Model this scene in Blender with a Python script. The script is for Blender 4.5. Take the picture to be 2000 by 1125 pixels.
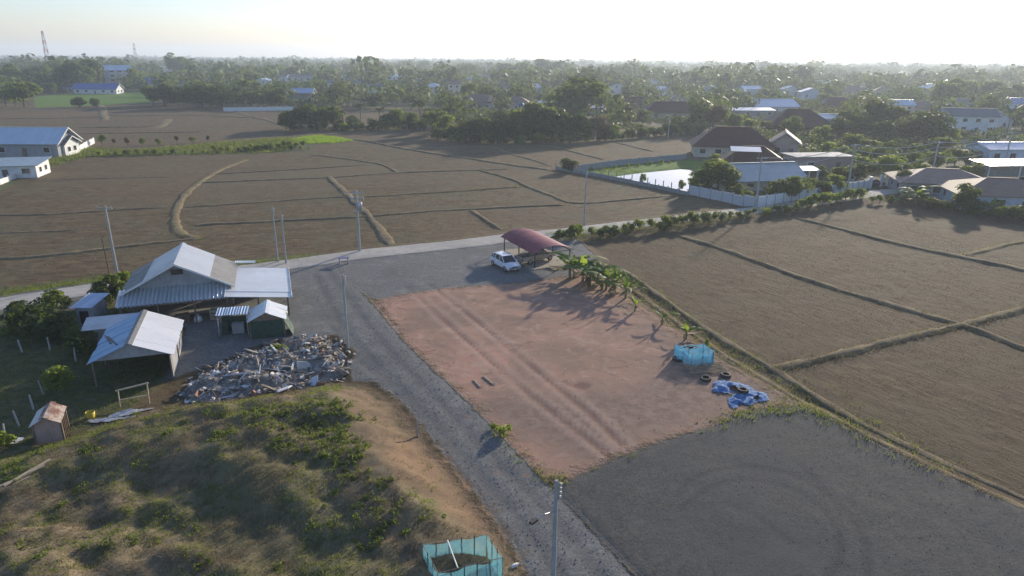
import bpy, math, random
import numpy as np
from mathutils import Vector, Matrix, Euler

random.seed(11)
RN = np.random.default_rng(11)
rad = math.radians
scene = bpy.context.scene
for _o in list(bpy.data.objects):
    bpy.data.objects.remove(_o)

# ---------------------------------------------------------------- camera
CAM_H, FOC, PITCH, ROLL = 23.5, 1333.0, rad(18.75), rad(0.45)
cam_d = bpy.data.cameras.new('camera')
cam_d.sensor_width = 36.0
cam_d.lens = 36.0 * FOC / 2000.0
cam_d.clip_end = 20000.0
cam = bpy.data.objects.new('camera', cam_d)
scene.collection.objects.link(cam)
cam.matrix_world = Matrix.Translation((0, 0, CAM_H)) @ Matrix.Rotation(math.pi / 2 - PITCH, 4, 'X') @ Matrix.Rotation(ROLL, 4, 'Z')
scene.camera = cam

# ---------------------------------------------------------------- sky, sun, exposure
SUN_EL, SUN_AZ = rad(14.5), rad(31.0)          # azimuth measured from +Y towards +X
SUN_DIR = Vector((math.cos(SUN_EL) * math.sin(SUN_AZ), math.cos(SUN_EL) * math.cos(SUN_AZ), math.sin(SUN_EL)))
world = bpy.data.worlds.new('World')
scene.world = world
world.use_nodes = True
_nt = world.node_tree
_nt.nodes.clear()
_sky = _nt.nodes.new('ShaderNodeTexSky')
_sky.sky_type = 'NISHITA'
_sky.sun_disc = False
_sky.sun_elevation = SUN_EL
_sky.sun_rotation = SUN_AZ
_sky.altitude = 300.0
_sky.air_density = 1.0
_sky.dust_density = 1.0
_sky.ozone_density = 3.4
_bg = _nt.nodes.new('ShaderNodeBackground')
_bg.inputs['Strength'].default_value = 0.15
_ow = _nt.nodes.new('ShaderNodeOutputWorld')
_wb = _nt.nodes.new('ShaderNodeMix'); _wb.data_type = 'RGBA'; _wb.blend_type = 'MULTIPLY'; _wb.inputs[0].default_value = 1.0
_wb.inputs[7].default_value = (1.06, 0.965, 1.03, 1.0)      # camera white balance of the whole sky
_nt.links.new(_sky.outputs[0], _wb.inputs[6])
_nt.links.new(_wb.outputs[2], _bg.inputs[0])
_nt.links.new(_bg.outputs[0], _ow.inputs[0])
sun_d = bpy.data.lights.new('sun', 'SUN')
sun_d.energy = 4.4
sun_d.angle = rad(1.6)
sun_d.color = (1.0, 0.88, 0.70)
sun = bpy.data.objects.new('sun', sun_d)
sun.rotation_euler = (-SUN_DIR).to_track_quat('-Z', 'Y').to_euler()
sun.location = (60, 100, 80)
scene.collection.objects.link(sun)
scene.view_settings.view_transform = 'Standard'
scene.view_settings.look = 'None'
scene.view_settings.exposure = 0.55
scene.view_settings.gamma = 1.0
scene.view_settings.use_curve_mapping = False
scene.render.engine = 'CYCLES'
cy = scene.cycles
cy.max_bounces = 5
cy.diffuse_bounces = 2
cy.glossy_bounces = 2
cy.transmission_bounces = 3
cy.transparent_max_bounces = 6
cy.volume_bounces = 1
cy.use_denoising = True
try:
    cy.denoiser = 'OPENIMAGEDENOISE'
except Exception:
    pass

# ---------------------------------------------------------------- where the photograph's ground points lie
_cr, _sr = math.cos(ROLL), math.sin(ROLL)
def ray(u, v):
    a = (u - 1000.0) / FOC; b = -(v - 562.5) / FOC
    x = a * _cr - b * _sr; y = a * _sr + b * _cr
    return x, math.cos(PITCH) + y * math.sin(PITCH), -math.sin(PITCH) + y * math.cos(PITCH)
def g(u, v, z=0.0):
    """ground point (at level z) that the photograph shows at u, v"""
    r = ray(u, v); t = (z - CAM_H) / r[2]
    return (r[0] * t, r[1] * t)
def G(pts, z=0.0):
    return [g(u, v, z) for u, v in pts]
def hgt(u, vtop, vbase):
    b = g(u, vbase); r = ray(u, vtop)
    return CAM_H + r[2] * b[1] / r[1]

# ---------------------------------------------------------------- small helpers
COL = scene.collection
def link(o, parent=None):
    COL.objects.link(o)
    if parent is not None:
        o.parent = parent
    return o
def tag(o, label=None, cat=None, group=None, kind=None):
    if label: o['label'] = label
    if cat: o['category'] = cat
    if group: o['group'] = group
    if kind: o['kind'] = kind
    return o
def T(name, label, cat, loc=(0, 0, 0), rz=0.0, group=None):
    o = bpy.data.objects.new(name, None)
    o.empty_display_size = 0.3
    link(o); o.location = loc; o.rotation_euler = (0, 0, rz)
    return tag(o, label, cat, group)
def copy_tree(o, parent=None):
    c = o.copy(); link(c, parent)
    for ch in o.children:
        copy_tree(ch, c)
    return c
ORD = ['first', 'second', 'third', 'fourth', 'fifth', 'sixth', 'seventh', 'eighth', 'ninth', 'tenth', 'eleventh', 'twelfth', 'thirteenth',
       'fourteenth', 'fifteenth', 'sixteenth', 'seventeenth', 'eighteenth', 'nineteenth', 'twentieth']
def ordw(n):
    if n < 20: return ORD[n]
    tens = {2: 'twenty', 3: 'thirty', 4: 'forty', 5: 'fifty', 6: 'sixty'}
    ones = (n + 1) % 10
    t = (n + 1) // 10
    return (tens[t] + '-' + ORD[ones - 1]) if ones else {2: 'twentieth', 3: 'thirtieth', 4: 'fortieth', 5: 'fiftieth', 6: 'sixtieth'}[t]

class MB:
    def __init__(s):
        s.v = []; s.f = []; s.m = []
    def poly(s, pts, mi=0):
        n = len(s.v); s.v += [tuple(p) for p in pts]; s.f.append(tuple(range(n, n + len(pts)))); s.m.append(mi); return s
    def box(s, c, d, rz=0.0, mi=0, M=None):
        """box of dims d centred on c"""
        n = len(s.v); x, y, z = d[0] / 2, d[1] / 2, d[2] / 2
        P = [(-x, -y, -z), (x, -y, -z), (x, y, -z), (-x, y, -z), (-x, -y, z), (x, -y, z), (x, y, z), (-x, y, z)]
        if M is None: M = Matrix.Rotation(rz, 3, 'Z')
        s.v += [tuple(M @ Vector(p) + Vector(c)) for p in P]
        for q in ((0, 3, 2, 1), (4, 5, 6, 7), (0, 1, 5, 4), (1, 2, 6, 5), (2, 3, 7, 6), (3, 0, 4, 7)):
            s.f.append(tuple(n + i for i in q)); s.m.append(mi)
        return s
    def bar(s, a, b, w, h=None, mi=0):
        """square bar from a to b"""
        a = Vector(a); b = Vector(b); h = h or w
        d = b - a; L = d.length
        if L < 1e-6: return s
        q = d.to_track_quat('X', 'Z').to_matrix()
        return s.box((a + b) / 2, (L, w, h), M=q, mi=mi)
    def tube(s, pts, r, n=6, mi=0, cap=True):
        pts = [Vector(p) for p in pts]
        rs = r if isinstance(r, (list, tuple)) else [r] * len(pts)
        base = len(s.v)
        for i, p in enumerate(pts):
            d = (pts[min(i + 1, len(pts) - 1)] - pts[max(i - 1, 0)])
            if d.length < 1e-9: d = Vector((0, 0, 1))
            d.normalize()
            a = d.cross(Vector((0, 0, 1)) if abs(d.z) < 0.9 else Vector((1, 0, 0))).normalized(); b = d.cross(a)
            for k in range(n):
                t = 2 * math.pi * k / n
                s.v.append(tuple(p + (a * math.cos(t) + b * math.sin(t)) * rs[i]))
        for i in range(len(pts) - 1):
            for k in range(n):
                k2 = (k + 1) % n
                s.f.append((base + i * n + k, base + i * n + k2, base + (i + 1) * n + k2, base + (i + 1) * n + k)); s.m.append(mi)
        if cap:
            s.f.append(tuple(base + k for k in range(n))); s.m.append(mi)
            s.f.append(tuple(base + (len(pts) - 1) * n + k for k in reversed(range(n)))); s.m.append(mi)
        return s
    def slab(s, pts, th, mi=0):
        """plate: polygon pts with thickness th along its normal (downwards)"""
        P = [Vector(p) for p in pts]
        nrm = (P[1] - P[0]).cross(P[2] - P[0]).normalized()
        if nrm.z < 0: P.reverse(); nrm = -nrm
        n = len(s.v); k = len(P)
        s.v += [tuple(p) for p in P] + [tuple(p - nrm * th) for p in P]
        s.f.append(tuple(range(n, n + k))); s.m.append(mi)
        s.f.append(tuple(n + k + i for i in reversed(range(k)))); s.m.append(mi)
        for i in range(k):
            j = (i + 1) % k
            s.f.append((n + j, n + i, n + k + i, n + k + j)); s.m.append(mi)
        return s
    def corr(s, a, b, c, d, pitch=0.18, amp=0.03, th=0.01, mi=0):
        """corrugated sheet: a-b along the eave, d-c along the top; ribs run a->d"""
        a, b, c, d = map(Vector, (a, b, c, d))
        nrm = (b - a).cross(d - a).normalized()
        if nrm.z < 0: nrm = -nrm
        L = (b - a).length; k = max(4, int(L / pitch) * 4)
        base = len(s.v)
        for i in range(k + 1):
            t = i / k; o = nrm * amp * math.sin(2 * math.pi * t * k / 4)
            s.v.append(tuple(a.lerp(b, t) + o)); s.v.append(tuple(d.lerp(c, t) + o))
        for i in range(k):
            s.f.append((base + 2 * i, base + 2 * i + 2, base + 2 * i + 3, base + 2 * i + 1)); s.m.append(mi)
        return s
    def lathe(s, prof, n=12, mi=0, M=None):
        """prof: (r, z) pairs around z"""
        base = len(s.v); M = M or Matrix.Identity(4)
        for r, z in prof:
            for k in range(n):
                t = 2 * math.pi * k / n
                s.v.append(tuple(M @ Vector((r * math.cos(t), r * math.sin(t), z))))
        for i in range(len(prof) - 1):
            for k in range(n):
                k2 = (k + 1) % n
                s.f.append((base + i * n + k, base + i * n + k2, base + (i + 1) * n + k2, base + (i + 1) * n + k)); s.m.append(mi)
        return s
    def mesh(s, name, mats, smooth=False):
        me = bpy.data.meshes.new(name)
        me.from_pydata(s.v, [], s.f)
        if not isinstance(mats, (list, tuple)): mats = [mats]
        for m in mats: me.materials.append(m)
        if len(mats) > 1: me.polygons.foreach_set('material_index', s.m)
        if smooth: me.polygons.foreach_set('use_smooth', [True] * len(s.f))
        me.update()
        return me
    def build(s, name, mats, parent=None, smooth=False, loc=None, rz=0.0):
        o = bpy.data.objects.new(name, s.mesh(name, mats, smooth))
        link(o, parent)
        if loc is not None: o.location = loc
        if rz: o.rotation_euler = (0, 0, rz)
        return o

def np_mesh(name, V, Fq, mat, smooth=False):
    """mesh from numpy arrays, faces all of one size"""
    me = bpy.data.meshes.new(name)
    nf, k = Fq.shape
    me.vertices.add(len(V)); me.vertices.foreach_set('co', np.ascontiguousarray(V, dtype=np.float32).ravel())
    me.loops.add(nf * k); me.loops.foreach_set('vertex_index', np.ascontiguousarray(Fq, dtype=np.int32).ravel())
    me.polygons.add(nf)
    me.polygons.foreach_set('loop_start', np.arange(0, nf * k, k, dtype=np.int32))
    if smooth: me.polygons.foreach_set('use_smooth', np.ones(nf, dtype=bool))
    for m in (mat if isinstance(mat, (list, tuple)) else [mat]): me.materials.append(m)
    me.update(calc_edges=True)
    return me

# value noise in numpy
def vnoise(x, y, seed=0):
    x = np.asarray(x, float); y = np.asarray(y, float)
    xi = np.floor(x).astype(np.int64); yi = np.floor(y).astype(np.int64)
    xf = x - xi; yf = y - yi
    def h(a, b):
        n = (a * 374761393 + b * 668265263 + seed * 1442695041) & 0x7fffffff
        n = ((n ^ (n >> 13)) * 1274126177) & 0x7fffffff
        return ((n ^ (n >> 16)) & 0xffff) / 65535.0
    u = xf * xf * (3 - 2 * xf); v = yf * yf * (3 - 2 * yf)
    return (h(xi, yi) * (1 - u) + h(xi + 1, yi) * u) * (1 - v) + (h(xi, yi + 1) * (1 - u) + h(xi + 1, yi + 1) * u) * v
def fbm(x, y, seed=0, o=4):
    t = 0; a = 0.5; f = 1.0
    for k in range(o):
        t = t + a * (vnoise(np.asarray(x) * f, np.asarray(y) * f, seed + k) - 0.5); a *= 0.5; f *= 2.03
    return t * 2
def sstep(a, b, x):
    t = np.clip((x - a) / (b - a), 0, 1); return t * t * (3 - 2 * t)
def seg_dist(poly, X, Y, closed):
    d = np.full(X.shape, 1e9)
    n = len(poly)
    for i in range(n if closed else n - 1):
        x1, y1 = poly[i]; x2, y2 = poly[(i + 1) % n]
        dx, dy = x2 - x1, y2 - y1
        t = np.clip(((X - x1) * dx + (Y - y1) * dy) / (dx * dx + dy * dy + 1e-12), 0, 1)
        d = np.minimum(d, (X - x1 - t * dx) ** 2 + (Y - y1 - t * dy) ** 2)
    return np.sqrt(d)
def sdf(poly, X, Y, lim=8.0):
    """signed distance, positive inside, clipped at -lim outside"""
    lim = float(lim); out = np.full(X.shape, -lim)
    px = [p[0] for p in poly]; py = [p[1] for p in poly]
    m = (X > min(px) - lim) & (X < max(px) + lim) & (Y > min(py) - lim) & (Y < max(py) + lim)
    if not m.any(): return out
    x = X[m]; y = Y[m]
    ins = np.zeros(x.shape, bool)
    n = len(poly)
    for i in range(n):
        x1, y1 = poly[i]; x2, y2 = poly[(i + 1) % n]
        if y1 == y2: continue
        c = ((y1 > y) != (y2 > y)) & (x < (x2 - x1) * (y - y1) / (y2 - y1) + x1)
        ins ^= c
    d = seg_dist(poly, x, y, True)
    out[m] = np.maximum(np.where(ins, d, -d), -lim)
    return out
def line_dist(line, X, Y, lim=8.0):
    out = np.full(X.shape, float(lim))
    px = [p[0] for p in line]; py = [p[1] for p in line]
    m = (X > min(px) - lim) & (X < max(px) + lim) & (Y > min(py) - lim) & (Y < max(py) + lim)
    if m.any(): out[m] = np.minimum(seg_dist(line, X[m], Y[m], False), lim)
    return out
def smooth_line(pts, n=6):
    """Catmull-Rom through 2-D points"""
    P = [Vector(p) for p in pts]
    if len(P) < 3: return [tuple(p) for p in P]
    out = []
    for i in range(len(P) - 1):
        p0 = P[max(i - 1, 0)]; p1 = P[i]; p2 = P[i + 1]; p3 = P[min(i + 2, len(P) - 1)]
        for k in range(n):
            t = k / n
            out.append(tuple(0.5 * ((2 * p1) + (p2 - p0) * t + (2 * p0 - 5 * p1 + 4 * p2 - p3) * t * t + (3 * p1 - p0 - 3 * p2 + p3) * t ** 3)))
    out.append(tuple(P[-1]))
    return out

# ---------------------------------------------------------------- materials
class NT:
    def __init__(s, name):
        s.mat = bpy.data.materials.new(name); s.mat.use_nodes = True
        s.t = s.mat.node_tree; s.t.nodes.clear()
        s.out = s.t.nodes.new('ShaderNodeOutputMaterial')
    def n(s, typ, **kw):
        nd = s.t.nodes.new(typ)
        for k, v in kw.items(): setattr(nd, k, v)
        return nd
    def put(s, sock, val):
        if hasattr(val, 'is_linked') or isinstance(val, bpy.types.NodeSocket): s.t.links.new(val, sock)
        elif isinstance(val, (tuple, list)) and len(val) == 3 and sock.type == 'RGBA': sock.default_value = (*val, 1)
        else: sock.default_value = val
    def attr(s, name, typ='GEOMETRY'):
        nd = s.n('ShaderNodeAttribute', attribute_name=name, attribute_type=typ); return nd.outputs['Fac']
    def pos(s): return s.n('ShaderNodeNewGeometry').outputs['Position']
    def obj(s): return s.n('ShaderNodeTexCoord').outputs['Object']
    def noise(s, vec, scale, detail=4.0, rough=0.55, dist=0.0):
        nd = s.n('ShaderNodeTexNoise'); s.put(nd.inputs['Vector'], vec); nd.inputs['Scale'].default_value = scale
        nd.inputs['Detail'].default_value = detail; nd.inputs['Roughness'].default_value = rough; nd.inputs['Distortion'].default_value = dist
        return nd.outputs['Fac']
    def voro(s, vec, scale, feature='F1', out='Distance'):
        nd = s.n('ShaderNodeTexVoronoi', feature=feature); s.put(nd.inputs['Vector'], vec); nd.inputs['Scale'].default_value = scale
        return nd.outputs[out]
    def math(s, op, a, b=0.0, c=None, clamp=False):
        nd = s.n('ShaderNodeMath', operation=op, use_clamp=clamp); s.put(nd.inputs[0], a); s.put(nd.inputs[1], b)
        if c is not None: s.put(nd.inputs[2], c)
        return nd.outputs[0]
    def remap(s, x, a, b, c=0.0, d=1.0, smooth=True):
        nd = s.n('ShaderNodeMapRange', clamp=True, interpolation_type='SMOOTHSTEP' if smooth else 'LINEAR')
        s.put(nd.inputs[0], x)
        for i, q in enumerate((a, b, c, d)): nd.inputs[i + 1].default_value = q
        return nd.outputs[0]
    def mix(s, f, a, b, blend='MIX'):
        nd = s.n('ShaderNodeMix', data_type='RGBA', blend_type=blend); s.put(nd.inputs[0], f); s.put(nd.inputs[6], a); s.put(nd.inputs[7], b)
        return nd.outputs[2]
    def comb(s, x, y, z=0.0):
        nd = s.n('ShaderNodeCombineXYZ'); s.put(nd.inputs[0], x); s.put(nd.inputs[1], y); s.put(nd.inputs[2], z); return nd.outputs[0]
    def scalev(s, v, k):
        nd = s.n('ShaderNodeVectorMath', operation='MULTIPLY'); s.put(nd.inputs[0], v); nd.inputs[1].default_value = k; return nd.outputs[0]
    def bump(s, h, strength=0.5, dist=0.05, normal=None):
        nd = s.n('ShaderNodeBump'); nd.inputs['Strength'].default_value = strength; nd.inputs['Distance'].default_value = dist
        s.put(nd.inputs['Height'], h)
        if normal is not None: s.put(nd.inputs['Normal'], normal)
        return nd.outputs[0]
    def bsdf(s, col, rough=0.8, spec=0.3, metal=0.0, normal=None, alpha=None):
        nd = s.n('ShaderNodeBsdfPrincipled'); s.put(nd.inputs['Base Color'], col); s.put(nd.inputs['Roughness'], rough)
        s.put(nd.inputs['Specular IOR Level'], spec); s.put(nd.inputs['Metallic'], metal)
        if normal is not None: s.put(nd.inputs['Normal'], normal)
        if alpha is not None: s.put(nd.inputs['Alpha'], alpha)
        return nd.outputs[0]
    def fin(s, sh):
        s.t.links.new(sh, s.out.inputs['Surface']); return s.mat

_mc = {}
def pm(name, c, c2=None, scale=1.5, rough=0.75, spec=0.3, metal=0.0, bump=0.15, bscale=25.0, streak=None):
    """plain surface: two tones blended by noise, fine relief, optional streaks along one object axis"""
    if name in _mc: return _mc[name]
    k = NT(name); c2 = c2 or tuple(x * 0.72 for x in c)
    co = k.obj()
    f = k.remap(k.noise(co, scale, 5.0, 0.65), 0.32, 0.72)
    col = k.mix(f, c, c2)
    if streak:
        st = k.noise(k.scalev(co, streak), 3.0, 4.0, 0.7)
        col = k.mix(k.remap(st, 0.52, 0.75, 0, 0.55), col, tuple(x * 0.55 for x in c2))
    k.rough = k.math('ADD', rough - 0.08, k.math('MULTIPLY', f, 0.16))
    nr = k.bump(k.noise(co, bscale, 3.0), bump, 0.02)
    _mc[name] = k.fin(k.bsdf(col, k.rough, spec, metal, nr))
    return _mc[name]
def metal_roof(name, c, c2, rib=0.22, axis=0, rust=0.0, rough=0.30, spec=0.6, sheets=0.35, metal=0.15):
    """painted or galvanised ribbed sheet; ribs spaced along one object axis"""
    if name in _mc: return _mc[name]
    k = NT(name); co = k.obj()
    sep = k.n('ShaderNodeSeparateXYZ'); k.put(sep.inputs[0], co)
    ax = sep.outputs[axis]
    wv = k.math('SINE', k.math('MULTIPLY', ax, 2 * math.pi / rib))
    f = k.remap(k.noise(co, 0.7, 6.0, 0.7), 0.3, 0.75)
    col = k.mix(f, c, c2)
    # one sheet differs a little from the next
    sheet = k.noise(k.comb(k.math('FLOOR', k.math('DIVIDE', ax, 0.9)), 0.0, 0.0), 7.31, 0.0)
    col = k.mix(k.remap(sheet, 0.3, 0.7, 0, sheets, False), col, tuple(x * 0.8 for x in c2))
    if rust:
        r = k.remap(k.noise(k.scalev(co, (1.0, 0.5, 0.5)), 2.0, 6.0, 0.75), 0.62 - 0.25 * rust, 0.75 - 0.2 * rust)
        col = k.mix(r, col, (0.16, 0.065, 0.035))
    nr = k.bump(wv, 0.35, 0.03, k.bump(k.noise(co, 1.3, 3.0), 0.25, 0.06))
    _mc[name] = k.fin(k.bsdf(col, k.math('ADD', rough, k.math('MULTIPLY', f, 0.2)), spec, metal, nr))
    return _mc[name]
def tile_roof(name, c, c2):
    if name in _mc: return _mc[name]
    k = NT(name); co = k.obj()
    sep = k.n('ShaderNodeSeparateXYZ'); k.put(sep.inputs[0], co)
    w1 = k.math('SINE', k.math('MULTIPLY', sep.outputs[0], 2 * math.pi / 0.3))
    w2 = k.math('FRACT', k.math('MULTIPLY', sep.outputs[2], 1 / 0.22))
    f = k.remap(k.noise(co, 0.9, 6.0, 0.75), 0.3, 0.7)
    col = k.mix(f, c, c2)
    col = k.mix(k.remap(k.noise(co, 9.0, 2.0), 0.5, 0.8, 0, 0.4), col, tuple(x * 0.6 for x in c2))
    nr = k.bump(k.math('ADD', w1, w2), 0.4, 0.03)
    _mc[name] = k.fin(k.bsdf(col, 0.7, 0.3, 0.0, nr))
    return _mc[name]
def leaf_mat(name, c, c2, trans=0.4, tcol=None, rough=0.55, yellow=0.0, per_tree=False):
    """leaves: tone varies per leaf and per plant, part of the light comes through"""
    if name in _mc: return _mc[name]
    k = NT(name)
    ri = k.n('ShaderNodeNewGeometry').outputs['Random Per Island']
    ob = k.attr('tv') if per_tree else k.n('ShaderNodeObjectInfo').outputs['Random']
    f = k.math('ADD', k.math('MULTIPLY', ri, 0.45), k.math('MULTIPLY', ob, 0.65), clamp=True)
    col = k.mix(f, c, c2)
    if yellow:
        col = k.mix(k.remap(ri, 1 - yellow, 1 - yellow + 0.02), col, (0.30, 0.22, 0.06))
    tc = tcol or tuple(min(1, x * 1.7) for x in c2)
    tcm = k.mix(f, tuple(x * 0.7 for x in tc), tc)
    p = k.bsdf(col, max(rough, 0.6), 0.12)
    tr = k.n('ShaderNodeBsdfTranslucent'); k.put(tr.inputs[0], tcm)
    mx = k.n('ShaderNodeMixShader'); mx.inputs[0].default_value = trans
    k.t.links.new(p, mx.inputs[1]); k.t.links.new(tr.outputs[0], mx.inputs[2])
    _mc[name] = k.fin(mx.outputs[0])
    return _mc[name]

M_CONC = pm('concrete', (0.36, 0.34, 0.31), (0.25, 0.24, 0.22), 1.2, 0.85, bump=0.2, streak=(2, 2, 0.25))
M_POLE = pm('pole_concrete', (0.40, 0.40, 0.38), (0.30, 0.30, 0.29), 1.0, 0.85, streak=(3, 3, 0.2))
M_STEEL = pm('dark_steel', (0.06, 0.06, 0.065), (0.03, 0.03, 0.03), 3.0, 0.5, 0.5, 0.6)
M_GALV = pm('galvanised_steel', (0.45, 0.46, 0.47), (0.33, 0.33, 0.34), 3.0, 0.45, 0.5, 0.5)
M_WOOD = pm('weathered_wood', (0.22, 0.17, 0.12), (0.12, 0.09, 0.065), 3.0, 0.85, streak=(6, 6, 0.6))
M_PALEWOOD = pm('pale_timber', (0.46, 0.38, 0.27), (0.32, 0.26, 0.18), 3.0, 0.85)
M_BAMBOO = pm('dry_bamboo', (0.38, 0.31, 0.20), (0.24, 0.19, 0.12), 4.0, 0.7)
M_BARK = pm('bark', (0.13, 0.105, 0.08), (0.075, 0.06, 0.045), 5.0, 0.95, bump=0.5, bscale=12)
M_WHITE = pm('white_paint', (0.74, 0.74, 0.72), (0.60, 0.60, 0.57), 0.8, 0.7, streak=(1.5, 1.5, 0.25))
M_CREAM = pm('cream_render', (0.62, 0.56, 0.44), (0.50, 0.44, 0.34), 0.8, 0.8, streak=(1.5, 1.5, 0.25))
M_GREYWALL = pm('grey_block_wall', (0.34, 0.35, 0.36), (0.25, 0.255, 0.26), 0.9, 0.85, streak=(1.2, 1.2, 0.3))
M_PINK = pm('pink_render', (0.42, 0.31, 0.26), (0.33, 0.24, 0.20), 0.7, 0.85, streak=(1.2, 1.2, 0.3))
M_BRICK = pm('brown_brick', (0.24, 0.13, 0.085), (0.17, 0.09, 0.06), 2.5, 0.9, bump=0.4)
M_PALEBLUE = pm('pale_blue_render', (0.52, 0.60, 0.68), (0.42, 0.50, 0.58), 0.8, 0.75, streak=(1.5, 1.5, 0.25))
M_GREENSHEET = pm('green_shade_net', (0.028, 0.075, 0.05), (0.018, 0.045, 0.032), 2.5, 0.75, bump=0.4, bscale=8)
M_GLASS = pm('dark_window_glass', (0.03, 0.035, 0.04), (0.02, 0.022, 0.025), 0.5, 0.12, 0.6, bump=0.02)
M_INTERIOR = pm('dim_interior', (0.09, 0.08, 0.07), (0.05, 0.045, 0.04), 1.0, 0.9)
M_RUBBER = pm('tyre_rubber', (0.028, 0.028, 0.028), (0.05, 0.047, 0.043), 4.0, 0.8)
M_RIM = pm('wheel_alloy', (0.45, 0.45, 0.46), (0.35, 0.35, 0.36), 4.0, 0.35, 0.5, 0.7)
R_GALV = metal_roof('galvanised_roof', (0.58, 0.58, 0.57), (0.47, 0.465, 0.455), 0.25, 1, metal=0.55)
R_OLDGALV = metal_roof('old_fibre_cement_roof', (0.235, 0.225, 0.205), (0.155, 0.148, 0.136), 0.25, 1, rust=0.12, rough=0.5)
R_WHITE = metal_roof('white_roof_sheet', (0.80, 0.80, 0.78), (0.66, 0.66, 0.64), 0.25, 1, metal=0.35)
R_FIBRE = metal_roof('fibre_cement_sheet', (0.66, 0.69, 0.69), (0.50, 0.53, 0.53), 0.25, 0, metal=0.35, sheets=0.2)
R_BARNSKY = metal_roof('sky_reflection_tint_barn_sheet', (0.20, 0.38, 0.56), (0.16, 0.32, 0.48), 0.25, 1)  # blue sky reflection on the barn's left slope, put into the sheet colour
R_BLUE = metal_roof('blue_roof_sheet', (0.62, 0.70, 0.75), (0.53, 0.61, 0.67), 0.35, 0)
R_BRIGHTBLUE = metal_roof('bright_blue_roof_sheet', (0.035, 0.13, 0.42), (0.025, 0.10, 0.33), 0.35, 0)
R_MAROON = metal_roof('maroon_roof_sheet', (0.21, 0.028, 0.045), (0.165, 0.024, 0.036), 0.22, 1, rough=0.5, spec=0.3, sheets=0.0, metal=0.0)
R_GREYGREEN = metal_roof('pale_grey_green_roof', (0.36, 0.42, 0.42), (0.28, 0.34, 0.34), 0.3, 0)
R_PALEBLUE = metal_roof('pale_blue_roof', (0.42, 0.53, 0.64), (0.33, 0.43, 0.53), 0.3, 0)
R_RUST = metal_roof('rusty_galvanised_sheet', (0.46, 0.40, 0.34), (0.36, 0.27, 0.21), 0.12, 1, rust=0.9, rough=0.6)
R_RED = tile_roof('dark_red_tile', (0.105, 0.038, 0.030), (0.07, 0.027, 0.023))
R_BROWN = tile_roof('brown_tile', (0.25, 0.165, 0.12), (0.19, 0.12, 0.085))
R_TAN = tile_roof('tan_tile', (0.33, 0.23, 0.17), (0.25, 0.17, 0.12))
R_GREYTILE = tile_roof('grey_tile', (0.17, 0.18, 0.20), (0.12, 0.13, 0.145))

# ---------------------------------------------------------------- terrain: one height field, cut into the pieces of ground
ROAD_PX = [(-420, 668), (-200, 632), (0, 594), (100, 578), (200, 562), (330, 545), (480, 527), (600, 512), (700, 498), (800, 487), (900, 477), (1000, 464),
           (1110, 453), (1200, 442), (1300, 431), (1400, 419), (1500, 408), (1580, 397), (1650, 387), (1720, 376), (1800, 371), (1900, 366), (2100, 352)]
ROAD = smooth_line(G(ROAD_PX), 4)
DRIVE = G([(572, 516), (655, 508), (668, 535), (700, 565), (738, 605), (790, 668), (850, 725), (905, 775), (960, 832), (1015, 890), (1062, 937), (1115, 990),
           (1180, 1060), (1245, 1130), (1330, 1230), (1130, 1260), (1035, 1130), (1008, 1080), (962, 1012), (905, 935), (850, 868), (800, 800), (770, 772), (735, 745),
           (690, 740), (680, 715), (700, 690), (655, 645), (610, 590), (585, 545)])
UPLOT = G([(650, 510), (800, 496), (980, 474), (1120, 462), (1165, 500), (1150, 532), (1040, 548), (960, 556), (880, 560), (800, 572), (735, 584), (700, 566), (668, 535)])
YARD = G([(575, 516), (560, 545), (420, 545), (250, 580), (330, 620), (365, 640), (330, 715), (318, 745), (430, 705), (520, 668), (600, 656), (660, 652),
          (690, 680), (700, 720), (760, 760), (720, 640), (640, 540)])
RED = G([(735, 584), (800, 572), (880, 561), (960, 556), (1040, 549), (1150, 534), (1190, 556), (1240, 592), (1310, 640), (1400, 700), (1500, 757), (1560, 790), (1470, 800),
         (1440, 808), (1395, 832), (1330, 848), (1270, 868), (1205, 893), (1160, 915), (1108, 937), (1062, 937), (1015, 890), (960, 832), (905, 775), (850, 725), (790, 668)])
BROWNED = G([(1160, 560), (1240, 592), (1330, 640), (1420, 700), (1520, 757), (1570, 790), (1450, 805), (1395, 832), (1270, 868), (1205, 893), (1000, 870), (920, 790), (1000, 770), (1120, 760), (1240, 745), (1290, 690), (1240, 630)])
LOT = G([(1108, 937), (1160, 915), (1205, 893), (1270, 868), (1330, 848), (1395, 832), (1440, 808), (1480, 798), (1560, 792), (1600, 800), (1660, 832), (1760, 882), (1850, 922),
         (2000, 990), (2150, 1060), (2500, 1400), (1330, 1400), (1245, 1130), (1180, 1060), (1115, 990), (1080, 955)])
MOUND = G([(-220, 925), (-80, 905), (30, 880), (140, 850), (250, 810), (340, 792), (450, 778), (560, 765), (640, 748), (700, 752), (762, 785), (795, 832), (850, 895), (905, 955),
           (960, 1028), (1000, 1085), (1040, 1180), (1000, 1400), (-500, 1400)])
BARE = G([(650, 762), (705, 748), (775, 775), (825, 830), (872, 890), (930, 955), (985, 1025), (1005, 1085), (930, 1050), (850, 985), (780, 955), (745, 930), (728, 880), (690, 820)], 0.4)
RIDGE = G([(-200, 1010), (30, 968), (150, 932), (262, 897), (380, 905), (520, 955), (650, 985), (800, 1010), (930, 1075), (980, 1150)])
LEFTYARD = G([(-300, 640), (0, 628), (140, 606), (235, 590), (330, 625), (360, 640), (330, 715), (318, 745), (250, 805), (140, 850), (30, 880), (-220, 925), (-600, 900)])
STRIP = G([(40, 330), (110, 300), (170, 286), (260, 290), (420, 276), (560, 266), (628, 276), (600, 292), (500, 297), (300, 301), (170, 304), (100, 322), (40, 352), (0, 372), (-60, 380), (-60, 345)])
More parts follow.
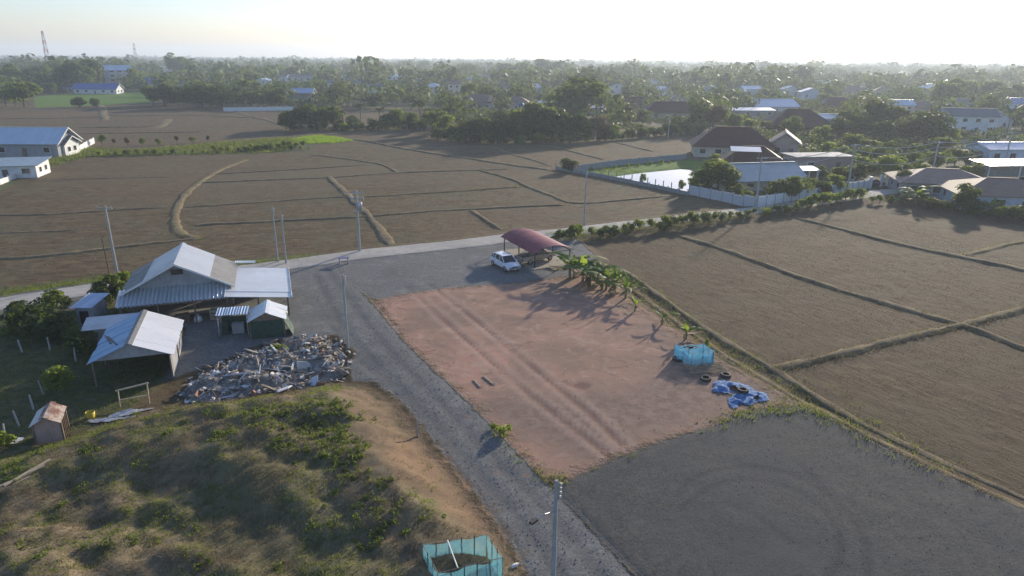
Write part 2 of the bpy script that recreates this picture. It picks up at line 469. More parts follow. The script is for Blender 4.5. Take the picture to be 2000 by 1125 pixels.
PADDY = G([(560, 270), (600, 264), (628, 262), (660, 266), (692, 272), (650, 277), (600, 278)])
FARGREEN = G([(66, 188), (140, 181), (292, 177), (302, 198), (180, 205), (68, 209)])
POND = G([(1196, 342), (1250, 334), (1330, 326), (1385, 331), (1392, 350), (1368, 369), (1340, 371), (1300, 366), (1245, 354)])
PONDBANK = G([(1130, 329), (1220, 318), (1345, 308), (1420, 318), (1400, 345), (1345, 372), (1250, 358), (1160, 340)])
PATCH = G([(560, 244), (700, 236), (860, 232), (860, 215), (700, 212), (570, 216)])
VILLAGE_EDGE = G([(-400, 205), (0, 203), (300, 201), (430, 206), (560, 214), (860, 212), (830, 240), (870, 262), (980, 274), (1130, 272), (1200, 258), (1380, 255), (1380, 300),
                  (1420, 372), (1475, 392), (1640, 375), (1790, 372), (1860, 402), (2050, 420), (2600, 440)])
VERGE_L = G([(-400, 645), (-200, 608), (0, 568), (100, 556), (200, 542), (330, 527), (600, 500)])
DITCH = G([(1215, 535), (1262, 567), (1335, 622), (1425, 680), (1515, 733), (1605, 790), (1700, 846), (1850, 918), (2010, 988), (2300, 1120)])
TRACKS_RED = [G([(795, 560), (900, 655), (1000, 742), (1100, 822), (1192, 892)]), G([(840, 556), (940, 635), (1045, 722), (1150, 805), (1215, 868)])]
TRACKS_LOT = [smooth_line(G([(1320, 965), (1370, 928), (1440, 913), (1520, 920), (1600, 955), (1660, 1010), (1692, 1070), (1696, 1130)])),
              smooth_line(G([(1330, 992), (1395, 950), (1460, 938), (1540, 953), (1600, 988), (1638, 1040), (1640, 1090), (1615, 1130)])),
              smooth_line(G([(1420, 985), (1480, 1010), (1530, 1050), (1570, 1070)])), smooth_line(G([(1560, 905), (1600, 945), (1640, 1000)]))]
TRACKS_DRIVE = [smooth_line(G([(615, 535), (660, 620), (720, 695), (800, 775), (900, 885), (1010, 1010), (1100, 1130)])),
                smooth_line(G([(640, 528), (700, 610), (765, 690), (850, 775), (950, 880), (1070, 1000), (1180, 1130)])),
                smooth_line(G([(650, 640), (700, 700), (760, 745), (860, 830)]))]
MTRACK = [smooth_line(G([(690, 762), (740, 772), (790, 770)])), smooth_line(G([(690, 775), (740, 782), (780, 778)]))]

BUNDS = [
    ([(482, 312), (430, 331), (390, 355), (364, 378), (347, 406), (342, 432), (352, 456), (388, 466)], 1.5, 0.34, 'y'),
    ([(642, 344), (670, 372), (705, 406), (735, 441), (765, 479)], 1.4, 0.36, 'g'),
    ([(-60, 424), (0, 420), (100, 418), (220, 410), (332, 404)], 0.7, 0.3, 'e'),
    ([(358, 404), (500, 395), (600, 388), (680, 384)], 0.8, 0.32, 'e'),
    ([(700, 384), (850, 376), (930, 371), (1018, 364)], 0.9, 0.35, 'y'),
    ([(380, 439), (520, 432), (700, 423), (830, 413), (920, 408), (1000, 404), (1100, 400)], 0.9, 0.38, 'e'),
    ([(920, 410), (950, 430), (978, 447)], 0.9, 0.35, 'e'),
    ([(410, 340), (500, 335), (620, 328), (722, 321)], 0.7, 0.3, 'e'),
    ([(380, 357), (500, 352), (645, 346), (777, 337), (937, 332), (992, 330)], 0.8, 0.32, 'e'),
    ([(607, 301), (705, 314), (745, 321), (776, 336)], 0.9, 0.35, 'e'),
    ([(690, 272), (725, 277), (800, 292), (900, 307), (1000, 322), (1080, 332)], 1.3, 0.45, 'g'),
    ([(820, 291), (950, 286), (1000, 301), (1077, 323)], 0.8, 0.3, 'e'),
    ([(937, 332), (1000, 350), (1035, 366), (1075, 380), (1125, 396), (1220, 390), (1310, 381)], 1.0, 0.38, 'g'),
    ([(1080, 285), (1130, 299), (1182, 312)], 1.0, 0.4, 'e'),
    ([(1200, 277), (1240, 287), (1278, 296)], 1.0, 0.4, 'e'),
    ([(-80, 510), (0, 505), (92, 498), (250, 480), (400, 463)], 1.0, 0.35, 'g'),
    ([(-60, 455), (60, 452), (160, 449)], 0.6, 0.2, 'e'),
    ([(0, 213), (100, 210), (200, 207)], 1.2, 0.4, 'e'),
    ([(195, 205), (200, 215), (206, 235)], 3.2, 0.4, 'g'),
    ([(205, 225), (280, 226), (345, 224)], 1.3, 0.45, 'e'),
    ([(0, 232), (90, 231), (205, 229)], 1.2, 0.4, 'e'),
    ([(150, 249), (240, 248), (310, 247)], 1.0, 0.45, 'e'),
    ([(140, 261), (220, 260), (400, 257)], 1.0, 0.4, 'e'),
    ([(300, 250), (318, 243), (329, 232)], 3.5, 0.3, 'y'),
    ([(450, 214), (480, 224), (520, 234), (548, 243)], 1.6, 0.4, 'g'),
    ([(345, 224), (420, 226), (520, 232)], 1.2, 0.35, 'e'),
    ([(-40, 352), (100, 350), (330, 345)], 0.6, 0.2, 'e'),
    ([(1330, 460), (1450, 500), (1600, 553), (1750, 598), (1880, 634), (2010, 682), (2150, 730)], 0.95, 0.42, 'g'),
    ([(1520, 718), (1650, 688), (1760, 661), (1880, 634), (2000, 603), (2150, 565)], 1.15, 0.45, 'g'),
    ([(1560, 426), (1650, 449), (1760, 477), (1900, 506), (2020, 530), (2200, 565)], 1.25, 0.45, 'g'),
    ([(1885, 497), (1960, 478), (2040, 466)], 0.9, 0.3, 'y'),
    ([(1190, 540), (1262, 582), (1325, 632), (1410, 690), (1500, 746), (1590, 802), (1690, 860), (1850, 936), (2000, 1004), (2150, 1080)], 0.7, 0.18, 'g'),
    ([(1225, 530), (1270, 562), (1345, 617), (1435, 675), (1525, 727), (1615, 785), (1710, 840), (1860, 910), (2020, 980), (2200, 1060)], 0.7, 0.2, 'e'),
]

def grid_axis(lo_far, lo, hi, hi_far, step, grow):
    a = list(np.arange(lo, hi + 1e-6, step)); d = step
    while a[-1] < hi_far: d *= grow; a.append(a[-1] + d)
    d = step; b = []; x = lo
    while x > lo_far: d *= grow; x -= d; b.append(x)
    return np.array(b[::-1] + a)
GX = grid_axis(-4000, -56, 54, 4000, 0.30, 1.034)
GY = grid_axis(-120, 19, 100, 5200, 0.30, 1.034)
X, Y = np.meshgrid(GX, GY)                     # rows follow y
NX, NY = len(GX), len(GY)
sd_red, sd_drive, sd_up, sd_yard, sd_lot = (sdf(p, X, Y) for p in (RED, DRIVE, UPLOT, YARD, LOT))
sd_mound = sdf(MOUND, X, Y, 12); sd_bare = sdf(BARE, X, Y); sd_left = sdf(LEFTYARD, X, Y); sd_strip = sdf(STRIP, X, Y)
sd_pond = sdf(POND, X, Y); sd_bank = sdf(PONDBANK, X, Y); sd_paddy = np.maximum.reduce([sdf(PADDY, X, Y), sdf(FARGREEN, X, Y), np.minimum(sd_bank - 0.5, -sd_pond)])
sd_brown = sdf(BROWNED, X, Y)
sd_road = 2.0 - line_dist(ROAD, X, Y, 10.0)
sd_should = 4.6 - line_dist(G(ROAD_PX[:6]), X, Y, 10.0)
sd_grav = np.maximum(np.maximum(sd_drive, sd_up), sd_yard)
sd_vill = sdf(VILLAGE_EDGE + [(4200, 100), (4200, 5400), (-4200, 5400), (-4200, VILLAGE_EDGE[0][1])], X, Y)
d_ditch = line_dist(DITCH, X, Y)
trk = np.zeros_like(X); rim = np.zeros_like(X)
wob = 0.35 * fbm(X / 2.5, Y / 2.5, 111, 3)
for L in TRACKS_RED:
    d = line_dist(L, X, Y) + wob * 0.5; trk = np.maximum(trk, sstep(0.36, 0.08, d) * np.clip(0.75 + 1.3 * fbm(X / 3.5, Y / 3.5, 113), 0.15, 1)); rim = np.maximum(rim, np.exp(-((d - 0.62) / 0.2) ** 2))
for L in TRACKS_LOT: rim = np.maximum(rim, 0.6 * np.exp(-((line_dist(L, X, Y) - 0.42) / 0.14) ** 2))
trk = np.maximum(trk, 0.9 * sstep(0.9, 0.3, np.hypot(X - g(1135, 753)[0], (Y - g(1135, 753)[1]) * 1.2) + wob))
for L in TRACKS_LOT: trk = np.maximum(trk, 1.0 * sstep(0.34, 0.02, line_dist(L, X, Y) + 0.25 * wob))
for L in TRACKS_DRIVE: trk = np.maximum(trk, 0.6 * sstep(0.55, 0.15, line_dist(L, X, Y)))
for L in MTRACK: trk = np.maximum(trk, 0.9 * sstep(0.4, 0.1, line_dist(L, X, Y)))
ridge_d = np.zeros_like(X)
_near = (np.abs(X) < 80) & (Y < 70)
_rd = np.array(RIDGE)
_ry = np.interp(X[_near], _rd[:, 0], _rd[:, 1])
ridge_d[_near] = np.clip(_ry - Y[_near], -10, 20) # metres towards the camera past the ridge
# heights
site = np.maximum.reduce([sd_red, sd_grav, sd_lot, sd_mound, sd_left, sd_road + 1.0])
Z = -0.38 + 0.38 * sstep(-1.6, 0.4, site)
Z += 0.05 * fbm(X / 3.1, Y / 3.1, 3) * sstep(-2, 2, site) + 0.06 * fbm(X / 1.1, Y / 1.1, 9, 3) * (1 - sstep(-2, 1, site)) * (Y < 140)
Z += 0.10 * sstep(-0.3, 0.3, sd_road) + 0.06 * sstep(-0.2, 0.6, sd_lot)
Z -= 0.16 * np.exp(-(d_ditch / 0.5) ** 2) * (1 - sstep(-0.2, 1.0, np.maximum(sd_red, sd_lot)))
Z += 0.02 * rim * (sd_red > 0)
Z -= np.where(sd_lot > 0, 0.012, 0.04) * trk * sstep(0.0, 0.6, np.maximum(np.maximum(sd_red, sd_lot), sd_grav))
m_w = sstep(0.0, 4.2, sd_mound)
Z += 0.16 * sstep(-0.5, 0.8, sd_bare) * sstep(0, 0.6, sd_mound) * fbm(X / 0.9, Y / 0.9, 131, 3)
bare_w = sstep(-1.0, 1.0, sd_bare)
Z += m_w * (1.35 + 0.42 * fbm(X / 5.0, Y / 5.0, 21) + 0.42 * (1 - 0.8 * bare_w) * fbm(X / 1.6, Y / 1.6, 27, 3) + 0.14 * fbm(X / 0.7, Y / 0.7, 29, 2))
Z -= m_w * 0.65 * sstep(0.0, 3.6, ridge_d + 1.2 * fbm(X / 3.0, Y / 3.0, 33))
Z += m_w * 0.9 * sstep(5.5, 8.5, ridge_d) * np.clip(0.4 + fbm(X / 4.0, Y / 4.0, 41) * 1.6, 0, 1)
Z -= 0.9 * sstep(-1.0, 1.2, sd_pond) 
Z += 0.03 * fbm(X / 0.7, Y / 0.7, 51, 2) * sstep(0.0, 2.0, sd_mound)
def ground_z(x, y):
    i = min(max(int(np.searchsorted(GX, x)) - 1, 0), NX - 2); j = min(max(int(np.searchsorted(GY, y)) - 1, 0), NY - 2)
    a = (x - GX[i]) / (GX[i + 1] - GX[i]); b = (y - GY[j]) / (GY[j + 1] - GY[j])
    return float((Z[j, i] * (1 - a) + Z[j, i + 1] * a) * (1 - b) + (Z[j + 1, i] * (1 - a) + Z[j + 1, i + 1] * a) * b)
def gz_arr(x, y):
    i = np.clip(np.searchsorted(GX, x) - 1, 0, NX - 2); j = np.clip(np.searchsorted(GY, y) - 1, 0, NY - 2)
    a = (x - GX[i]) / (GX[i + 1] - GX[i]); b = (y - GY[j]) / (GY[j + 1] - GY[j])
    return (Z[j, i] * (1 - a) + Z[j, i + 1] * a) * (1 - b) + (Z[j + 1, i] * (1 - a) + Z[j + 1, i + 1] * a) * b
def at(u, v, z=0.0, dz=0.0):
    """3-D point standing on the terrain where the photograph shows u, v"""
    x, y = g(u, v, z); return Vector((x, y, ground_z(x, y) + dz))
# plough direction of each side
pr = Vector(g(1880, 632)) - Vector(g(1330, 460)); pr.normalize()
pl = Vector(g(680, 382)) - Vector(g(400, 396)); pl.normalize()
rd = np.array(ROAD)
road_y = np.interp(X, rd[:, 0], rd[:, 1])
right = (Y < road_y) & (X > 0)
FU = np.where(right, -X * pr.y + Y * pr.x, -X * pl.y + Y * pl.x)
FV = np.where(right, X * pr.x + Y * pr.y, X * pl.x + Y * pl.y)

# plots between the bunds, each ploughed and dried a little differently
def label_plots():
    jx = np.where((GX > -230) & (GX < 230))[0]; jy = np.where((GY > 18) & (GY < 300))[0]
    xs = X[jy[0]:jy[-1] + 1, jx[0]:jx[-1] + 1]; ys = Y[jy[0]:jy[-1] + 1, jx[0]:jx[-1] + 1]
    cs = np.maximum(np.gradient(GX)[jx][None, :], np.gradient(GY)[jy][:, None])
    wall = np.zeros(xs.shape, bool)
    for px, w, h, st in BUNDS: wall |= line_dist(smooth_line(G(px, -0.3), 5), xs, ys) < np.maximum(0.5, cs * 0.75)
    wall |= np.maximum.reduce([sd_road + 0.5, site])[jy[0]:jy[-1] + 1, jx[0]:jx[-1] + 1] > 0
    lab = np.zeros(xs.shape, np.int32); n = 0; H, W = xs.shape
    lab[wall] = -1
    for a in range(0, H, 6):
        for b in range(0, W, 6):
            if lab[a, b] != 0: continue
            n += 1; st = [(a, b)]; lab[a, b] = n
            while st:
                c, d = st.pop()
                for e, f in ((c + 1, d), (c - 1, d), (c, d + 1), (c, d - 1)):
                    if 0 <= e < H and 0 <= f < W and lab[e, f] == 0: lab[e, f] = n; st.append((e, f))
    for _ in range(6):
        for dy, dx in ((1, 0), (-1, 0), (0, 1), (0, -1)):
            sh = np.roll(lab, (dy, dx), (0, 1)); m = (lab <= 0) & (sh > 0); lab[m] = sh[m]
    tone = np.random.default_rng(4).uniform(0, 1, n + 2); out = np.full(X.shape, 0.5)
    out[jy[0]:jy[-1] + 1, jx[0]:jx[-1] + 1] = np.where(lab > 0, tone[np.clip(lab, 0, n)], 0.5)
    return out
PLOT = label_plots()
PLOT = np.where(right, PLOT * 0.25, PLOT)

def terrain_material():
    k = NT('terrain')
    P = k.pos()
    n_fine = k.noise(P, 9.0, 5.0, 0.7); n_mid = k.noise(P, 1.3, 5.0, 0.65); n_big = k.noise(P, 0.11, 4.0, 0.6); n_huge = k.noise(P, 0.018, 3.0, 0.5)
    fu, fv = k.attr('fu'), k.attr('fv')
    fvec = k.comb(k.math('MULTIPLY', fu, 2.0), k.math('MULTIPLY', fv, 0.5))
    fur = k.noise(fvec, 1.0, 4.0, 0.6, 0.6)
    fvec2 = k.comb(k.math('MULTIPLY', fu, 0.55), k.math('MULTIPLY', fv, 0.03))
    fur2 = k.noise(fvec2, 1.0, 3.0, 0.6, 0.5)
    # ploughed soil
    f = k.math('ADD', k.math('MULTIPLY', fur, 0.65), k.math('MULTIPLY', n_fine, 0.35))
    soil = k.mix(k.remap(f, 0.36, 0.62), (0.055, 0.039, 0.020), (0.208, 0.147, 0.074))
    soil = k.mix(k.remap(fur2, 0.42, 0.62, 0, 0.6), soil, (0.092, 0.062, 0.035))
    soil = k.mix(k.remap(n_big, 0.42, 0.62, 0, 0.6), soil, (0.128, 0.116, 0.062))      # thin dry weeds
    soil = k.mix(k.remap(n_huge, 0.42, 0.62, 0, 0.45), soil, (0.170, 0.116, 0.066))
    soil = k.mix(k.remap(k.noise(P, 0.35, 5.0, 0.7, 1.2), 0.54, 0.66, 0, 0.55), soil, (0.185, 0.142, 0.086))
    soil = k.mix(k.remap(k.noise(P, 0.6, 5.0, 0.75, 0.8), 0.55, 0.68, 0, 0.6), soil, (0.045, 0.038, 0.026))
    straw = k.remap(k.noise(k.comb(k.math('MULTIPLY', fu, 3.4), k.math('MULTIPLY', fv, 0.45)), 1.0, 5.0, 0.8), 0.53, 0.66)
    soil = k.mix(k.math('MULTIPLY', straw, k.remap(fur, 0.38, 0.62)), soil, (0.25, 0.195, 0.115))
    pt = k.attr('plot')
    soil = k.mix(k.remap(pt, 0.0, 0.45, 0.62, 0.0, False), soil, (0.080, 0.056, 0.033))
    soil = k.mix(k.remap(pt, 0.6, 1.0, 0.0, 0.45, False), soil, (0.165, 0.135, 0.080))
    col = soil
    def layer(col, attr, c, amp=0.9, w=0.25, extra=None):
        sd = k.attr(attr)
        e = k.math('ADD', sd, k.math('MULTIPLY', k.math('SUBTRACT', k.noise(P, 0.9, 5.0, 0.7), 0.5), amp * 2))
        m = k.remap(e, -w, w)
        if extra is not None: m = k.math('MULTIPLY', m, extra)
        return k.mix(m, col, c), m
    # weeds and grass of verges and yards
    grass = k.mix(k.remap(n_mid, 0.35, 0.65), (0.070, 0.080, 0.034), (0.150, 0.135, 0.065))
    grass = k.mix(k.remap(n_big, 0.5, 0.62), grass, (0.062, 0.085, 0.028))
    col, _ = layer(col, 'sd_grass', grass, 1.4, 0.5)
    wood = k.mix(k.remap(n_big, 0.4, 0.6), (0.070, 0.075, 0.036), (0.135, 0.11, 0.07))
    col, _ = layer(col, 'sd_vill', wood, 2.0, 1.5)
    green = k.mix(k.remap(n_mid, 0.3, 0.7), (0.085, 0.15, 0.02), (0.14, 0.23, 0.03))
    col, _ = layer(col, 'sd_paddy', green, 0.7, 0.4)
    # red laterite fill
    red = k.mix(k.remap(n_big, 0.36, 0.64), (0.42, 0.240, 0.165), (0.31, 0.193, 0.132))
    red = k.mix(k.remap(k.noise(P, 0.38, 6.0, 0.70, 1.6), 0.50, 0.64, 0, 0.7), red, (0.46, 0.305, 0.225))
    red = k.mix(k.remap(k.noise(k.scalev(P, (0.7, 1.2, 1.0)), 0.6, 6.0, 0.72, 1.0), 0.53, 0.66, 0, 0.7), red, (0.200, 0.120, 0.090))
    red = k.mix(k.remap(n_fine, 0.55, 0.75, 0, 0.5), red, (0.23, 0.135, 0.10))
    red = k.mix(k.remap(k.noise(P, 0.16, 5.0, 0.65, 1.0), 0.46, 0.62, 0, 0.7), red, (0.245, 0.165, 0.118))
    bsd = k.math('ADD', k.attr('sd_brown'), k.math('MULTIPLY', k.math('SUBTRACT', n_mid, 0.5), 6.0))
    brown = k.mix(k.remap(n_mid, 0.35, 0.65), (0.175, 0.120, 0.090), (0.275, 0.195, 0.145))
    red = k.mix(k.remap(bsd, -1.5, 2.5, 0, 0.85), red, brown)
    trk_ = k.attr('trk')
    red = k.mix(k.math('MULTIPLY', k.remap(trk_, 0.1, 0.8), 0.7), red, (0.185, 0.105, 0.08))
    red = k.mix(k.math('MULTIPLY', k.attr('rim'), 0.55), red, (0.40, 0.275, 0.215))
    col, mr = layer(col, 'sd_red', red, 2.2, 1.0)
    # crushed grey stone
    st = k.voro(P, 10.0, out='Color')
    sepc = k.n('ShaderNodeSeparateColor'); k.put(sepc.inputs[0], st)
    grav = k.mix(sepc.outputs[0], (0.115, 0.115, 0.106), (0.215, 0.214, 0.198))
    grav = k.mix(k.remap(n_mid, 0.4, 0.7, 0, 0.6), grav, (0.155, 0.150, 0.138))
    grav = k.mix(k.remap(n_big, 0.5, 0.7, 0, 0.5), grav, (0.10, 0.102, 0.10))
    grav = k.mix(k.remap(k.noise(P, 0.5, 5.0, 0.7, 1.0), 0.52, 0.66, 0, 0.6), grav, (0.25, 0.245, 0.222))
    grav = k.mix(k.remap(k.noise(P, 0.45, 4.0, 0.6), 0.64, 0.7, 0, 0.5), grav, (0.27, 0.17, 0.115))
    grav = k.mix(k.math('MULTIPLY', trk_, 0.75), grav, (0.085, 0.088, 0.088))
    col, mg = layer(col, 'sd_grav', grav, 0.55, 0.2)
    lot = k.mix(sepc.outputs[0], (0.060, 0.059, 0.054), (0.105, 0.103, 0.093))
    lot = k.mix(k.remap(n_mid, 0.42, 0.7, 0, 0.55), lot, (0.124, 0.116, 0.100))
    lot = k.mix(k.remap(n_big, 0.42, 0.66, 0, 0.7), lot, (0.082, 0.084, 0.080))
    lot = k.mix(k.math('MULTIPLY', trk_, 0.42), lot, (0.046, 0.046, 0.047))
    lot = k.mix(k.math('MULTIPLY', k.attr('rim'), 0.25), lot, (0.125, 0.122, 0.117))
    col, ml = layer(col, 'sd_lot', lot, 0.8, 0.35)
    # the overgrown spoil mound
    mo = k.mix(k.remap(n_mid, 0.35, 0.65), (0.145, 0.112, 0.066), (0.24, 0.188, 0.115))
    mo = k.mix(k.remap(n_big, 0.44, 0.62, 0, 0.7), mo, (0.115, 0.115, 0.050))
    mo = k.mix(k.remap(n_fine, 0.5, 0.75, 0, 0.6), mo, (0.25, 0.205, 0.145))
    col, mm = layer(col, 'sd_mound', mo, 0.7, 0.4)
    bare = k.mix(k.remap(n_mid, 0.3, 0.7), (0.205, 0.140, 0.085), (0.150, 0.108, 0.066))
    bare = k.mix(k.remap(n_fine, 0.5, 0.75, 0, 0.6), bare, (0.25, 0.172, 0.108))
    bare = k.mix(k.remap(k.noise(P, 2.6, 6.0, 0.75, 0.6), 0.48, 0.66, 0, 0.75), bare, (0.115, 0.082, 0.052))
    bare = k.mix(k.remap(n_big, 0.45, 0.6, 0, 0.6), bare, (0.265, 0.165, 0.095))
    col, _ = layer(col, 'sd_bare', bare, 2.4, 0.9)
    shoulder = k.mix(k.remap(n_mid, 0.35, 0.65), (0.20, 0.19, 0.165), (0.14, 0.135, 0.11))
    col, _ = layer(col, 'sd_should', shoulder, 0.8, 0.5)
    road = k.mix(k.remap(n_mid, 0.35, 0.7), (0.48, 0.44, 0.38), (0.38, 0.35, 0.30))
    road = k.mix(k.remap(n_big, 0.45, 0.65, 0, 0.6), road, (0.32, 0.29, 0.25))
    col, mro = layer(col, 'sd_road', road, 0.22, 0.12)
    # relief
    hard = k.math('MAXIMUM', k.math('MAXIMUM', mr, mg), k.math('MAXIMUM', ml, mro))
    hf = k.math('MULTIPLY', k.math('ADD', fur, k.math('MULTIPLY', n_fine, 0.5)), k.math('SUBTRACT', 1.0, k.math('MAXIMUM', hard, mm)))
    h = k.math('ADD', hf, k.math('MULTIPLY', k.math('ADD', n_fine, k.math('MULTIPLY', sepc.outputs[1], k.math('MULTIPLY', k.math('MAXIMUM', mg, ml), 0.6))), 0.35))
    h = k.math('ADD', h, k.math('MULTIPLY', n_mid, 0.35))
    h = k.math('MULTIPLY', h, k.math('SUBTRACT', 1.0, k.math('MULTIPLY', hard, 0.72)))
    nr = k.bump(h, 0.8, 0.17)
    return k.fin(k.bsdf(col, 0.92, 0.12, 0.0, nr))
M_TERRAIN = terrain_material()

attrs = dict(sd_red=sd_red, sd_grav=sd_grav, sd_lot=sd_lot, sd_mound=sd_mound, sd_bare=sd_bare, sd_vill=sd_vill, sd_road=sd_road, sd_should=sd_should,
             sd_grass=np.maximum.reduce([sd_left, sd_strip, sd_bank, np.minimum(2.4 - line_dist(VERGE_L, X, Y), 8)]), sd_paddy=sd_paddy, fu=FU, fv=FV, trk=trk, rim=rim, plot=PLOT, sd_brown=sd_brown)
def fc(a): return 0.25 * (a[:-1, :-1] + a[1:, :-1] + a[:-1, 1:] + a[1:, 1:])
cell = np.zeros((NY - 1, NX - 1), int)
cY, cX = fc(Y), fc(X)
names = ['ground', 'ploughed_field', 'ploughed_field', 'grassy_yard', 'green_paddy', 'red_dirt_lot', 'gravel_drive', 'gravel_lot', 'spoil_mound', 'concrete_road', 'pond_bank']
vill_f = fc(sd_vill)
cell[(vill_f < 0)] = 1
cell[(vill_f < 0) & fc(right.astype(float)).astype(bool)] = 2
cell[(cY < 15) & (np.abs(cX) > 60)] = 0
for idx, a in ((3, np.maximum(sd_left, sd_strip)), (4, sd_paddy), (10, np.maximum(sd_bank, sd_pond)), (5, sd_red), (6, sd_grav), (7, sd_lot), (8, sd_mound), (9, sd_road)):
    cell[fc(a) > 0] = idx
VID = np.arange(NX * NY).reshape(NY, NX)
V3 = np.stack([X, Y, Z], -1).reshape(-1, 3)
Q = np.stack([VID[:-1, :-1], VID[:-1, 1:], VID[1:, 1:], VID[1:, :-1]], -1)
for idx, nm in enumerate(names):
    q = Q[cell == idx]
    if len(q) == 0: continue
    used, inv = np.unique(q.ravel(), return_inverse=True)
    me = np_mesh(nm, V3[used], inv.reshape(-1, 4), M_TERRAIN, smooth=True)
    for an, arr in attrs.items():
        at_ = me.attributes.new(an, 'FLOAT', 'POINT')
        at_.data.foreach_set('value', np.ascontiguousarray(arr.ravel()[used], dtype=np.float32))
    o = link(bpy.data.objects.new(nm, me)); tag(o, kind='structure')

# water of the pond
k = NT('pond_water'); wn = k.bump(k.noise(k.pos(), 1.2, 3.0), 0.06, 0.05)
M_WATER = k.fin(k.bsdf((0.03, 0.035, 0.03), 0.06, 0.5, 0.0, wn))
pw = [(x + (x - 44 * 0.9) * 0.04, y) for x, y in POND]
mb = MB(); mb.poly([(x, y, -0.52) for x, y in pw]); tag(mb.build('pond', M_WATER), kind='structure')

# ---------------------------------------------------------------- field bunds: raised earth strips between the paddies
M_BUND = None
def bund_material(name, dry):
    k = NT(name); P = k.pos()
    n1 = k.noise(P, 0.8, 6.0, 0.75); n2 = k.noise(P, 7.0, 4.0, 0.7)
    c = k.mix(k.remap(n1, 0.35, 0.65), (0.145, 0.110, 0.070), (0.24, 0.192, 0.110))
    c = k.mix(k.remap(k.math('ADD', k.math('MULTIPLY', n2, 0.5), k.math('MULTIPLY', n1, 0.5)), 0.62 - 0.17 * dry, 0.74 - 0.16 * dry), c, (0.235, 0.19, 0.095) if dry > 0.6 else (0.33, 0.275, 0.155))
    return k.fin(k.bsdf(c, 0.95, 0.1, 0.0, k.bump(n2, 0.8, 0.1)))
BM = {'e': bund_material('bund_earth', 0.15), 'g': bund_material('bund_weedy', 0.5), 'y': bund_material('bund_dry_grass', 0.95)}
bund_lines = []
def bund(px, w, h, style, smooth=True):
    pts = G(px, -0.3)
    L = smooth_line(pts, 5) if smooth and len(pts) > 2 else pts
    # resample
    P = [Vector(p) for p in L]; out = [P[0]]
    step = max(0.5, min(2.5, P[0].length / 110))
    for a, b in zip(P[:-1], P[1:]):
        n = max(1, int((b - a).length / step))
        for i in range(1, n + 1): out.append(a.lerp(b, i / n))
    h *= 0.5
    prof = [(-0.62, -0.12), (-0.46, 0.6), (-0.28, 0.95), (0.26, 1.0), (0.46, 0.6), (0.62, -0.12)]
    V = []; F = []
    sd = random.randint(0, 999)
    for i, p in enumerate(out):
        d = (out[min(i + 1, len(out) - 1)] - out[max(i - 1, 0)]).normalized(); nrm = Vector((-d.y, d.x))
        s = i * step
        ww = 0.82 * w * (1 + 0.9 * float(fbm(s / 2.2, 0.5, sd, 3))); hh = h * (1 + 0.6 * float(fbm(s / 1.7, 9.5, sd, 3))); off = 0.3 * w * float(fbm(s / 6.0, 4.5, sd, 3))
        if i in (0, len(out) - 1): hh *= 0.2
        z0 = ground_z(p.x, p.y)
        for a, b in prof:
            q = p + nrm * (a * ww + off + random.uniform(-0.09, 0.09) * w)
            V.append((q.x, q.y, z0 + b * hh + random.uniform(-0.16, 0.16) * h))
    n = len(prof)
    for i in range(len(out) - 1):
        for j in range(n - 1):
            F.append((i * n + j, i * n + j + 1, (i + 1) * n + j + 1, (i + 1) * n + j))
    me = bpy.data.meshes.new('field_bund'); me.from_pydata(V, [], F); me.materials.append(BM[style])
    me.polygons.foreach_set('use_smooth', [True] * len(F))
    o = link(bpy.data.objects.new('field_bund', me)); tag(o, kind='structure')
    bund_lines.append((out, w, h, style))
for px, w, h, s in BUNDS:
    bund(px, w, h, s)

# ---------------------------------------------------------------- farmhouse and sheds
def rotz(p, a):
    return (p[0] * math.cos(a) - p[1] * math.sin(a), p[0] * math.sin(a) + p[1] * math.cos(a))
A19 = rad(19)
hx, hy = -30.8, 59.4
house = T('farmhouse', 'open-sided farmhouse with grey gable roof, corrugated front awning and wide flat side roof', 'farmhouse', (hx, hy, ground_z(hx, hy)), A19)
ZE, ZR, HW, HL = 2.75, 5.3, 4.9, 7.9
def slope(x0, z0, x1, z1, y0, y1, th=0.05):
    return MB().slab([(x0, y0, z0), (x1, y0, z1), (x1, y1, z1), (x0, y1, z0)], th)
zm = ZE + (ZR - ZE) * 0.42; xm = HW * 0.58
slope(0.02, ZR, xm, zm, 0, HL).build('roof_sheet', R_GALV, house)
slope(xm - 0.12, zm + 0.025, HW, ZE, 0.03, HL).build('roof_sheet', R_OLDGALV, house)
slope(-0.02, ZR, -xm, zm, 0, HL).build('roof_sheet', R_GALV, house)
lo = slope(-xm + 0.12, zm + 0.025, -HW, ZE, 0.03, HL); lo.build('roof_sheet', R_OLDGALV, house)
rc = MB()
for s_ in (-1, 1): rc.slab([(0, -0.05, ZR + 0.07), (s_ * 0.3, -0.05, ZR - 0.08), (s_ * 0.3, HL + 0.05, ZR - 0.08), (0, HL + 0.05, ZR + 0.07)], 0.03)
rc.build('ridge_cap', R_GALV, house)
bb = MB()
for s_ in (-1, 1): bb.bar((0, -0.03, ZR - 0.02), (s_ * HW, -0.03, ZE - 0.02), 0.05, 0.18)
bb.build('barge_board', M_WHITE, house)
gw = MB(); yg = 0.85
gw.poly([(-4.3, yg, 2.6), (4.3, yg, 2.6), (4.3, yg, 2.95), (0, yg, 5.15), (-4.3, yg, 2.95)]); gw.poly([(-4.3, HL - 0.5, 0), (4.3, HL - 0.5, 0), (4.3, HL - 0.5, 2.95), (0, HL - 0.5, 5.1), (-4.3, HL - 0.5, 2.95)])
gw.build('gable_wall', M_GREYWALL, house)
MB().box((0.05, yg - 0.03, 4.35), (1.0, 0.06, 0.5)).build('vent_opening', M_INTERIOR, house)
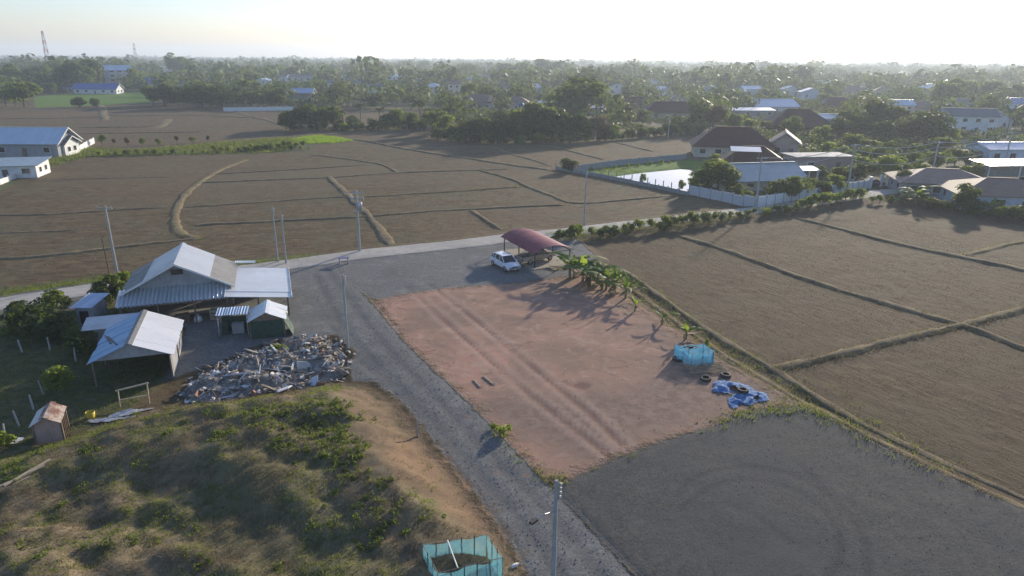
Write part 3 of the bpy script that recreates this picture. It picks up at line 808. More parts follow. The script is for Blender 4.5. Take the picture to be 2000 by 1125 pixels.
wl = MB(); wl.box((-4.3, HL / 2, 1.35), (0.12, HL - 1.2, 2.7)); wl.build('side_wall', M_GREYWALL, house)
for i in range(9):                              # corrugated awning, sheet by sheet
    x0 = -4.95 + i * 1.035
    MB().corr((x0, -1.65 + random.uniform(-0.05, 0.05), 2.22), (x0 + 1.05, -1.65 + random.uniform(-0.05, 0.05), 2.22 + (i % 2) * 0.012), (x0 + 1.05, yg, 3.02 + (i % 2) * 0.012), (x0, yg, 3.02), 0.345, 0.1).build('awning_sheet', R_FIBRE, house)
MB().bar((-4.9, -1.6, 2.14), (4.3, -1.6, 2.14), 0.09).build('awning_beam', M_WOOD, house)
for x, y, z in ((-4.6, -1.5, 2.15), (-1.6, -1.5, 2.15), (1.4, -1.5, 2.15), (4.2, -1.5, 2.15), (4.4, 3.0, 2.6), (4.4, 7.4, 2.6), (9.5, -2.0, 1.85), (9.5, 2.4, 1.85), (9.5, 6.7, 1.85), (6.9, -2.0, 2.1)):
    MB().box((x, y, z / 2), (0.14, 0.14, z)).build('post', M_CONC if z > 2.2 else M_WOOD, house)
lr = slope(4.25, 2.63, 9.85, 1.98, -1.05, 7.05, 0.06); lr.build('side_roof', R_WHITE, house)
slope(4.05, 2.60, 9.95, 1.93, -2.45, -0.9, 0.05).build('side_roof_front', R_WHITE, house)
MB().bar((9.9, -2.45, 1.98), (9.9, 7.1, 2.0), 0.06, 0.2).build('side_roof_fascia', M_WHITE, house)
MB().slab([(4.6, 7.6, 2.9), (6.6, 7.6, 2.75), (6.6, 8.9, 2.6), (4.6, 8.9, 2.75)], 0.05).build('rear_awning_sheet', R_FIBRE, house)
MB().box((7.0, 7.0, 0.95), (5.2, 0.12, 1.9)).build('rear_wall', M_GREYWALL, house)
MB().poly([(-4.2, 0.9, 0.03), (4.3, 0.9, 0.03), (4.3, 7.3, 0.03), (-4.2, 7.3, 0.03)]).build('floor', M_CONC, house)
fl = MB()
for i in range(7): fl.box((-4.28, 1.2 + i * 0.9, 1.5), (0.02, 0.3, 0.9))
# things stored under the roofs
def on_house(x, y, z=0.0):
    r = rotz((x, y), A19); return (hx + r[0], hy + r[1], ground_z(hx + r[0], hy + r[1]) + z)
def crate(label, x, y, s, mat, rz=0.0):
    o = T('wooden_crate', label, 'crate', on_house(x, y), A19 + rz, 'crates stored under the farmhouse roofs')
    for sx in (-1, 1):
        for sy in (-1, 1): MB().box((sx * s[0] * 0.46, sy * s[1] * 0.46, s[2] / 2), (s[0] * 0.08, s[1] * 0.08, s[2])).build('corner_post', mat, o)
    for zz in (0.18, 0.5, 0.82):
        m = MB(); m.box((0, -s[1] * 0.5, s[2] * zz), (s[0], 0.03, s[2] * 0.22)); m.box((0, s[1] * 0.5, s[2] * zz), (s[0], 0.03, s[2] * 0.22))
        m.box((-s[0] * 0.5, 0, s[2] * zz), (0.03, s[1] * 0.96, s[2] * 0.22)); m.box((s[0] * 0.5, 0, s[2] * zz), (0.03, s[1] * 0.96, s[2] * 0.22)); m.build('slat', mat, o)
    MB().box((0, 0, 0.06), (s[0] * 0.9, s[1] * 0.9, 0.04)).build('base', mat, o)
crate('pale wooden crate under the left end of the corrugated awning', -3.2, -0.9, (0.9, 0.7, 0.7), M_PALEWOOD)
crate('brown wooden crate under the middle of the corrugated awning', 0.2, -0.8, (1.1, 0.8, 0.8), M_WOOD, 0.3)
crate('pale slatted crate under the right end of the corrugated awning', 3.0, -1.0, (0.8, 0.7, 1.1), M_PALEWOOD, -0.2)
crate('brown slatted crate under the front of the wide side roof', 7.9, -1.6, (1.2, 0.7, 1.0), M_WOOD, 0.1)
def sack(label, x, y, mat):
    o = T('sack', label, 'sack', on_house(x, y), random.uniform(0, 3), 'sacks under the farmhouse roofs')
    MB().lathe([(0.02, 0.0), (0.34, 0.03), (0.38, 0.25), (0.30, 0.5), (0.12, 0.62), (0.16, 0.72), (0.02, 0.7)], 9).build('bag', mat, o, True)
    MB().lathe([(0.13, 0.60), (0.15, 0.63), (0.13, 0.66)], 8).build('tie', M_WOOD, o)
sack('white sack beside the brown crate under the awning', 1.5, -1.2, M_WHITE)
sack('pale sack at the foot of the awning post near the kiosk', 4.5, -1.9, M_CREAM)
sack('white sack under the outer edge of the wide side roof', 9.0, -1.7, M_WHITE)

def gable_shed(name, label, cat, org, rz, hw, L, ze, zr, roof_l, roof_r, walls, wmat, n_sheets=5, posts=True, wall_in=0.3, cap=None, post_mat=None):
    o = T(name, label, cat, (org[0], org[1], ground_z(*org)), rz)
    for s_, mt in ((-1, roof_l), (1, roof_r)):
        for i in range(n_sheets):
            y0 = L * i / n_sheets; y1 = L * (i + 1) / n_sheets + 0.06
            dz = 0.012 * (i % 2)
            e = random.uniform(-0.06, 0.06)
            MB().slab([(s_ * 0.01, y0, zr + dz), (s_ * (hw + e), y0, ze + dz), (s_ * (hw + e), y1, ze + dz), (s_ * 0.01, y1, zr + dz)], 0.03).build('roof_sheet', mt, o)
    c = MB()
    for s_ in (-1, 1): c.slab([(0, -0.06, zr + 0.06), (s_ * 0.28, -0.06, zr - 0.05), (s_ * 0.28, L + 0.06, zr - 0.05), (0, L + 0.06, zr + 0.06)], 0.03)
    c.build('ridge_cap', cap or roof_r, o)
    wi = hw - wall_in; zt = ze + (zr - ze) * wall_in / hw
    if 'b' in walls: MB().poly([(-wi, L - 0.25, 0), (wi, L - 0.25, 0), (wi, L - 0.25, zt - 0.05), (0, L - 0.25, zr - 0.08), (-wi, L - 0.25, zt - 0.05)]).build('wall', wmat, o)
    if 'f' in walls: MB().poly([(-wi, 0.3, 0), (wi, 0.3, 0), (wi, 0.3, zt - 0.05), (0, 0.3, zr - 0.08), (-wi, 0.3, zt - 0.05)]).build('wall', wmat, o)
    if 'g' in walls: MB().poly([(-wi, 0.3, zt - 0.1), (wi, 0.3, zt - 0.1), (0, 0.3, zr - 0.08)]).build('gable_panel', M_GREYWALL, o)
    for s_, kx in ((-1, 'l'), (1, 'r')):
        if kx in walls: MB().box((s_ * wi, L / 2, (zt - 0.06) / 2), (0.08, L - 0.6, zt - 0.08)).build('wall', wmat, o)
    if posts:
        for s_ in (-1, 1):
            for yy in ((0.35, L - 0.35) if L < 5 else (0.35, L / 2, L - 0.35)):
                MB().box((s_ * (wi + 0.06), yy, (zt - 0.05) / 2), (0.11, 0.11, zt - 0.08)).build('post', post_mat or M_WOOD, o)
        for s_ in (-1, 1): MB().bar((s_ * wi, 0.15, zt - 0.08), (s_ * wi, L - 0.15, zt - 0.08), 0.08).build('eave_beam', M_WOOD, o)
    return o
barn = gable_shed('open_barn', 'open barn with sky-blue reflection coloured into left roof slope, white right slope beside gravel yard', 'barn', (-28.2, 46.1), A19, 2.9, 7.4, 2.0, 3.25, R_BARNSKY, R_WHITE, 'bgr', M_GREYWALL, 6, True, 0.35, R_OLDGALV)
cu = MB()
for i in range(6):
    cu.poly([(2.62 + 0.05 * math.sin(i * 2), 0.2 + i * 0.12, 0.1 + 0.12 * i), (2.62 + 0.05 * math.sin(i * 2 + 2), 0.32 + i * 0.12, 0.22 + 0.12 * i), (2.62 + 0.05 * math.sin(i * 2 + 2), 0.32 + i * 0.12, 1.95), (2.62 + 0.05 * math.sin(i * 2), 0.2 + i * 0.12, 1.95)])
cu.build('hanging_sheet', M_CREAM, barn)
for k_ in range(2): MB().bar((-1.0 - k_ * 0.6, 1.2 + k_, 2.86 - k_ * 0.25), (-2.3 - k_ * 0.3, 4.6 + k_ * 0.5, 2.31 - k_ * 0.08), 0.12, 0.05).build('dark_slit_strip', M_STEEL, barn)  # dark strips on the sheets imitate the shade in two open slits
lt = T('low_lean_to', 'low lean-to with one pale sloping roof between the farmhouse and the open barn', 'shed', (-33.4, 53.3, ground_z(-33.4, 53.3)), A19)
MB().slab([(-2.3, -1.0, 1.95), (2.3, -1.0, 1.95), (2.3, 1.4, 2.25), (-2.3, 1.4, 2.25)], 0.05).build('roof_sheet', R_GALV, lt)
MB().box((0.2, 0.2, 0.95), (3.4, 1.5, 1.9)).build('wall', M_GREYWALL, lt)
MB().box((0.2, -0.58, 0.9), (0.7, 0.06, 1.7)).build('door', M_WOOD, lt)
# kiosk with corrugated canopy
kp = g(452, 613, 2.05); kk = T('canopy_kiosk', 'small kiosk under a corrugated canopy left of the green hut', 'kiosk', (kp[0], kp[1], ground_z(*kp)), rad(13))
for i in range(3): MB().corr((-1.35 + i * 0.9, -0.1, 1.98), (-0.43 + i * 0.9, -0.1, 1.98 + 0.012 * (i % 2)), (-0.43 + i * 0.9, 1.35, 2.2 + 0.012 * (i % 2)), (-1.35 + i * 0.9, 1.35, 2.2), 0.22, 0.035).build('canopy_sheet', R_PALEBLUE, kk)
for x, y in ((-1.2, 0.0), (1.2, 0.0), (-1.2, 1.25), (1.2, 1.25)): MB().box((x, y, 0.98), (0.08, 0.08, 1.95)).build('post', M_GALV, kk)
MB().box((0.3, 0.75, 0.45), (1.0, 0.6, 0.9)).build('counter', M_GREYWALL, kk)
MB().box((0.0, 1.2, 0.7), (2.2, 0.06, 1.4)).build('back_panel', M_GREENSHEET, kk)
MB().box((-0.8, 0.6, 0.55), (0.5, 0.5, 1.1)).build('cabinet', M_GREENSHEET, kk)
gp0 = Vector(g(481, 630, 1.7)); gp1 = Vector(g(558, 624, 1.7)); gm = (gp0 + gp1) / 2
hut = gable_shed('green_hut', 'small hut with green netting walls and white gable roof below the side roof', 'hut', (gm.x, gm.y), rad(16), 1.62, 3.3, 1.7, 2.45, R_WHITE, R_WHITE, 'fblr', M_GREENSHEET, 3, True, 0.28)
MB().poly([(-1.3, 0.27, 1.65), (1.3, 0.27, 1.65), (0, 0.27, 2.35)]).build('gable_panel', M_WOOD, hut)
MB().slab([(1.42, 0.4, 1.5), (2.1, 0.3, 0.05), (2.1, 2.4, 0.05), (1.42, 2.6, 1.5)], 0.03).build('leaning_panel', M_GREENSHEET, hut)
tp = g(157, 601, 2.1); th_ = T('tool_hut', 'narrow grey tool hut with one sloping corrugated sheet roof beside the leafy tree', 'hut', (tp[0], tp[1], ground_z(*tp)), rad(2))
for i in range(2): MB().corr((-0.95 + i * 0.95, -0.05, 2.1), (i * 0.95 + 0.03, -0.05, 2.1), (i * 0.95 + 0.15, 3.0, 2.45), (-0.83 + i * 0.95, 3.0, 2.45), 0.24, 0.04).build('roof_sheet', R_PALEBLUE, th_)
MB().box((0.05, 1.45, 1.0), (1.55, 2.2, 2.0)).build('wall', M_GREYWALL, th_)
MB().box((0.0, 0.32, 0.85), (0.75, 0.06, 1.6)).build('door', M_STEEL, th_)
rp = Vector(g(78, 833, 1.45)); rq = Vector(g(114, 833, 1.45)); rm = (Vector(g(85, 820, 1.9)))
rust = gable_shed('rusty_hut', 'tiny shack with rust-streaked gable roof at the edge of the overgrown mound', 'hut', (rm.x, rm.y), rad(22), 0.85, 2.2, 1.4, 1.9, R_GALV, R_RUST, 'fbl', M_PINK, 2, True, 0.16)
for i in range(5): MB().bar((0.78, 0.4 + i * 0.35, 0.02), (0.78, 0.45 + i * 0.35, 1.38), 0.05).build('side_slat', M_WOOD, rust)

# ---------------------------------------------------------------- carport
cF, cR, cL = Vector((2.62, 76.3)), Vector((6.7, 78.3)), Vector((-0.63, 83.0))
cax = (cL - cF).normalized(); ccx = Vector((cax.y, -cax.x)); 
if ccx.dot(cR - cF) < 0: ccx = -ccx
crot = math.atan2(ccx.y, ccx.x)
cpz = 0.02
cp = T('carport', 'carport with arched maroon sheet roof on thin steel posts', 'carport', (cF.x, cF.y, cpz), crot)
CW, CLn = 4.7, 8.3
def arc_pt(t, y, dz=0.0):
    x = -0.35 + (CW + 0.7) * t; z = 1.80 + 1.0 * math.sin(math.pi * (0.06 + 0.88 * t)) ** 0.9 - 0.18
    return (x, y, z + dz)
NS, NA = 10, 24
for j in range(NS):                              # roof sheets, one beside the next
    y0 = -0.4 + (CLn + 0.8) * j / NS; y1 = -0.4 + (CLn + 0.8) * (j + 1) / NS + 0.04
    m = MB()
    for a in range(NA):
        t0, t1 = a / NA, (a + 1) / NA; dz = 0.008 * (j % 2)
        n = len(m.v)
        m.v += [arc_pt(t0, y0, dz), arc_pt(t1, y0, dz), arc_pt(t1, y1, dz), arc_pt(t0, y1, dz)] + [arc_pt(t0, y0, dz - 0.025), arc_pt(t1, y0, dz - 0.025), arc_pt(t1, y1, dz - 0.025), arc_pt(t0, y1, dz - 0.025)]
        m.f += [(n, n + 1, n + 2, n + 3), (n + 7, n + 6, n + 5, n + 4)]; m.m += [0] * 2
    m.build('roof_sheet', R_MAROON, cp)
for y in (-0.3, 2.7, 5.6, CLn + 0.3):
    MB().tube([arc_pt(t / 12, y, -0.06) for t in range(13)], 0.035, 5).build('roof_rib', M_STEEL, cp)
for x in (0.0, CW):
    for y in (0.0, CLn / 2, CLn): 
        MB().box((x, y, 0.875), (0.1, 0.1, 1.75)).build('post', M_STEEL, cp)
    MB().bar((x, -0.3, 1.73), (x, CLn + 0.3, 1.73), 0.08).build('eave_beam', M_STEEL, cp)
for y in (0.0, CLn / 2, CLn): MB().bar((0, y, 1.72), (CW, y, 1.72), 0.06).build('tie_beam', M_STEEL, cp)
sl = MB()
M_SLAB = pm('carport_slab', (0.42, 0.37, 0.29), (0.30, 0.26, 0.20), 1.5, 0.85)
sl.slab([(-0.7, -0.5, 0.07), (CW + 0.5, -0.5, 0.07), (CW + 0.5, CLn + 0.2, 0.07), (-0.7, CLn + 0.2, 0.07)], 0.12); sl.build('floor_slab', M_SLAB, cp)
# loose boards on the slab's front edge
pb = T('board_pile', 'small pile of loose timber boards under the front of the carport', 'boards', (cF.x + 2.6, cF.y + 0.5, 0.1), crot + 0.2)
for i in range(5): MB().box((random.uniform(-0.2, 0.2), -0.5 + i * 0.24, 0.04 + 0.03 * (i % 2)), (2.2, 0.18, 0.035), random.uniform(-0.1, 0.1)).build('board', M_PALEWOOD, pb)

# ---------------------------------------------------------------- vehicles
k = NT('white_car_paint'); M_CARW = k.fin(k.bsdf(k.mix(k.noise(k.obj(), 1.0), (0.72, 0.73, 0.74), (0.66, 0.67, 0.68)), 0.22, 0.5))
k = NT('beige_truck_paint'); M_CARB = k.fin(k.bsdf(k.mix(k.noise(k.obj(), 1.4, 4.0), (0.42, 0.36, 0.27), (0.34, 0.28, 0.21)), 0.32, 0.5))
k = NT('car_glass'); M_CARG = k.fin(k.bsdf((0.015, 0.018, 0.02), 0.06, 0.6))
k = NT('lamp_lens'); M_LAMP = k.fin(k.bsdf((0.75, 0.76, 0.78), 0.12, 0.5))
k = NT('red_lamp_lens'); M_TAIL = k.fin(k.bsdf((0.35, 0.01, 0.01), 0.15, 0.5))
k = NT('black_plastic'); M_PLAST = k.fin(k.bsdf((0.025, 0.025, 0.027), 0.6, 0.4))
def loft(stations, mat, name, parent, smooth=True, closed_ends=True):
    """stations: (x, [(y, z), ...]) half sections from bottom centre outwards to top centre; mirrored"""
    m = MB(); n = None
    for x, half in stations:
        sec = [(y, z) for y, z in half] + [(-y, z) for y, z in reversed(half)]
        n = len(sec); m.v += [(x, y, z) for y, z in sec]
    for i in range(len(stations) - 1):
        for j in range(n):
            j2 = (j + 1) % n
            m.f.append((i * n + j, i * n + j2, (i + 1) * n + j2, (i + 1) * n + j)); m.m.append(0)
    if closed_ends:
        m.f.append(tuple(range(n))); m.m.append(0); m.f.append(tuple((len(stations) - 1) * n + j for j in reversed(range(n)))); m.m.append(0)
    o = m.build(name, mat, parent, smooth)
    return o
def wheel(parent, x, y, r, w):
    M = Matrix.Translation((x, y, r)) @ Matrix.Rotation(math.pi / 2, 4, 'X')
    t = MB().lathe([(r * 0.62, -w / 2), (r * 0.94, -w / 2), (r, -w * 0.3), (r, w * 0.3), (r * 0.94, w / 2), (r * 0.62, w / 2)], 18, M=M).build('wheel', M_RUBBER, parent, True)
    s_ = 1 if y > 0 else -1
    rm_ = MB().lathe([(r * 0.64, -w * 0.40 * s_), (r * 0.5, -w * 0.46 * s_), (r * 0.15, -w * 0.42 * s_), (0.01, -w * 0.42 * s_)], 14, M=M); rm_.build('rim', M_RIM, t, True)
    ar = MB().lathe([(r * 1.16, -w * 0.55 * s_), (r * 1.0, -w * 0.6 * s_)], 18, M=M)
    return t
def half(w, zb, zs, zt, tuck=0.06):
    return [(0.0, zb), (w - 0.12, zb), (w - 0.02, zb + 0.14), (w, (zb + zs) / 2), (w - 0.01, zs - 0.06), (w - tuck, zt), (0.0, zt + 0.02)]
def suv(label, u, v, rz):
    p = g(u, v)
    o = T('parked_suv', label, 'car', (p[0], p[1], ground_z(*p)), rz)
    loft([(-2.28, half(0.80, 0.42, 0.72, 0.80)), (-2.20, half(0.86, 0.32, 0.92, 1.0)), (-1.9, half(0.91, 0.28, 0.98, 1.04)), (-0.6, half(0.92, 0.24, 0.97, 1.02)), (0.75, half(0.92, 0.24, 0.95, 1.0)),
          (1.05, half(0.915, 0.26, 0.93, 1.0)), (1.75, half(0.90, 0.28, 0.84, 0.93)), (2.1, half(0.86, 0.30, 0.76, 0.84)), (2.27, half(0.76, 0.36, 0.62, 0.70))], M_CARW, 'body', o)
    gh = [(-2.18, [(0.0, 1.0), (0.80, 1.0), (0.78, 1.02), (0.0, 1.02)]), (-1.62, [(0.0, 1.0), (0.83, 1.0), (0.64, 1.55), (0.0, 1.57)]), (-0.2, [(0.0, 0.98), (0.84, 0.98), (0.66, 1.62), (0.0, 1.64)]),
          (0.35, [(0.0, 0.98), (0.84, 0.98), (0.64, 1.58), (0.0, 1.60)]), (1.18, [(0.0, 0.98), (0.80, 0.98), (0.78, 1.0), (0.0, 1.0)])]
    loft(gh, M_CARG, 'window_glass', o, False)
    MB().slab([(-1.72, -0.60, 1.56), (-0.3, -0.66, 1.65), (0.40, -0.60, 1.61), (0.40, 0.60, 1.61), (-0.3, 0.66, 1.65), (-1.72, 0.60, 1.56)], 0.06).build('roof', M_CARW, o)
    for s_ in (-1, 1):
        for a, b in (((1.16, s_ * 0.80, 1.0), (0.36, s_ * 0.66, 1.6)), ((0.05, s_ * 0.86, 0.98), (0.0, s_ * 0.67, 1.62)), ((-0.95, s_ * 0.86, 1.0), (-0.95, s_ * 0.67, 1.60)), ((-1.6, s_ * 0.85, 1.02), (-1.5, s_ * 0.66, 1.55)), ((-2.16, s_ * 0.79, 1.02), (-1.66, s_ * 0.64, 1.54))):
            MB().bar(a, b, 0.07).build('pillar', M_CARW, o)
        for x in (-1.40, 1.42): wheel(o, x, s_ * 0.82, 0.36, 0.24)
        MB().box((2.12, s_ * 0.62, 0.70), (0.22, 0.34, 0.15)).build('headlight', M_LAMP, o)
        MB().box((-2.22, s_ * 0.70, 0.90), (0.14, 0.22, 0.24)).build('tail_light', M_TAIL, o)
        MB().box((0.85, s_ * 1.0, 1.02), (0.14, 0.20, 0.14)).build('wing_mirror', M_CARW, o)
        MB().tube([(-1.5, s_ * 0.60, 1.62), (-1.0, s_ * 0.62, 1.69), (0.1, s_ * 0.62, 1.69)], 0.02, 5).build('roof_rail', M_PLAST, o)
        MB().box((0.0, s_ * 0.915, 0.33), (2.2, 0.05, 0.12)).build('side_sill', M_PLAST, o)
        for x in (-0.1, -1.0): MB().box((x, s_ * 0.93, 0.88), (0.18, 0.03, 0.04)).build('door_handle', M_PLAST, o)
        MB().box((2.26, s_ * 0.17, 0.64), (0.06, 0.26, 0.17)).build('grille', M_PLAST, o)
    MB().box((2.24, 0, 0.40), (0.1, 1.2, 0.12)).build('front_intake', M_PLAST, o)
    MB().box((2.31, 0, 0.47), (0.02, 0.42, 0.11)).build('number_plate', M_WHITE, o)
    return o
vf = Vector(g(982, 533)); vr = Vector(g(962, 520)); d_ = (vf - vr)
a_suv = math.atan2(d_.y, d_.x)
suv('white SUV parked on the grey gravel in front of the carport', 987, 523, a_suv + rad(4))
def pickup(label, p, rz, z):
    o = T('pickup_truck', label, 'pickup truck', (p[0], p[1], z), rz)
    loft([(-0.35, half(0.84, 0.42, 0.95, 1.0)), (0.3, half(0.86, 0.36, 0.95, 1.0)), (1.1, half(0.86, 0.36, 0.94, 1.0)), (1.35, half(0.855, 0.38, 0.92, 1.0)), (2.1, half(0.84, 0.40, 0.86, 0.94)), (2.42, half(0.80, 0.40, 0.78, 0.86)), (2.55, half(0.72, 0.44, 0.66, 0.72))], M_CARB, 'cab_body', o)
    loft([(-0.30, [(0.0, 0.98), (0.78, 0.98), (0.66, 1.55), (0.0, 1.57)]), (0.55, [(0.0, 0.98), (0.79, 0.98), (0.66, 1.57), (0.0, 1.59)]), (1.28, [(0.0, 0.98), (0.77, 0.98), (0.75, 1.0), (0.0, 1.0)])], M_CARG, 'window_glass', o, False)
    MB().slab([(-0.36, -0.64, 1.59), (0.6, -0.64, 1.62), (0.6, 0.64, 1.62), (-0.36, 0.64, 1.59)], 0.05).build('roof', M_CARB, o)
    for s_ in (-1, 1):
        for a, b in (((1.26, s_ * 0.77, 1.0), (0.56, s_ * 0.67, 1.59)), ((0.3, s_ * 0.81, 0.98), (0.25, s_ * 0.67, 1.58)), ((-0.3, s_ * 0.79, 0.98), (-0.32, s_ * 0.67, 1.56))): MB().bar(a, b, 0.07).build('pillar', M_CARB, o)
        MB().box((-1.5, s_ * 0.80, 0.76), (2.2, 0.07, 0.52)).build('bed_side', M_CARB, o)
        for x in (-1.50, 1.62): wheel(o, x, s_ * 0.74, 0.34, 0.22)
        MB().box((2.48, s_ * 0.56, 0.70), (0.14, 0.3, 0.16)).build('headlight', M_LAMP, o)
        MB().box((-2.6, s_ * 0.74, 0.78), (0.06, 0.12, 0.24)).build('tail_light', M_TAIL, o)
        MB().box((1.05, s_ * 0.95, 1.02), (0.12, 0.18, 0.14)).build('wing_mirror', M_PLAST, o)
        MB().box((0.4, s_ * 0.875, 0.88), (0.18, 0.03, 0.04)).build('door_handle', M_PLAST, o)
    MB().box((-2.58, 0, 0.76), (0.06, 1.5, 0.5)).build('tailgate', M_CARB, o)
    MB().box((-1.5, 0, 0.53), (2.18, 1.52, 0.06)).build('bed_floor', M_PLAST, o)
    MB().box((-0.42, 0, 0.8), (0.06, 1.54, 0.5)).build('bed_front', M_CARB, o)
    MB().box((2.55, 0, 0.5), (0.14, 1.5, 0.16)).build('front_bumper', M_GALV, o)
    MB().box((2.55, 0, 0.70), (0.06, 0.75, 0.14)).build('grille', M_PLAST, o)
    MB().box((-2.64, 0, 0.46), (0.12, 1.4, 0.12)).build('rear_bumper', M_GALV, o)
    MB().box((-0.3, 0, 0.40), (4.0, 0.8, 0.16)).build('chassis', M_PLAST, o)
    return o
w0 = Vector(g(1034, 519)); w1 = Vector(g(1074, 510)); d_ = w1 - w0
a_pk = math.atan2(d_.y, d_.x); mid = (w0 + w1) / 2 + Vector((-math.sin(a_pk), math.cos(a_pk))) * 0.78
pickup('beige pickup truck with open cargo bed parked under the carport', mid, a_pk, 0.095)

# ---------------------------------------------------------------- pens, tarpaulin, tyres, small things on the lot
def net_material(name, c, c2, alpha):
    k = NT(name); co = k.obj()
    f = k.remap(k.noise(co, 1.6, 4.0, 0.6), 0.35, 0.7)
    sep = k.n('ShaderNodeSeparateXYZ'); k.put(sep.inputs[0], co)
    th = k.math('ADD', k.math('ABSOLUTE', k.math('SINE', k.math('MULTIPLY', sep.outputs[2], 28.0))), k.math('ABSOLUTE', k.math('SINE', k.math('MULTIPLY', k.math('ADD', sep.outputs[0], sep.outputs[1]), 28.0))))
    al = k.math('MULTIPLY', k.remap(th, 0.6, 1.6, 1.25, 0.75), k.math('ADD', alpha - 0.12, k.math('MULTIPLY', f, 0.3)), clamp=True)
    p = k.bsdf(k.mix(f, c, c2), 0.5, 0.4, alpha=al)
    tr = k.n('ShaderNodeBsdfTranslucent'); k.put(tr.inputs[0], c2)
    mx = k.n('ShaderNodeMixShader'); mx.inputs[0].default_value = 0.28
    k.t.links.new(p, mx.inputs[1]); k.t.links.new(tr.outputs[0], mx.inputs[2])
    return k.fin(mx.outputs[0])
M_NETA = net_material('turquoise_netting', (0.13, 0.40, 0.48), (0.20, 0.52, 0.60), 0.46)
M_NETB = net_material('blue_netting', (0.05, 0.28, 0.46), (0.09, 0.38, 0.60), 0.58)
def net_panel(a, b, h0, h1, parent, mat, sag=0.06, n=10, lift=0.0):
    a = Vector(a); b = Vector(b); d = (b - a); nr = Vector((-d.y, d.x, 0)).normalized()
    m = MB(); rows = 5
    for i in range(n + 1):
        t = i / n
        for j in range(rows + 1):
            s = j / rows
            p = a.lerp(b, t); hh = (h0 + (h1 - h0) * t) * (1 - 0.10 * math.sin(math.pi * t * 2) ** 2)
            w = sag * math.sin(t * 9.0 + j * 1.3) * (1 - s * 0.4) + random.uniform(-0.02, 0.02)
            m.v.append(tuple(p + nr * w + Vector((0, 0, lift + hh * s))))
    for i in range(n):
        for j in range(rows):
            k0 = i * (rows + 1) + j
            m.f.append((k0, k0 + rows + 1, k0 + rows + 2, k0 + 1)); m.m.append(0)
    return m.build('net_panel', mat, parent, True)
# near pen at the foot of the picture
zpen = 1.35
C1 = [Vector((*g(826, 1064, zpen + 0.3), 0)), Vector((*g(951, 1044, zpen + 0.3), 0)), Vector((*g(982, 1089, zpen + 0.3), 0)), Vector((*g(855, 1119, zpen + 0.3), 0))]
c0 = sum(C1, Vector()) / 4; z0 = min(ground_z(p.x, p.y) for p in C1)
pen = T('net_pen', 'square turquoise netting pen on the bank at the bottom edge of the picture', 'pen', (c0.x, c0.y, z0))
L1 = [p - c0 for p in C1]
top = zpen + 0.3 - z0
for i in range(4):
    a, b = L1[i], L1[(i + 1) % 4]
    net_panel(a, b, top, top, pen, M_NETA, 0.05)
    MB().tube([a + Vector((0, 0, top)), b + Vector((0, 0, top))], 0.018, 5).build('top_rail', M_BAMBOO, pen)
    for j in range(3 if i % 2 else 5):
        t = j / (3 if i % 2 else 5); q = a.lerp(b, t)
        MB().tube([q + Vector((0, 0, -0.3)), q + Vector((0, 0, top + 0.05))], 0.025, 5).build('stake', M_STEEL if j else M_BAMBOO, pen)
MB().tube([L1[0].lerp(L1[1], 0.38) + Vector((0, 0, top + 0.03)), L1[3].lerp(L1[2], 0.30) + Vector((0, 0, top + 0.03))], 0.03, 5).build('cross_pole', M_WHITE, pen)
MB().tube([L1[0] * 1.25 + Vector((0, -0.5, 0.15)), L1[1] * 0.8 + Vector((0, -1.0, 0.6))], 0.025, 5).build('loose_pole', M_BAMBOO, pen)
# blue pen on the dirt lot
zt = 1.15
C2 = [Vector((*g(1318, 674, zt), 0)), Vector((*g(1375, 671, zt), 0)), Vector((*g(1395, 684, zt), 0)), Vector((*g(1391, 712, 0), 0)), Vector((*g(1350, 716, 0), 0))]
c0 = sum(C2, Vector()) / 5; z0 = ground_z(c0.x, c0.y)
pen2 = T('netting_enclosure', 'sagging bright blue netting enclosure on the red dirt lot', 'pen', (c0.x, c0.y, z0))
L2 = [p - c0 for p in C2]
hs = [zt, zt, zt, zt * 0.95, zt * 0.9]
for i in range(5):
    a, b = L2[i], L2[(i + 1) % 5]
    net_panel(a, b, hs[i], hs[(i + 1) % 5], pen2, M_NETB, 0.09)
    MB().tube([a + Vector((0, 0, -0.2)), a + Vector((0, 0, hs[i] + 0.06))], 0.025, 5).build('stake', M_BAMBOO, pen2)
    q = a.lerp(b, 0.5); MB().tube([q + Vector((0, 0, -0.2)), q + Vector((0, 0, hs[i]))], 0.02, 5).build('stake', M_STEEL, pen2)
dn = MB()
for i in range(14):
    a = random.uniform(0, 6.28); dn.slab([(L2[0].lerp(L2[1], 0.5).x + math.cos(a) * 0.3 + random.uniform(-0.5, 0.5), L2[0].y - 0.15 + random.uniform(-.2, .2), zt - 0.1 + random.uniform(-0.15, 0.1)) for _ in range(3)], 0.01)
dn.build('black_netting_scrap', M_PLAST, pen2)
# bamboo rack lying beside it
rk = T('bamboo_rack', 'flat rack of parallel bamboo slats lying beside the blue enclosure', 'rack', (*g(1378, 722), ground_z(*g(1378, 722)) + 0.02), rad(8))
for i in range(7): MB().tube([(-1.55, -0.75 + i * 0.26, 0.12 + random.uniform(0, 0.03)), (1.6 + random.uniform(-0.1, 0.1), -0.72 + i * 0.26, 0.12 + random.uniform(0, 0.03))], 0.035, 5).build('slat', M_BAMBOO, rk)
for x in (-1.3, 0.1, 1.4): MB().tube([(x, -0.95, 0.06), (x, 1.0, 0.06)], 0.04, 5).build('bearer', M_BAMBOO, rk)
rk2 = T('bamboo_ladder', 'short bamboo ladder lying right of the blue enclosure', 'ladder', (*g(1418, 698), ground_z(*g(1418, 698)) + 0.02), rad(-58))
for y in (-0.28, 0.28): MB().tube([(-1.1, y, 0.08), (1.1, y, 0.1)], 0.035, 5).build('rail', M_BAMBOO, rk2)
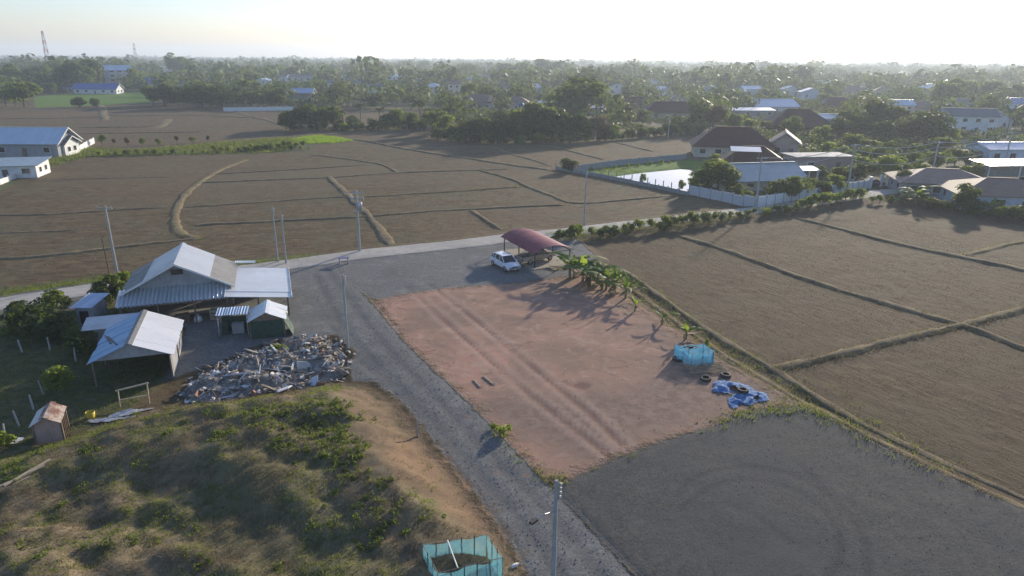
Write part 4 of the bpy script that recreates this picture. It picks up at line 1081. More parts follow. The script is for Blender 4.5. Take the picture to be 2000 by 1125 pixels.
for i in range(5): MB().tube([(-0.9 + i * 0.45, -0.34, 0.13), (-0.9 + i * 0.45, 0.34, 0.13)], 0.025, 5).build('rung', M_BAMBOO, rk2)
# tyres
for (u, v), lb in (((1378, 742), 'old tyre lying left of the other at the bamboo rack'), ((1417, 735), 'old tyre lying right of the other at the bamboo rack'), ((1323, 703), 'old tyre beside the left corner of the blue enclosure'), ((1450, 770), 'old tyre lying on the crumpled blue tarpaulin')):
    p = g(u, v); o = T('old_tyre', lb, 'tyre', (p[0], p[1], ground_z(*p) + (0.22 if u == 1450 else 0.0)), random.uniform(0, 3), 'old tyres around the blue enclosure')
    r, w = 0.42, 0.22
    o.rotation_euler = (random.uniform(-0.08, 0.08), random.uniform(-0.08, 0.08), 0)
    prof = [(r * 0.58, 0.03), (r * 0.62, 0.0), (r * 0.95, 0.0), (r * 1.02, 0.05), (r * 1.02, w - 0.05), (r * 0.95, w), (r * 0.62, w), (r * 0.58, w - 0.03)]
    MB().lathe(prof, 20).build('tread', M_RUBBER, o, True)
    MB().lathe([(r * 0.63, w + 0.002), (r * 0.80, w + 0.012), (r * 0.93, w + 0.002)], 20).build('sidewall', pm('dusty_rubber', (0.16, 0.14, 0.12), (0.09, 0.08, 0.07), 5, 0.9), o, True)
# crumpled tarpaulin
k = NT('blue_tarpaulin'); co = k.obj()
n1 = k.noise(co, 2.6, 5.0, 0.75, 1.0)
tc = k.mix(k.remap(n1, 0.36, 0.56), (0.03, 0.10, 0.26), (0.07, 0.20, 0.42)); tc = k.mix(k.remap(k.noise(co, 4.5, 4.0, 0.7, 1.5), 0.55, 0.62), tc, (0.42, 0.48, 0.55)); tc = k.mix(k.remap(k.noise(co, 3.1, 3.0, 0.7), 0.63, 0.68), tc, (0.20, 0.15, 0.12))
M_TARP = k.fin(k.bsdf(tc, 0.8, 0.15, 0.0, k.bump(k.noise(co, 7.0, 4.0, 0.7), 0.7, 0.08)))
TP = G([(1392, 752), (1410, 742), (1445, 748), (1470, 760), (1498, 770), (1500, 782), (1475, 788), (1435, 797), (1425, 785), (1432, 770), (1415, 768), (1395, 764)])
tx = [p[0] for p in TP]; ty = [p[1] for p in TP]; tcx, tcy = np.mean(tx), np.mean(ty)
gx = np.arange(min(tx) - 0.3, max(tx) + 0.3, 0.11); gy = np.arange(min(ty) - 0.3, max(ty) + 0.3, 0.11)
TX, TY = np.meshgrid(gx, gy)
ts = sdf(TP, TX, TY) + 0.5 * fbm(TX * 1.4, TY * 1.4, 71)
hole = (fbm(TX * 0.9, TY * 0.9, 77) > 0.30)
TZ = gz_arr(TX, TY) + 0.03 + 0.22 * np.clip(0.25 + np.abs(fbm(TX * 1.5, TY * 1.5, 73, 3)) * 1.6, 0, 1) * sstep(-0.1, 0.5, ts) + 0.10 * np.abs(fbm(TX * 4, TY * 4, 75, 2))
vid = np.arange(TX.size).reshape(TX.shape)
keep = (fc(ts) > 0) & ~hole[:-1, :-1]
q = np.stack([vid[:-1, :-1], vid[:-1, 1:], vid[1:, 1:], vid[1:, :-1]], -1)[keep]
used, inv = np.unique(q.ravel(), return_inverse=True)
tz0 = ground_z(tcx, tcy)
Vt = np.stack([TX, TY, TZ], -1).reshape(-1, 3)[used] - np.array([tcx, tcy, tz0])
tarp = link(bpy.data.objects.new('tarpaulin', np_mesh('tarpaulin', Vt, inv.reshape(-1, 4), M_TARP, True))); tarp.location = (tcx, tcy, tz0)
tag(tarp, 'crumpled blue and white tarpaulin lying on weeds at the edge of the lot', 'tarpaulin')
# battens, marker posts, bench, bottle
for (u0, v0, u1, v1), lb in (((925, 742, 937, 756), 'left one of two short timber battens lying on the red dirt'), ((944, 735, 963, 751), 'right one of two short timber battens lying on the red dirt')):
    a = at(u0, v0); b = at(u1, v1); o = T('timber_batten', lb, 'timber', ((a + b) / 2), 0, 'battens on the red dirt')
    MB().bar((a - b) / 2 + Vector((0, 0, 0.05)), (b - a) / 2 + Vector((0, 0, 0.05)), 0.1, 0.06).build('plank', M_PALEWOOD, o)
    MB().bar((b - a) * 0.35 + Vector((0.0, -0.15, 0.07)), (b - a) * 0.5 + Vector((0.25, 0.05, 0.07)), 0.06, 0.05).build('splinter', M_PALEWOOD, o)
def low_post(u, v, h, label, mat=M_CONC, grp=None, lean=0.0):
    p = at(u, v); o = T('fence_post', label, 'post', p, random.uniform(0, 1), grp)
    s = MB(); s.v = []; 
    MB().tube([(0, 0, -0.2), (lean * h, 0, h)], [0.075, 0.06], 4).build('shaft', mat, o)
    MB().tube([(lean * h, 0, h), (lean * h * 1.02, 0, h + 0.04)], [0.06, 0.03], 4).build('cap', mat, o)
low_post(815, 852, 1.3, 'short concrete marker post standing between the mound and the gravel drive')
for i, (u, v, l) in enumerate(((44, 688, -.1), (98, 684, 0), (86, 770, -.12), (66, 800, -.05), (38, 832, -.12), (10, 860, 0.1), (148, 705, 0.05))):
    low_post(u, v, 1.15, f'pale fence post in the shaded yard, {ORD[i]} counted down from the road', M_POLE, 'fence posts in the left yard', l)
p = at(672, 515); o = T('market_bench', 'small violet-blue table with two legs beside the road junction', 'table', p, rad(8))
k = NT('violet_paint'); M_VIO = k.fin(k.bsdf(k.mix(k.noise(k.obj(), 3), (0.15, 0.14, 0.27), (0.11, 0.10, 0.20)), 0.5, 0.4))
MB().box((0, 0, 0.75), (1.3, 0.6, 0.06)).build('table_top', M_VIO, o)
for x in (-0.5, 0.5): MB().box((x, 0, 0.36), (0.08, 0.45, 0.72)).build('leg', M_VIO, o)
MB().bar((-0.5, 0, 0.3), (0.5, 0, 0.3), 0.05).build('stretcher', M_VIO, o)
p = at(1006, 1106); o = T('plastic_bottle', 'white plastic bottle lying beside the turquoise pen', 'bottle', p, 2.2)
Mx = Matrix.Translation((0, 0, 0.09)) @ Matrix.Rotation(math.pi / 2, 4, 'X')
MB().lathe([(0.01, -0.25), (0.08, -0.25), (0.09, -0.1), (0.09, 0.12), (0.03, 0.2), (0.03, 0.25), (0.01, 0.25)], 9, M=Mx).build('flask', M_WHITE, o, True)
MB().lathe([(0.035, 0.25), (0.035, 0.30), (0.01, 0.30)], 8, M=Mx).build('cap', M_VIO, o)
# stuff below the sheds on the left
o = T('timber_gate', 'rough wooden gate frame leaning in the weeds below the open barn', 'gate', at(262, 790), rad(20))
for x in (-0.9, 0.95): MB().tube([(x, 0, -0.1), (x + 0.05, 0.1, 1.5 if x > 0 else 1.2)], 0.05, 5).build('post', M_PALEWOOD, o)
MB().bar((-1.0, 0.08, 1.2), (1.1, 0.1, 1.48), 0.12, 0.08).build('top_rail', M_PALEWOOD, o)
MB().bar((-0.85, 0.05, 0.5), (0.95, 0.06, 0.55), 0.08, 0.05).build('lower_rail', M_PALEWOOD, o)
k = NT('yellow_plastic'); M_YEL = k.fin(k.bsdf((0.55, 0.42, 0.03), 0.5, 0.4))
o = T('yellow_bucket', 'yellow plastic bucket standing in the weeds near the plastic sheeting', 'bucket', at(178, 816), 0)
MB().lathe([(0.02, 0.01), (0.22, 0.0), (0.28, 0.45), (0.30, 0.45), (0.24, 0.02)], 12).build('pail', M_YEL, o, True)
MB().tube([(0.28 * math.cos(t), 0.05, 0.43 + 0.2 * math.sin(t)) for t in [i * math.pi / 8 for i in range(9)]], 0.01, 4).build('bail', M_STEEL, o)
def sheet_thing(name, label, cat, px, mat, z=0.06, amp=0.12, seed=5):
    P = G(px); xs = [p[0] for p in P]; ys = [p[1] for p in P]; cx, cy_ = np.mean(xs), np.mean(ys)
    gx = np.arange(min(xs) - 0.2, max(xs) + 0.2, 0.12); gy = np.arange(min(ys) - 0.2, max(ys) + 0.2, 0.12)
    A, B = np.meshgrid(gx, gy); s = sdf(P, A, B) + 0.12 * fbm(A * 2, B * 2, seed)
    C = gz_arr(A, B) + z + amp * np.abs(fbm(A * 1.2, B * 1.2, seed + 3, 3))
    vid = np.arange(A.size).reshape(A.shape); q = np.stack([vid[:-1, :-1], vid[:-1, 1:], vid[1:, 1:], vid[1:, :-1]], -1)[fc(s) > 0]
    u, inv = np.unique(q.ravel(), return_inverse=True); z0 = ground_z(cx, cy_)
    V = np.stack([A, B, C], -1).reshape(-1, 3)[u] - np.array([cx, cy_, z0])
    o = link(bpy.data.objects.new(name, np_mesh(name, V, inv.reshape(-1, 4), mat, True))); o.location = (cx, cy_, z0)
    return tag(o, label, cat)
M_PLSH = pm('grey_plastic_sheet', (0.34, 0.36, 0.40), (0.24, 0.26, 0.30), 2.0, 0.35, 0.5)
sheet_thing('plastic_sheeting', 'long rumpled grey plastic sheet lying in the weeds by the yellow bucket', 'plastic sheet', [(170, 822), (175, 828), (265, 820), (268, 814), (220, 818)], M_PLSH, seed=81)
sheet_thing('plastic_sheeting', 'broad rumpled grey plastic sheet lying below the wooden gate frame', 'plastic sheet', [(205, 818), (250, 800), (300, 792), (300, 797), (255, 812)], M_PLSH, seed=87)
sheet_thing('plastic_sheeting', 'small pale plastic sheet on the ground left of the rusty shack', 'plastic sheet', [(18, 868), (40, 856), (48, 860), (30, 870)], M_WHITE, seed=91)
for i in range(8):
    a = at(-12 + i * 9, 985 - i * 2); a = at(-4 + i * 9, 978 - i * 5, 0.8)
    o = T('timber_beam', f'weathered timber beam at the left picture edge below the mound, {ORD[i]} from the left', 'timber', (a.x, a.y, ground_z(a.x, a.y) + 0.12), rad(66 + random.uniform(-7, 7)), 'timber beams at the left edge')
    MB().box((0, 0, 0), (2.6 + random.uniform(-0.6, 0.6), 0.13, 0.08)).build('plank', M_PALEWOOD if i % 2 else M_WOOD, o)

# ---------------------------------------------------------------- rubble heap
HEAP = G([(338, 760), (380, 725), (450, 697), (520, 672), (585, 655), (655, 655), (690, 690), (682, 735), (620, 752), (520, 770), (440, 788), (360, 792)])
hx_ = [p[0] for p in HEAP]; hy_ = [p[1] for p in HEAP]; hcx, hcy = float(np.mean(hx_)), float(np.mean(hy_))
gx = np.arange(min(hx_) - 0.5, max(hx_) + 0.5, 0.2); gy = np.arange(min(hy_) - 0.5, max(hy_) + 0.5, 0.2)
A, B = np.meshgrid(gx, gy); hs_ = sdf(HEAP, A, B)
HZ = sstep(0.0, 2.2, hs_) * (0.75 + 0.9 * fbm(A / 2.2, B / 2.2, 95) + 0.25 * fbm(A * 1.3, B * 1.3, 97)) - 0.15
base_z = gz_arr(A, B)
heap = T('rubble_heap', 'grey heap of building rubble, broken concrete and scrap beside the gravel drive', 'rubble heap', (hcx, hcy, 0))
vid = np.arange(A.size).reshape(A.shape); q = np.stack([vid[:-1, :-1], vid[:-1, 1:], vid[1:, 1:], vid[1:, :-1]], -1)[fc(hs_) > 0]
u_, inv = np.unique(q.ravel(), return_inverse=True)
M_RUB = pm('rubble_dust', (0.25, 0.225, 0.19), (0.15, 0.138, 0.118), 2.0, 0.95, bump=0.9, bscale=9)
Vh = np.stack([A, B, base_z + HZ], -1).reshape(-1, 3)[u_] - np.array([hcx, hcy, 0])
link(bpy.data.objects.new('rubble_core', np_mesh('rubble_core', Vh, inv.reshape(-1, 4), M_RUB, True)), heap)
chunk_mats = [pm('rubble_grey', (0.38, 0.35, 0.31), (0.26, 0.24, 0.21), 3), pm('rubble_pale', (0.56, 0.53, 0.48), (0.42, 0.40, 0.36), 3), pm('rubble_dark', (0.21, 0.195, 0.175), (0.13, 0.12, 0.108), 3),
              pm('rubble_brick', (0.33, 0.15, 0.085), (0.24, 0.11, 0.07), 3), pm('rubble_tan', (0.40, 0.31, 0.22), (0.28, 0.21, 0.15), 3), pm('rubble_blue', (0.22, 0.32, 0.38), (0.16, 0.24, 0.30), 3), pm('rubble_white', (0.68, 0.68, 0.67), (0.52, 0.52, 0.51), 2)]
chunk_meshes = []
for i in range(14):
    m = MB(); n = 6
    sx, sy, sz = random.uniform(0.5, 1), random.uniform(0.3, 0.7), random.uniform(0.07, 0.35)
    if i % 4 == 3: sx, sy, sz = random.uniform(1.4, 2.2), random.uniform(0.1, 0.2), random.uniform(0.05, 0.12)
    if i % 7 == 5: sx, sy, sz = random.uniform(0.9, 1.3), random.uniform(0.6, 0.9), 0.04
    ring = [(math.cos(a) * sx / 2 * random.uniform(0.75, 1.1), math.sin(a) * sy / 2 * random.uniform(0.75, 1.1)) for a in [2 * math.pi * k_ / n for k_ in range(n)]]
    m.v = [(x, y, -sz / 2) for x, y in ring] + [(x * random.uniform(0.7, 1), y * random.uniform(0.7, 1), sz / 2 * random.uniform(0.7, 1.2)) for x, y in ring]
    m.f = [tuple(range(n - 1, -1, -1)), tuple(range(n, 2 * n))] + [(k_, (k_ + 1) % n, n + (k_ + 1) % n, n + k_) for k_ in range(n)]; m.m = [0] * len(m.f)
    chunk_meshes.append(m)
cm_cache = {}
cnt = 0; tries = 0
rest = MB(); 
while cnt < 1350 and tries < 14000:
    tries += 1
    x = random.uniform(min(hx_), max(hx_)); y = random.uniform(min(hy_), max(hy_))
    s = sdf(HEAP, np.array([x]), np.array([y]))[0] + random.uniform(-0.6, 0.4)
    if s < 0.05: continue
    i = int((y - gy[0]) / 0.2); j = int((x - gx[0]) / 0.2)
    z = float(base_z[min(i, len(gy) - 1), min(j, len(gx) - 1)] + max(HZ[min(i, len(gy) - 1), min(j, len(gx) - 1)], 0)) + random.uniform(-0.03, 0.14)
    gone = fbm(np.array([x / 1.5]), np.array([y / 1.5]), 103)[0]
    rgt = max(0.0, min(1.0, (x - hcx) / 5.0)); mi = random.choices(range(7), [34, 14, 30 - 14 * rgt, 4 + 6 * (gone > 0.2) + 2 * rgt, 9 + 10 * (gone < -0.2) + 22 * rgt, 2, 6])[0]
    ci = random.randrange(len(chunk_meshes)); sc = random.choice((0.22, 0.35, 0.5, 0.8)) * random.uniform(0.7, 1.2)
    if cnt < 300: sc = max(sc, 0.48)
    if cnt < 34: ci = random.choice((3, 7, 11, 5, 12)); sc = random.uniform(1.0, 1.6); mi = random.choice((1, 4, 4, 6, 6, 0)); z += 0.08
    rot = Euler((random.gauss(0, 0.45), random.gauss(0, 0.45), random.uniform(0, 6.28)))
    if cnt < 300:
        key = (ci, mi)
        if key not in cm_cache: cm_cache[key] = chunk_meshes[ci].mesh('rubble_chunk', chunk_mats[mi])
        o = link(bpy.data.objects.new('rubble_chunk', cm_cache[key]), heap)
        o.location = (x - hcx, y - hcy, z); o.rotation_euler = rot; o.scale = (sc, sc, sc)
    else:
        Mx = Matrix.Translation((x - hcx, y - hcy, z)) @ rot.to_matrix().to_4x4() @ Matrix.Scale(sc, 4)
        n = len(rest.v); rest.v += [tuple(Mx @ Vector(p)) for p in chunk_meshes[ci].v]; rest.f += [tuple(n + a for a in f) for f in chunk_meshes[ci].f]; rest.m += [mi] * len(chunk_meshes[ci].f)
    cnt += 1
tag(rest.build('small_rubble', chunk_mats, heap), kind='stuff')

# ---------------------------------------------------------------- utility poles and wires
M_PORC = pm('porcelain', (0.45, 0.42, 0.40), (0.35, 0.32, 0.30), 3, 0.3)
def pole(label, u, vb, vt, arms=0, spool=0, transformer=False, r=0.13, lamp=False, rz=0.0, ub=None):
    p = at(ub or u, vb); h = hgt(u, vt, vb) - p.z
    o = T('utility_pole', label, 'utility pole', p, rz)
    MB().tube([(0, 0, -0.3), (0, 0, h)], [r * 1.25, r * 0.85], 8).build('shaft', M_POLE, o)
    for i in range(arms):
        z = h - 0.25 - 0.7 * i
        MB().box((0, -r - 0.05, z), (1.7, 0.1, 0.12)).build('cross_arm', M_POLE, o)
        for x in (-0.75, 0.25, 0.75): MB().lathe([(0.02, z + 0.06), (0.06, z + 0.08), (0.04, z + 0.16), (0.06, z + 0.2), (0.01, z + 0.26)], 7, M=Matrix.Translation((x, -r - 0.05, 0))).build('insulator', M_PORC, o, True)
    if spool:
        MB().box((r + 0.03, 0, h - 0.55), (0.04, 0.06, 0.9)).build('rack', M_GALV, o)
        for i in range(spool): MB().lathe([(0.02, -0.05), (0.055, -0.05), (0.03, 0.0), (0.055, 0.05), (0.02, 0.05)], 8, M=Matrix.Translation((r + 0.1, 0, h - 0.2 - 0.22 * i))).build('insulator', M_WHITE, o, True)
    if transformer:
        t = MB().lathe([(0.02, h - 2.4), (0.3, h - 2.4), (0.32, h - 1.5), (0.25, h - 1.42), (0.02, h - 1.4)], 12, M=Matrix.Translation((0.4, -0.25, 0))).build('transformer', M_GALV, o, True)
        for x in (0.3, 0.5): MB().tube([(x, -0.25, h - 1.42), (x, -0.25, h - 1.15)], [0.05, 0.03], 6).build('bushing', M_PORC, t)
        for x in (-0.6, -0.2, 0.9): MB().box((x, -0.2, h - 1.0), (0.1, 0.1, 0.5)).build('fuse_cutout', M_PORC, o)
        MB().box((0.1, -0.2, h - 2.5), (1.4, 0.1, 0.1)).build('bracket', M_GALV, o)
    if lamp:
        MB().tube([(0, 0, h - 1.6), (-0.5, -0.5, h - 1.4), (-0.9, -0.8, h - 1.45)], 0.03, 5).build('lamp_arm', M_GALV, o)
        MB().box((-1.0, -0.9, h - 1.46), (0.4, 0.18, 0.1), rz=0.8).build('lamp_head', M_PLAST, o)
    o['h'] = h
    del o['h']
    return Vector((p.x, p.y, p.z + h))
pole_top = {}
for key, lb, u, vb, vt, kw in (
    ('near', 'tall concrete pole standing on the gravel drive at the bottom of the picture', 1080, 1150, 938, dict(spool=4, lamp=True, r=0.10)),
    ('drive', 'concrete pole standing between the rubble heap and the gravel drive', 680, 678, 536, dict(spool=2, r=0.10)),
    ('left', 'concrete pole with white insulators behind the left end of the farmhouse', 229, 532, 402, dict(arms=1, r=0.12)),
    ('roadA', 'left one of two thin poles beside the road behind the side roof', 543, 512, 404, dict(spool=2, r=0.10)),
    ('roadB', 'right one of two thin poles beside the road behind the side roof', 559, 515, 418, dict(spool=1, r=0.10)),
    ('trans', 'pole carrying a transformer and fuses at the road junction', 703, 491, 372, dict(arms=2, transformer=True, r=0.15)),
    ('mid', 'slim concrete pole behind the hedge row between carport and pond', 1141, 440, 333, dict(spool=2, r=0.11)),
    ('wall', 'concrete pole at the corner of the white compound wall', 1476, 405, 306, dict(arms=1, r=0.14)),
    ('w2', 'concrete pole behind the white wall left of the gate', 1655, 372, 281, dict(arms=1, spool=2, r=0.16)),
    ('w3', 'concrete pole beside the brown roofed house right of the gate', 1818, 352, 276, dict(arms=1, spool=2, r=0.16)),
    ('w4', 'concrete pole behind the white sheet roof at the right edge', 1960, 330, 257, dict(arms=1, spool=2, r=0.16)),
    ('w5', 'thin pole in front of the white modern house', 1916, 300, 240, dict(spool=2, r=0.14)),
    ('w6', 'thin pole in front of the huge round tree on the right', 1768, 272, 226, dict(spool=1, r=0.14)),
    ('far1', 'pole at the scrub edge left of the maroon farmhouse', 1305, 268, 228, dict(spool=1, r=0.14)),
    ('far2', 'white post standing before the tree belt in the middle', 1116, 273, 236, dict(spool=1, r=0.14)),
    ('short', 'short thin pole against the white wall right of the gate', 1755, 364, 322, dict(spool=1, r=0.09)),
):
    pole_top[key] = pole(lb, u, vb, vt, **kw)
p_ = at(212, 528); o = T('thin_steel_pole', 'thin leaning steel pole beside the concrete pole behind the farmhouse', 'pole', p_, 0)
MB().tube([(0, 0, -0.2), (-0.2, 0.2, 4.2)], 0.05, 6).build('shaft', M_STEEL, o); MB().tube([(-0.2, 0.2, 4.2), (0.2, 0.2, 4.5)], 0.03, 5).build('bracket', M_STEEL, o)
M_WIRE = pm('aluminium_cable', (0.42, 0.41, 0.38), (0.34, 0.33, 0.31), 2, 0.5, 0.5)
def wire(label, a, b, sag, r=0.035, n=14):
    a = Vector(a); b = Vector(b); c = (a + b) / 2
    pts = [a.lerp(b, i / n) - c - Vector((0, 0, sag * 4 * (i / n) * (1 - i / n))) for i in range(n + 1)]
    o = MB().tube(pts, r, 4).build('power_cable', M_WIRE, None); o.location = c
    return tag(o, label, 'cable', 'power cables between the poles')
off = [(Vector((-0.6, 0, 0)), 'left'), (Vector((0.6, 0, 0)), 'right')]
spans = [('wall', 'w2', 'from the wall corner pole to the pole left of the gate'), ('w2', 'w3', 'across the gate between two poles'), ('w3', 'w4', 'from the brown house to the right edge pole')]
for a, b, lb in spans:
    for i, (dz, nm) in enumerate(((-0.1, 'uppermost'), (-1.1, 'middle'), (-2.9, 'lowest'))):
        if a == 'wall' and i == 2: continue
        wire(f'{nm} cable {lb}', pole_top[a] + Vector((0.3, -0.1, dz)), pole_top[b] + Vector((-0.3, -0.1, dz)), 0.9 + 0.2 * i, 0.06)
far_end = Vector((*g(2150, 262, 0), 0)); far_end = pole_top['w4'] + Vector((26, 2, 0.3))
for nm, dz in (('upper', 0.0), ('lower', -1.2)): wire(f'{nm} cable running out of the right picture edge', pole_top['w4'] + Vector((0.3, -0.1, dz)), far_end + Vector((0, 0, dz)), 0.8, 0.045)
nt_ = pole_top['near']
for i, nm in enumerate(('upper', 'lower')): 
    e = at(1262 + 14 * i, 1150, 0); wire(f'{nm} guy wire from the near pole down to the bottom right', nt_ + Vector((0.12, 0, -0.35 - 0.3 * i)), e + Vector((0, 0, 0.1)), 0.05, 0.012)

# ---------------------------------------------------------------- walls and fences
def panel_wall(name, label, px, h, plen, mat, postmat, coping=True, dz=0.0, cat='wall'):
    P = [Vector(p) for p in G(px)]; c = sum(P, Vector((0, 0))) / len(P)
    o = T(name, label, cat, (c.x, c.y, 0))
    pmesh = {}
    for a, b in zip(P[:-1], P[1:]):
        L = (b - a).length; n = max(1, round(L / plen)); ang = math.atan2((b - a).y, (b - a).x)
        for i in range(n):
            q = a.lerp(b, (i + 0.5) / n); z0 = ground_z(q.x, q.y) + dz
            w = L / n - 0.16
            key = round(w, 3)
            if key not in pmesh:
                pmesh[key] = MB().box((0, 0, h / 2 - 0.2), (w, 0.09, h + 0.4)).mesh('panel', mat)
            e = link(bpy.data.objects.new('panel', pmesh[key]), o); e.location = (q.x - c.x, q.y - c.y, z0 + random.uniform(-0.03, 0.03)); e.rotation_euler = (0, 0, ang)
            r = a.lerp(b, i / n)
            if 'post' not in pmesh:
                m = MB().box((0, 0, h / 2 - 0.15), (0.18, 0.18, h + 0.55)); m.box((0, 0, h + 0.16), (0.24, 0.24, 0.06)); pmesh['post'] = m.mesh('post', postmat)
            e = link(bpy.data.objects.new('post', pmesh['post']), o); e.location = (r.x - c.x, r.y - c.y, ground_z(r.x, r.y) + dz); e.rotation_euler = (0, 0, ang)
    e = link(bpy.data.objects.new('post', pmesh['post']), o); e.location = (P[-1].x - c.x, P[-1].y - c.y, ground_z(*P[-1]) + dz)
    return o
panel_wall('compound_wall', 'white panel wall running along the road to the gate', [(1478, 405), (1560, 390), (1640, 374), (1697, 364)], 1.7, 2.2, M_WHITE, M_GREYWALL)
panel_wall('compound_wall', 'grey-white panel wall from the pond to the corner pole', [(1346, 376), (1410, 389), (1474, 404)], 1.75, 2.4, pm('grey_white_panel', (0.50, 0.51, 0.53), (0.40, 0.41, 0.42), 0.8, 0.8, streak=(1.2, 1.2, 0.3)), M_GREYWALL)
panel_wall('compound_wall', 'short white panel wall right of the gate', [(1722, 360), (1795, 353)], 1.7, 2.2, M_WHITE, M_WHITE)
panel_wall('pond_wall', 'long grey block wall behind the pond', [(1128, 332), (1210, 320), (1340, 308)], 1.35, 3.2, M_GREYWALL, M_GREYWALL)
rw = panel_wall('pond_retaining_wall', 'low grey wall with stub posts along the near side of the pond', [(1086, 328), (1160, 341), (1250, 358), (1344, 378)], 0.75, 2.6, pm('grey_shaded_panel', (0.25, 0.255, 0.26), (0.17, 0.175, 0.175), 0.9, 0.9, streak=(1.2, 1.2, 0.3)), M_GREYWALL)  # darker grey panels carry the shade of the wall's near side in their colour
P_ = [Vector(p) for p in G([(1086, 328), (1160, 341), (1250, 358), (1344, 378)])]
stub = None
for a, b in zip(P_[:-1], P_[1:]):
    for i in range(6):
        q = a.lerp(b, i / 6)
        if stub is None: stub = MB().box((0, 0, 1.0), (0.16, 0.16, 1.6)).mesh('stub_post', M_POLE)
        e = link(bpy.data.objects.new('stub_post', stub), rw); e.location = (q.x - rw.location.x, q.y - rw.location.y + 0.12, ground_z(q.x, q.y))
panel_wall('garden_wall', 'white garden wall beside the blue roofed house', [(126, 301), (150, 296), (184, 277)], 1.5, 4.0, M_WHITE, M_WHITE)
panel_wall('garden_wall', 'low white garden wall at the left picture edge', [(-30, 368), (0, 357), (32, 344)], 1.0, 4.0, M_WHITE, M_WHITE)
panel_wall('long_white_fence', 'long low white fence at the far edge of the fields', [(437, 216), (500, 215), (572, 214)], 1.7, 6.0, M_WHITE, M_WHITE, cat='fence')
for lb, (u, v) in (('white gate pillar next to the parked dark car', (1720, 361)), ('white gate pillar at the end of the road wall', (1699, 365))):
    o = T('gate_pillar', lb, 'pillar', at(u, v), 0.3); MB().box((0, 0, 1.1), (0.45, 0.45, 2.2)).build('shaft', M_WHITE, o); MB().box((0, 0, 2.26), (0.6, 0.6, 0.12)).build('cap', M_WHITE, o)

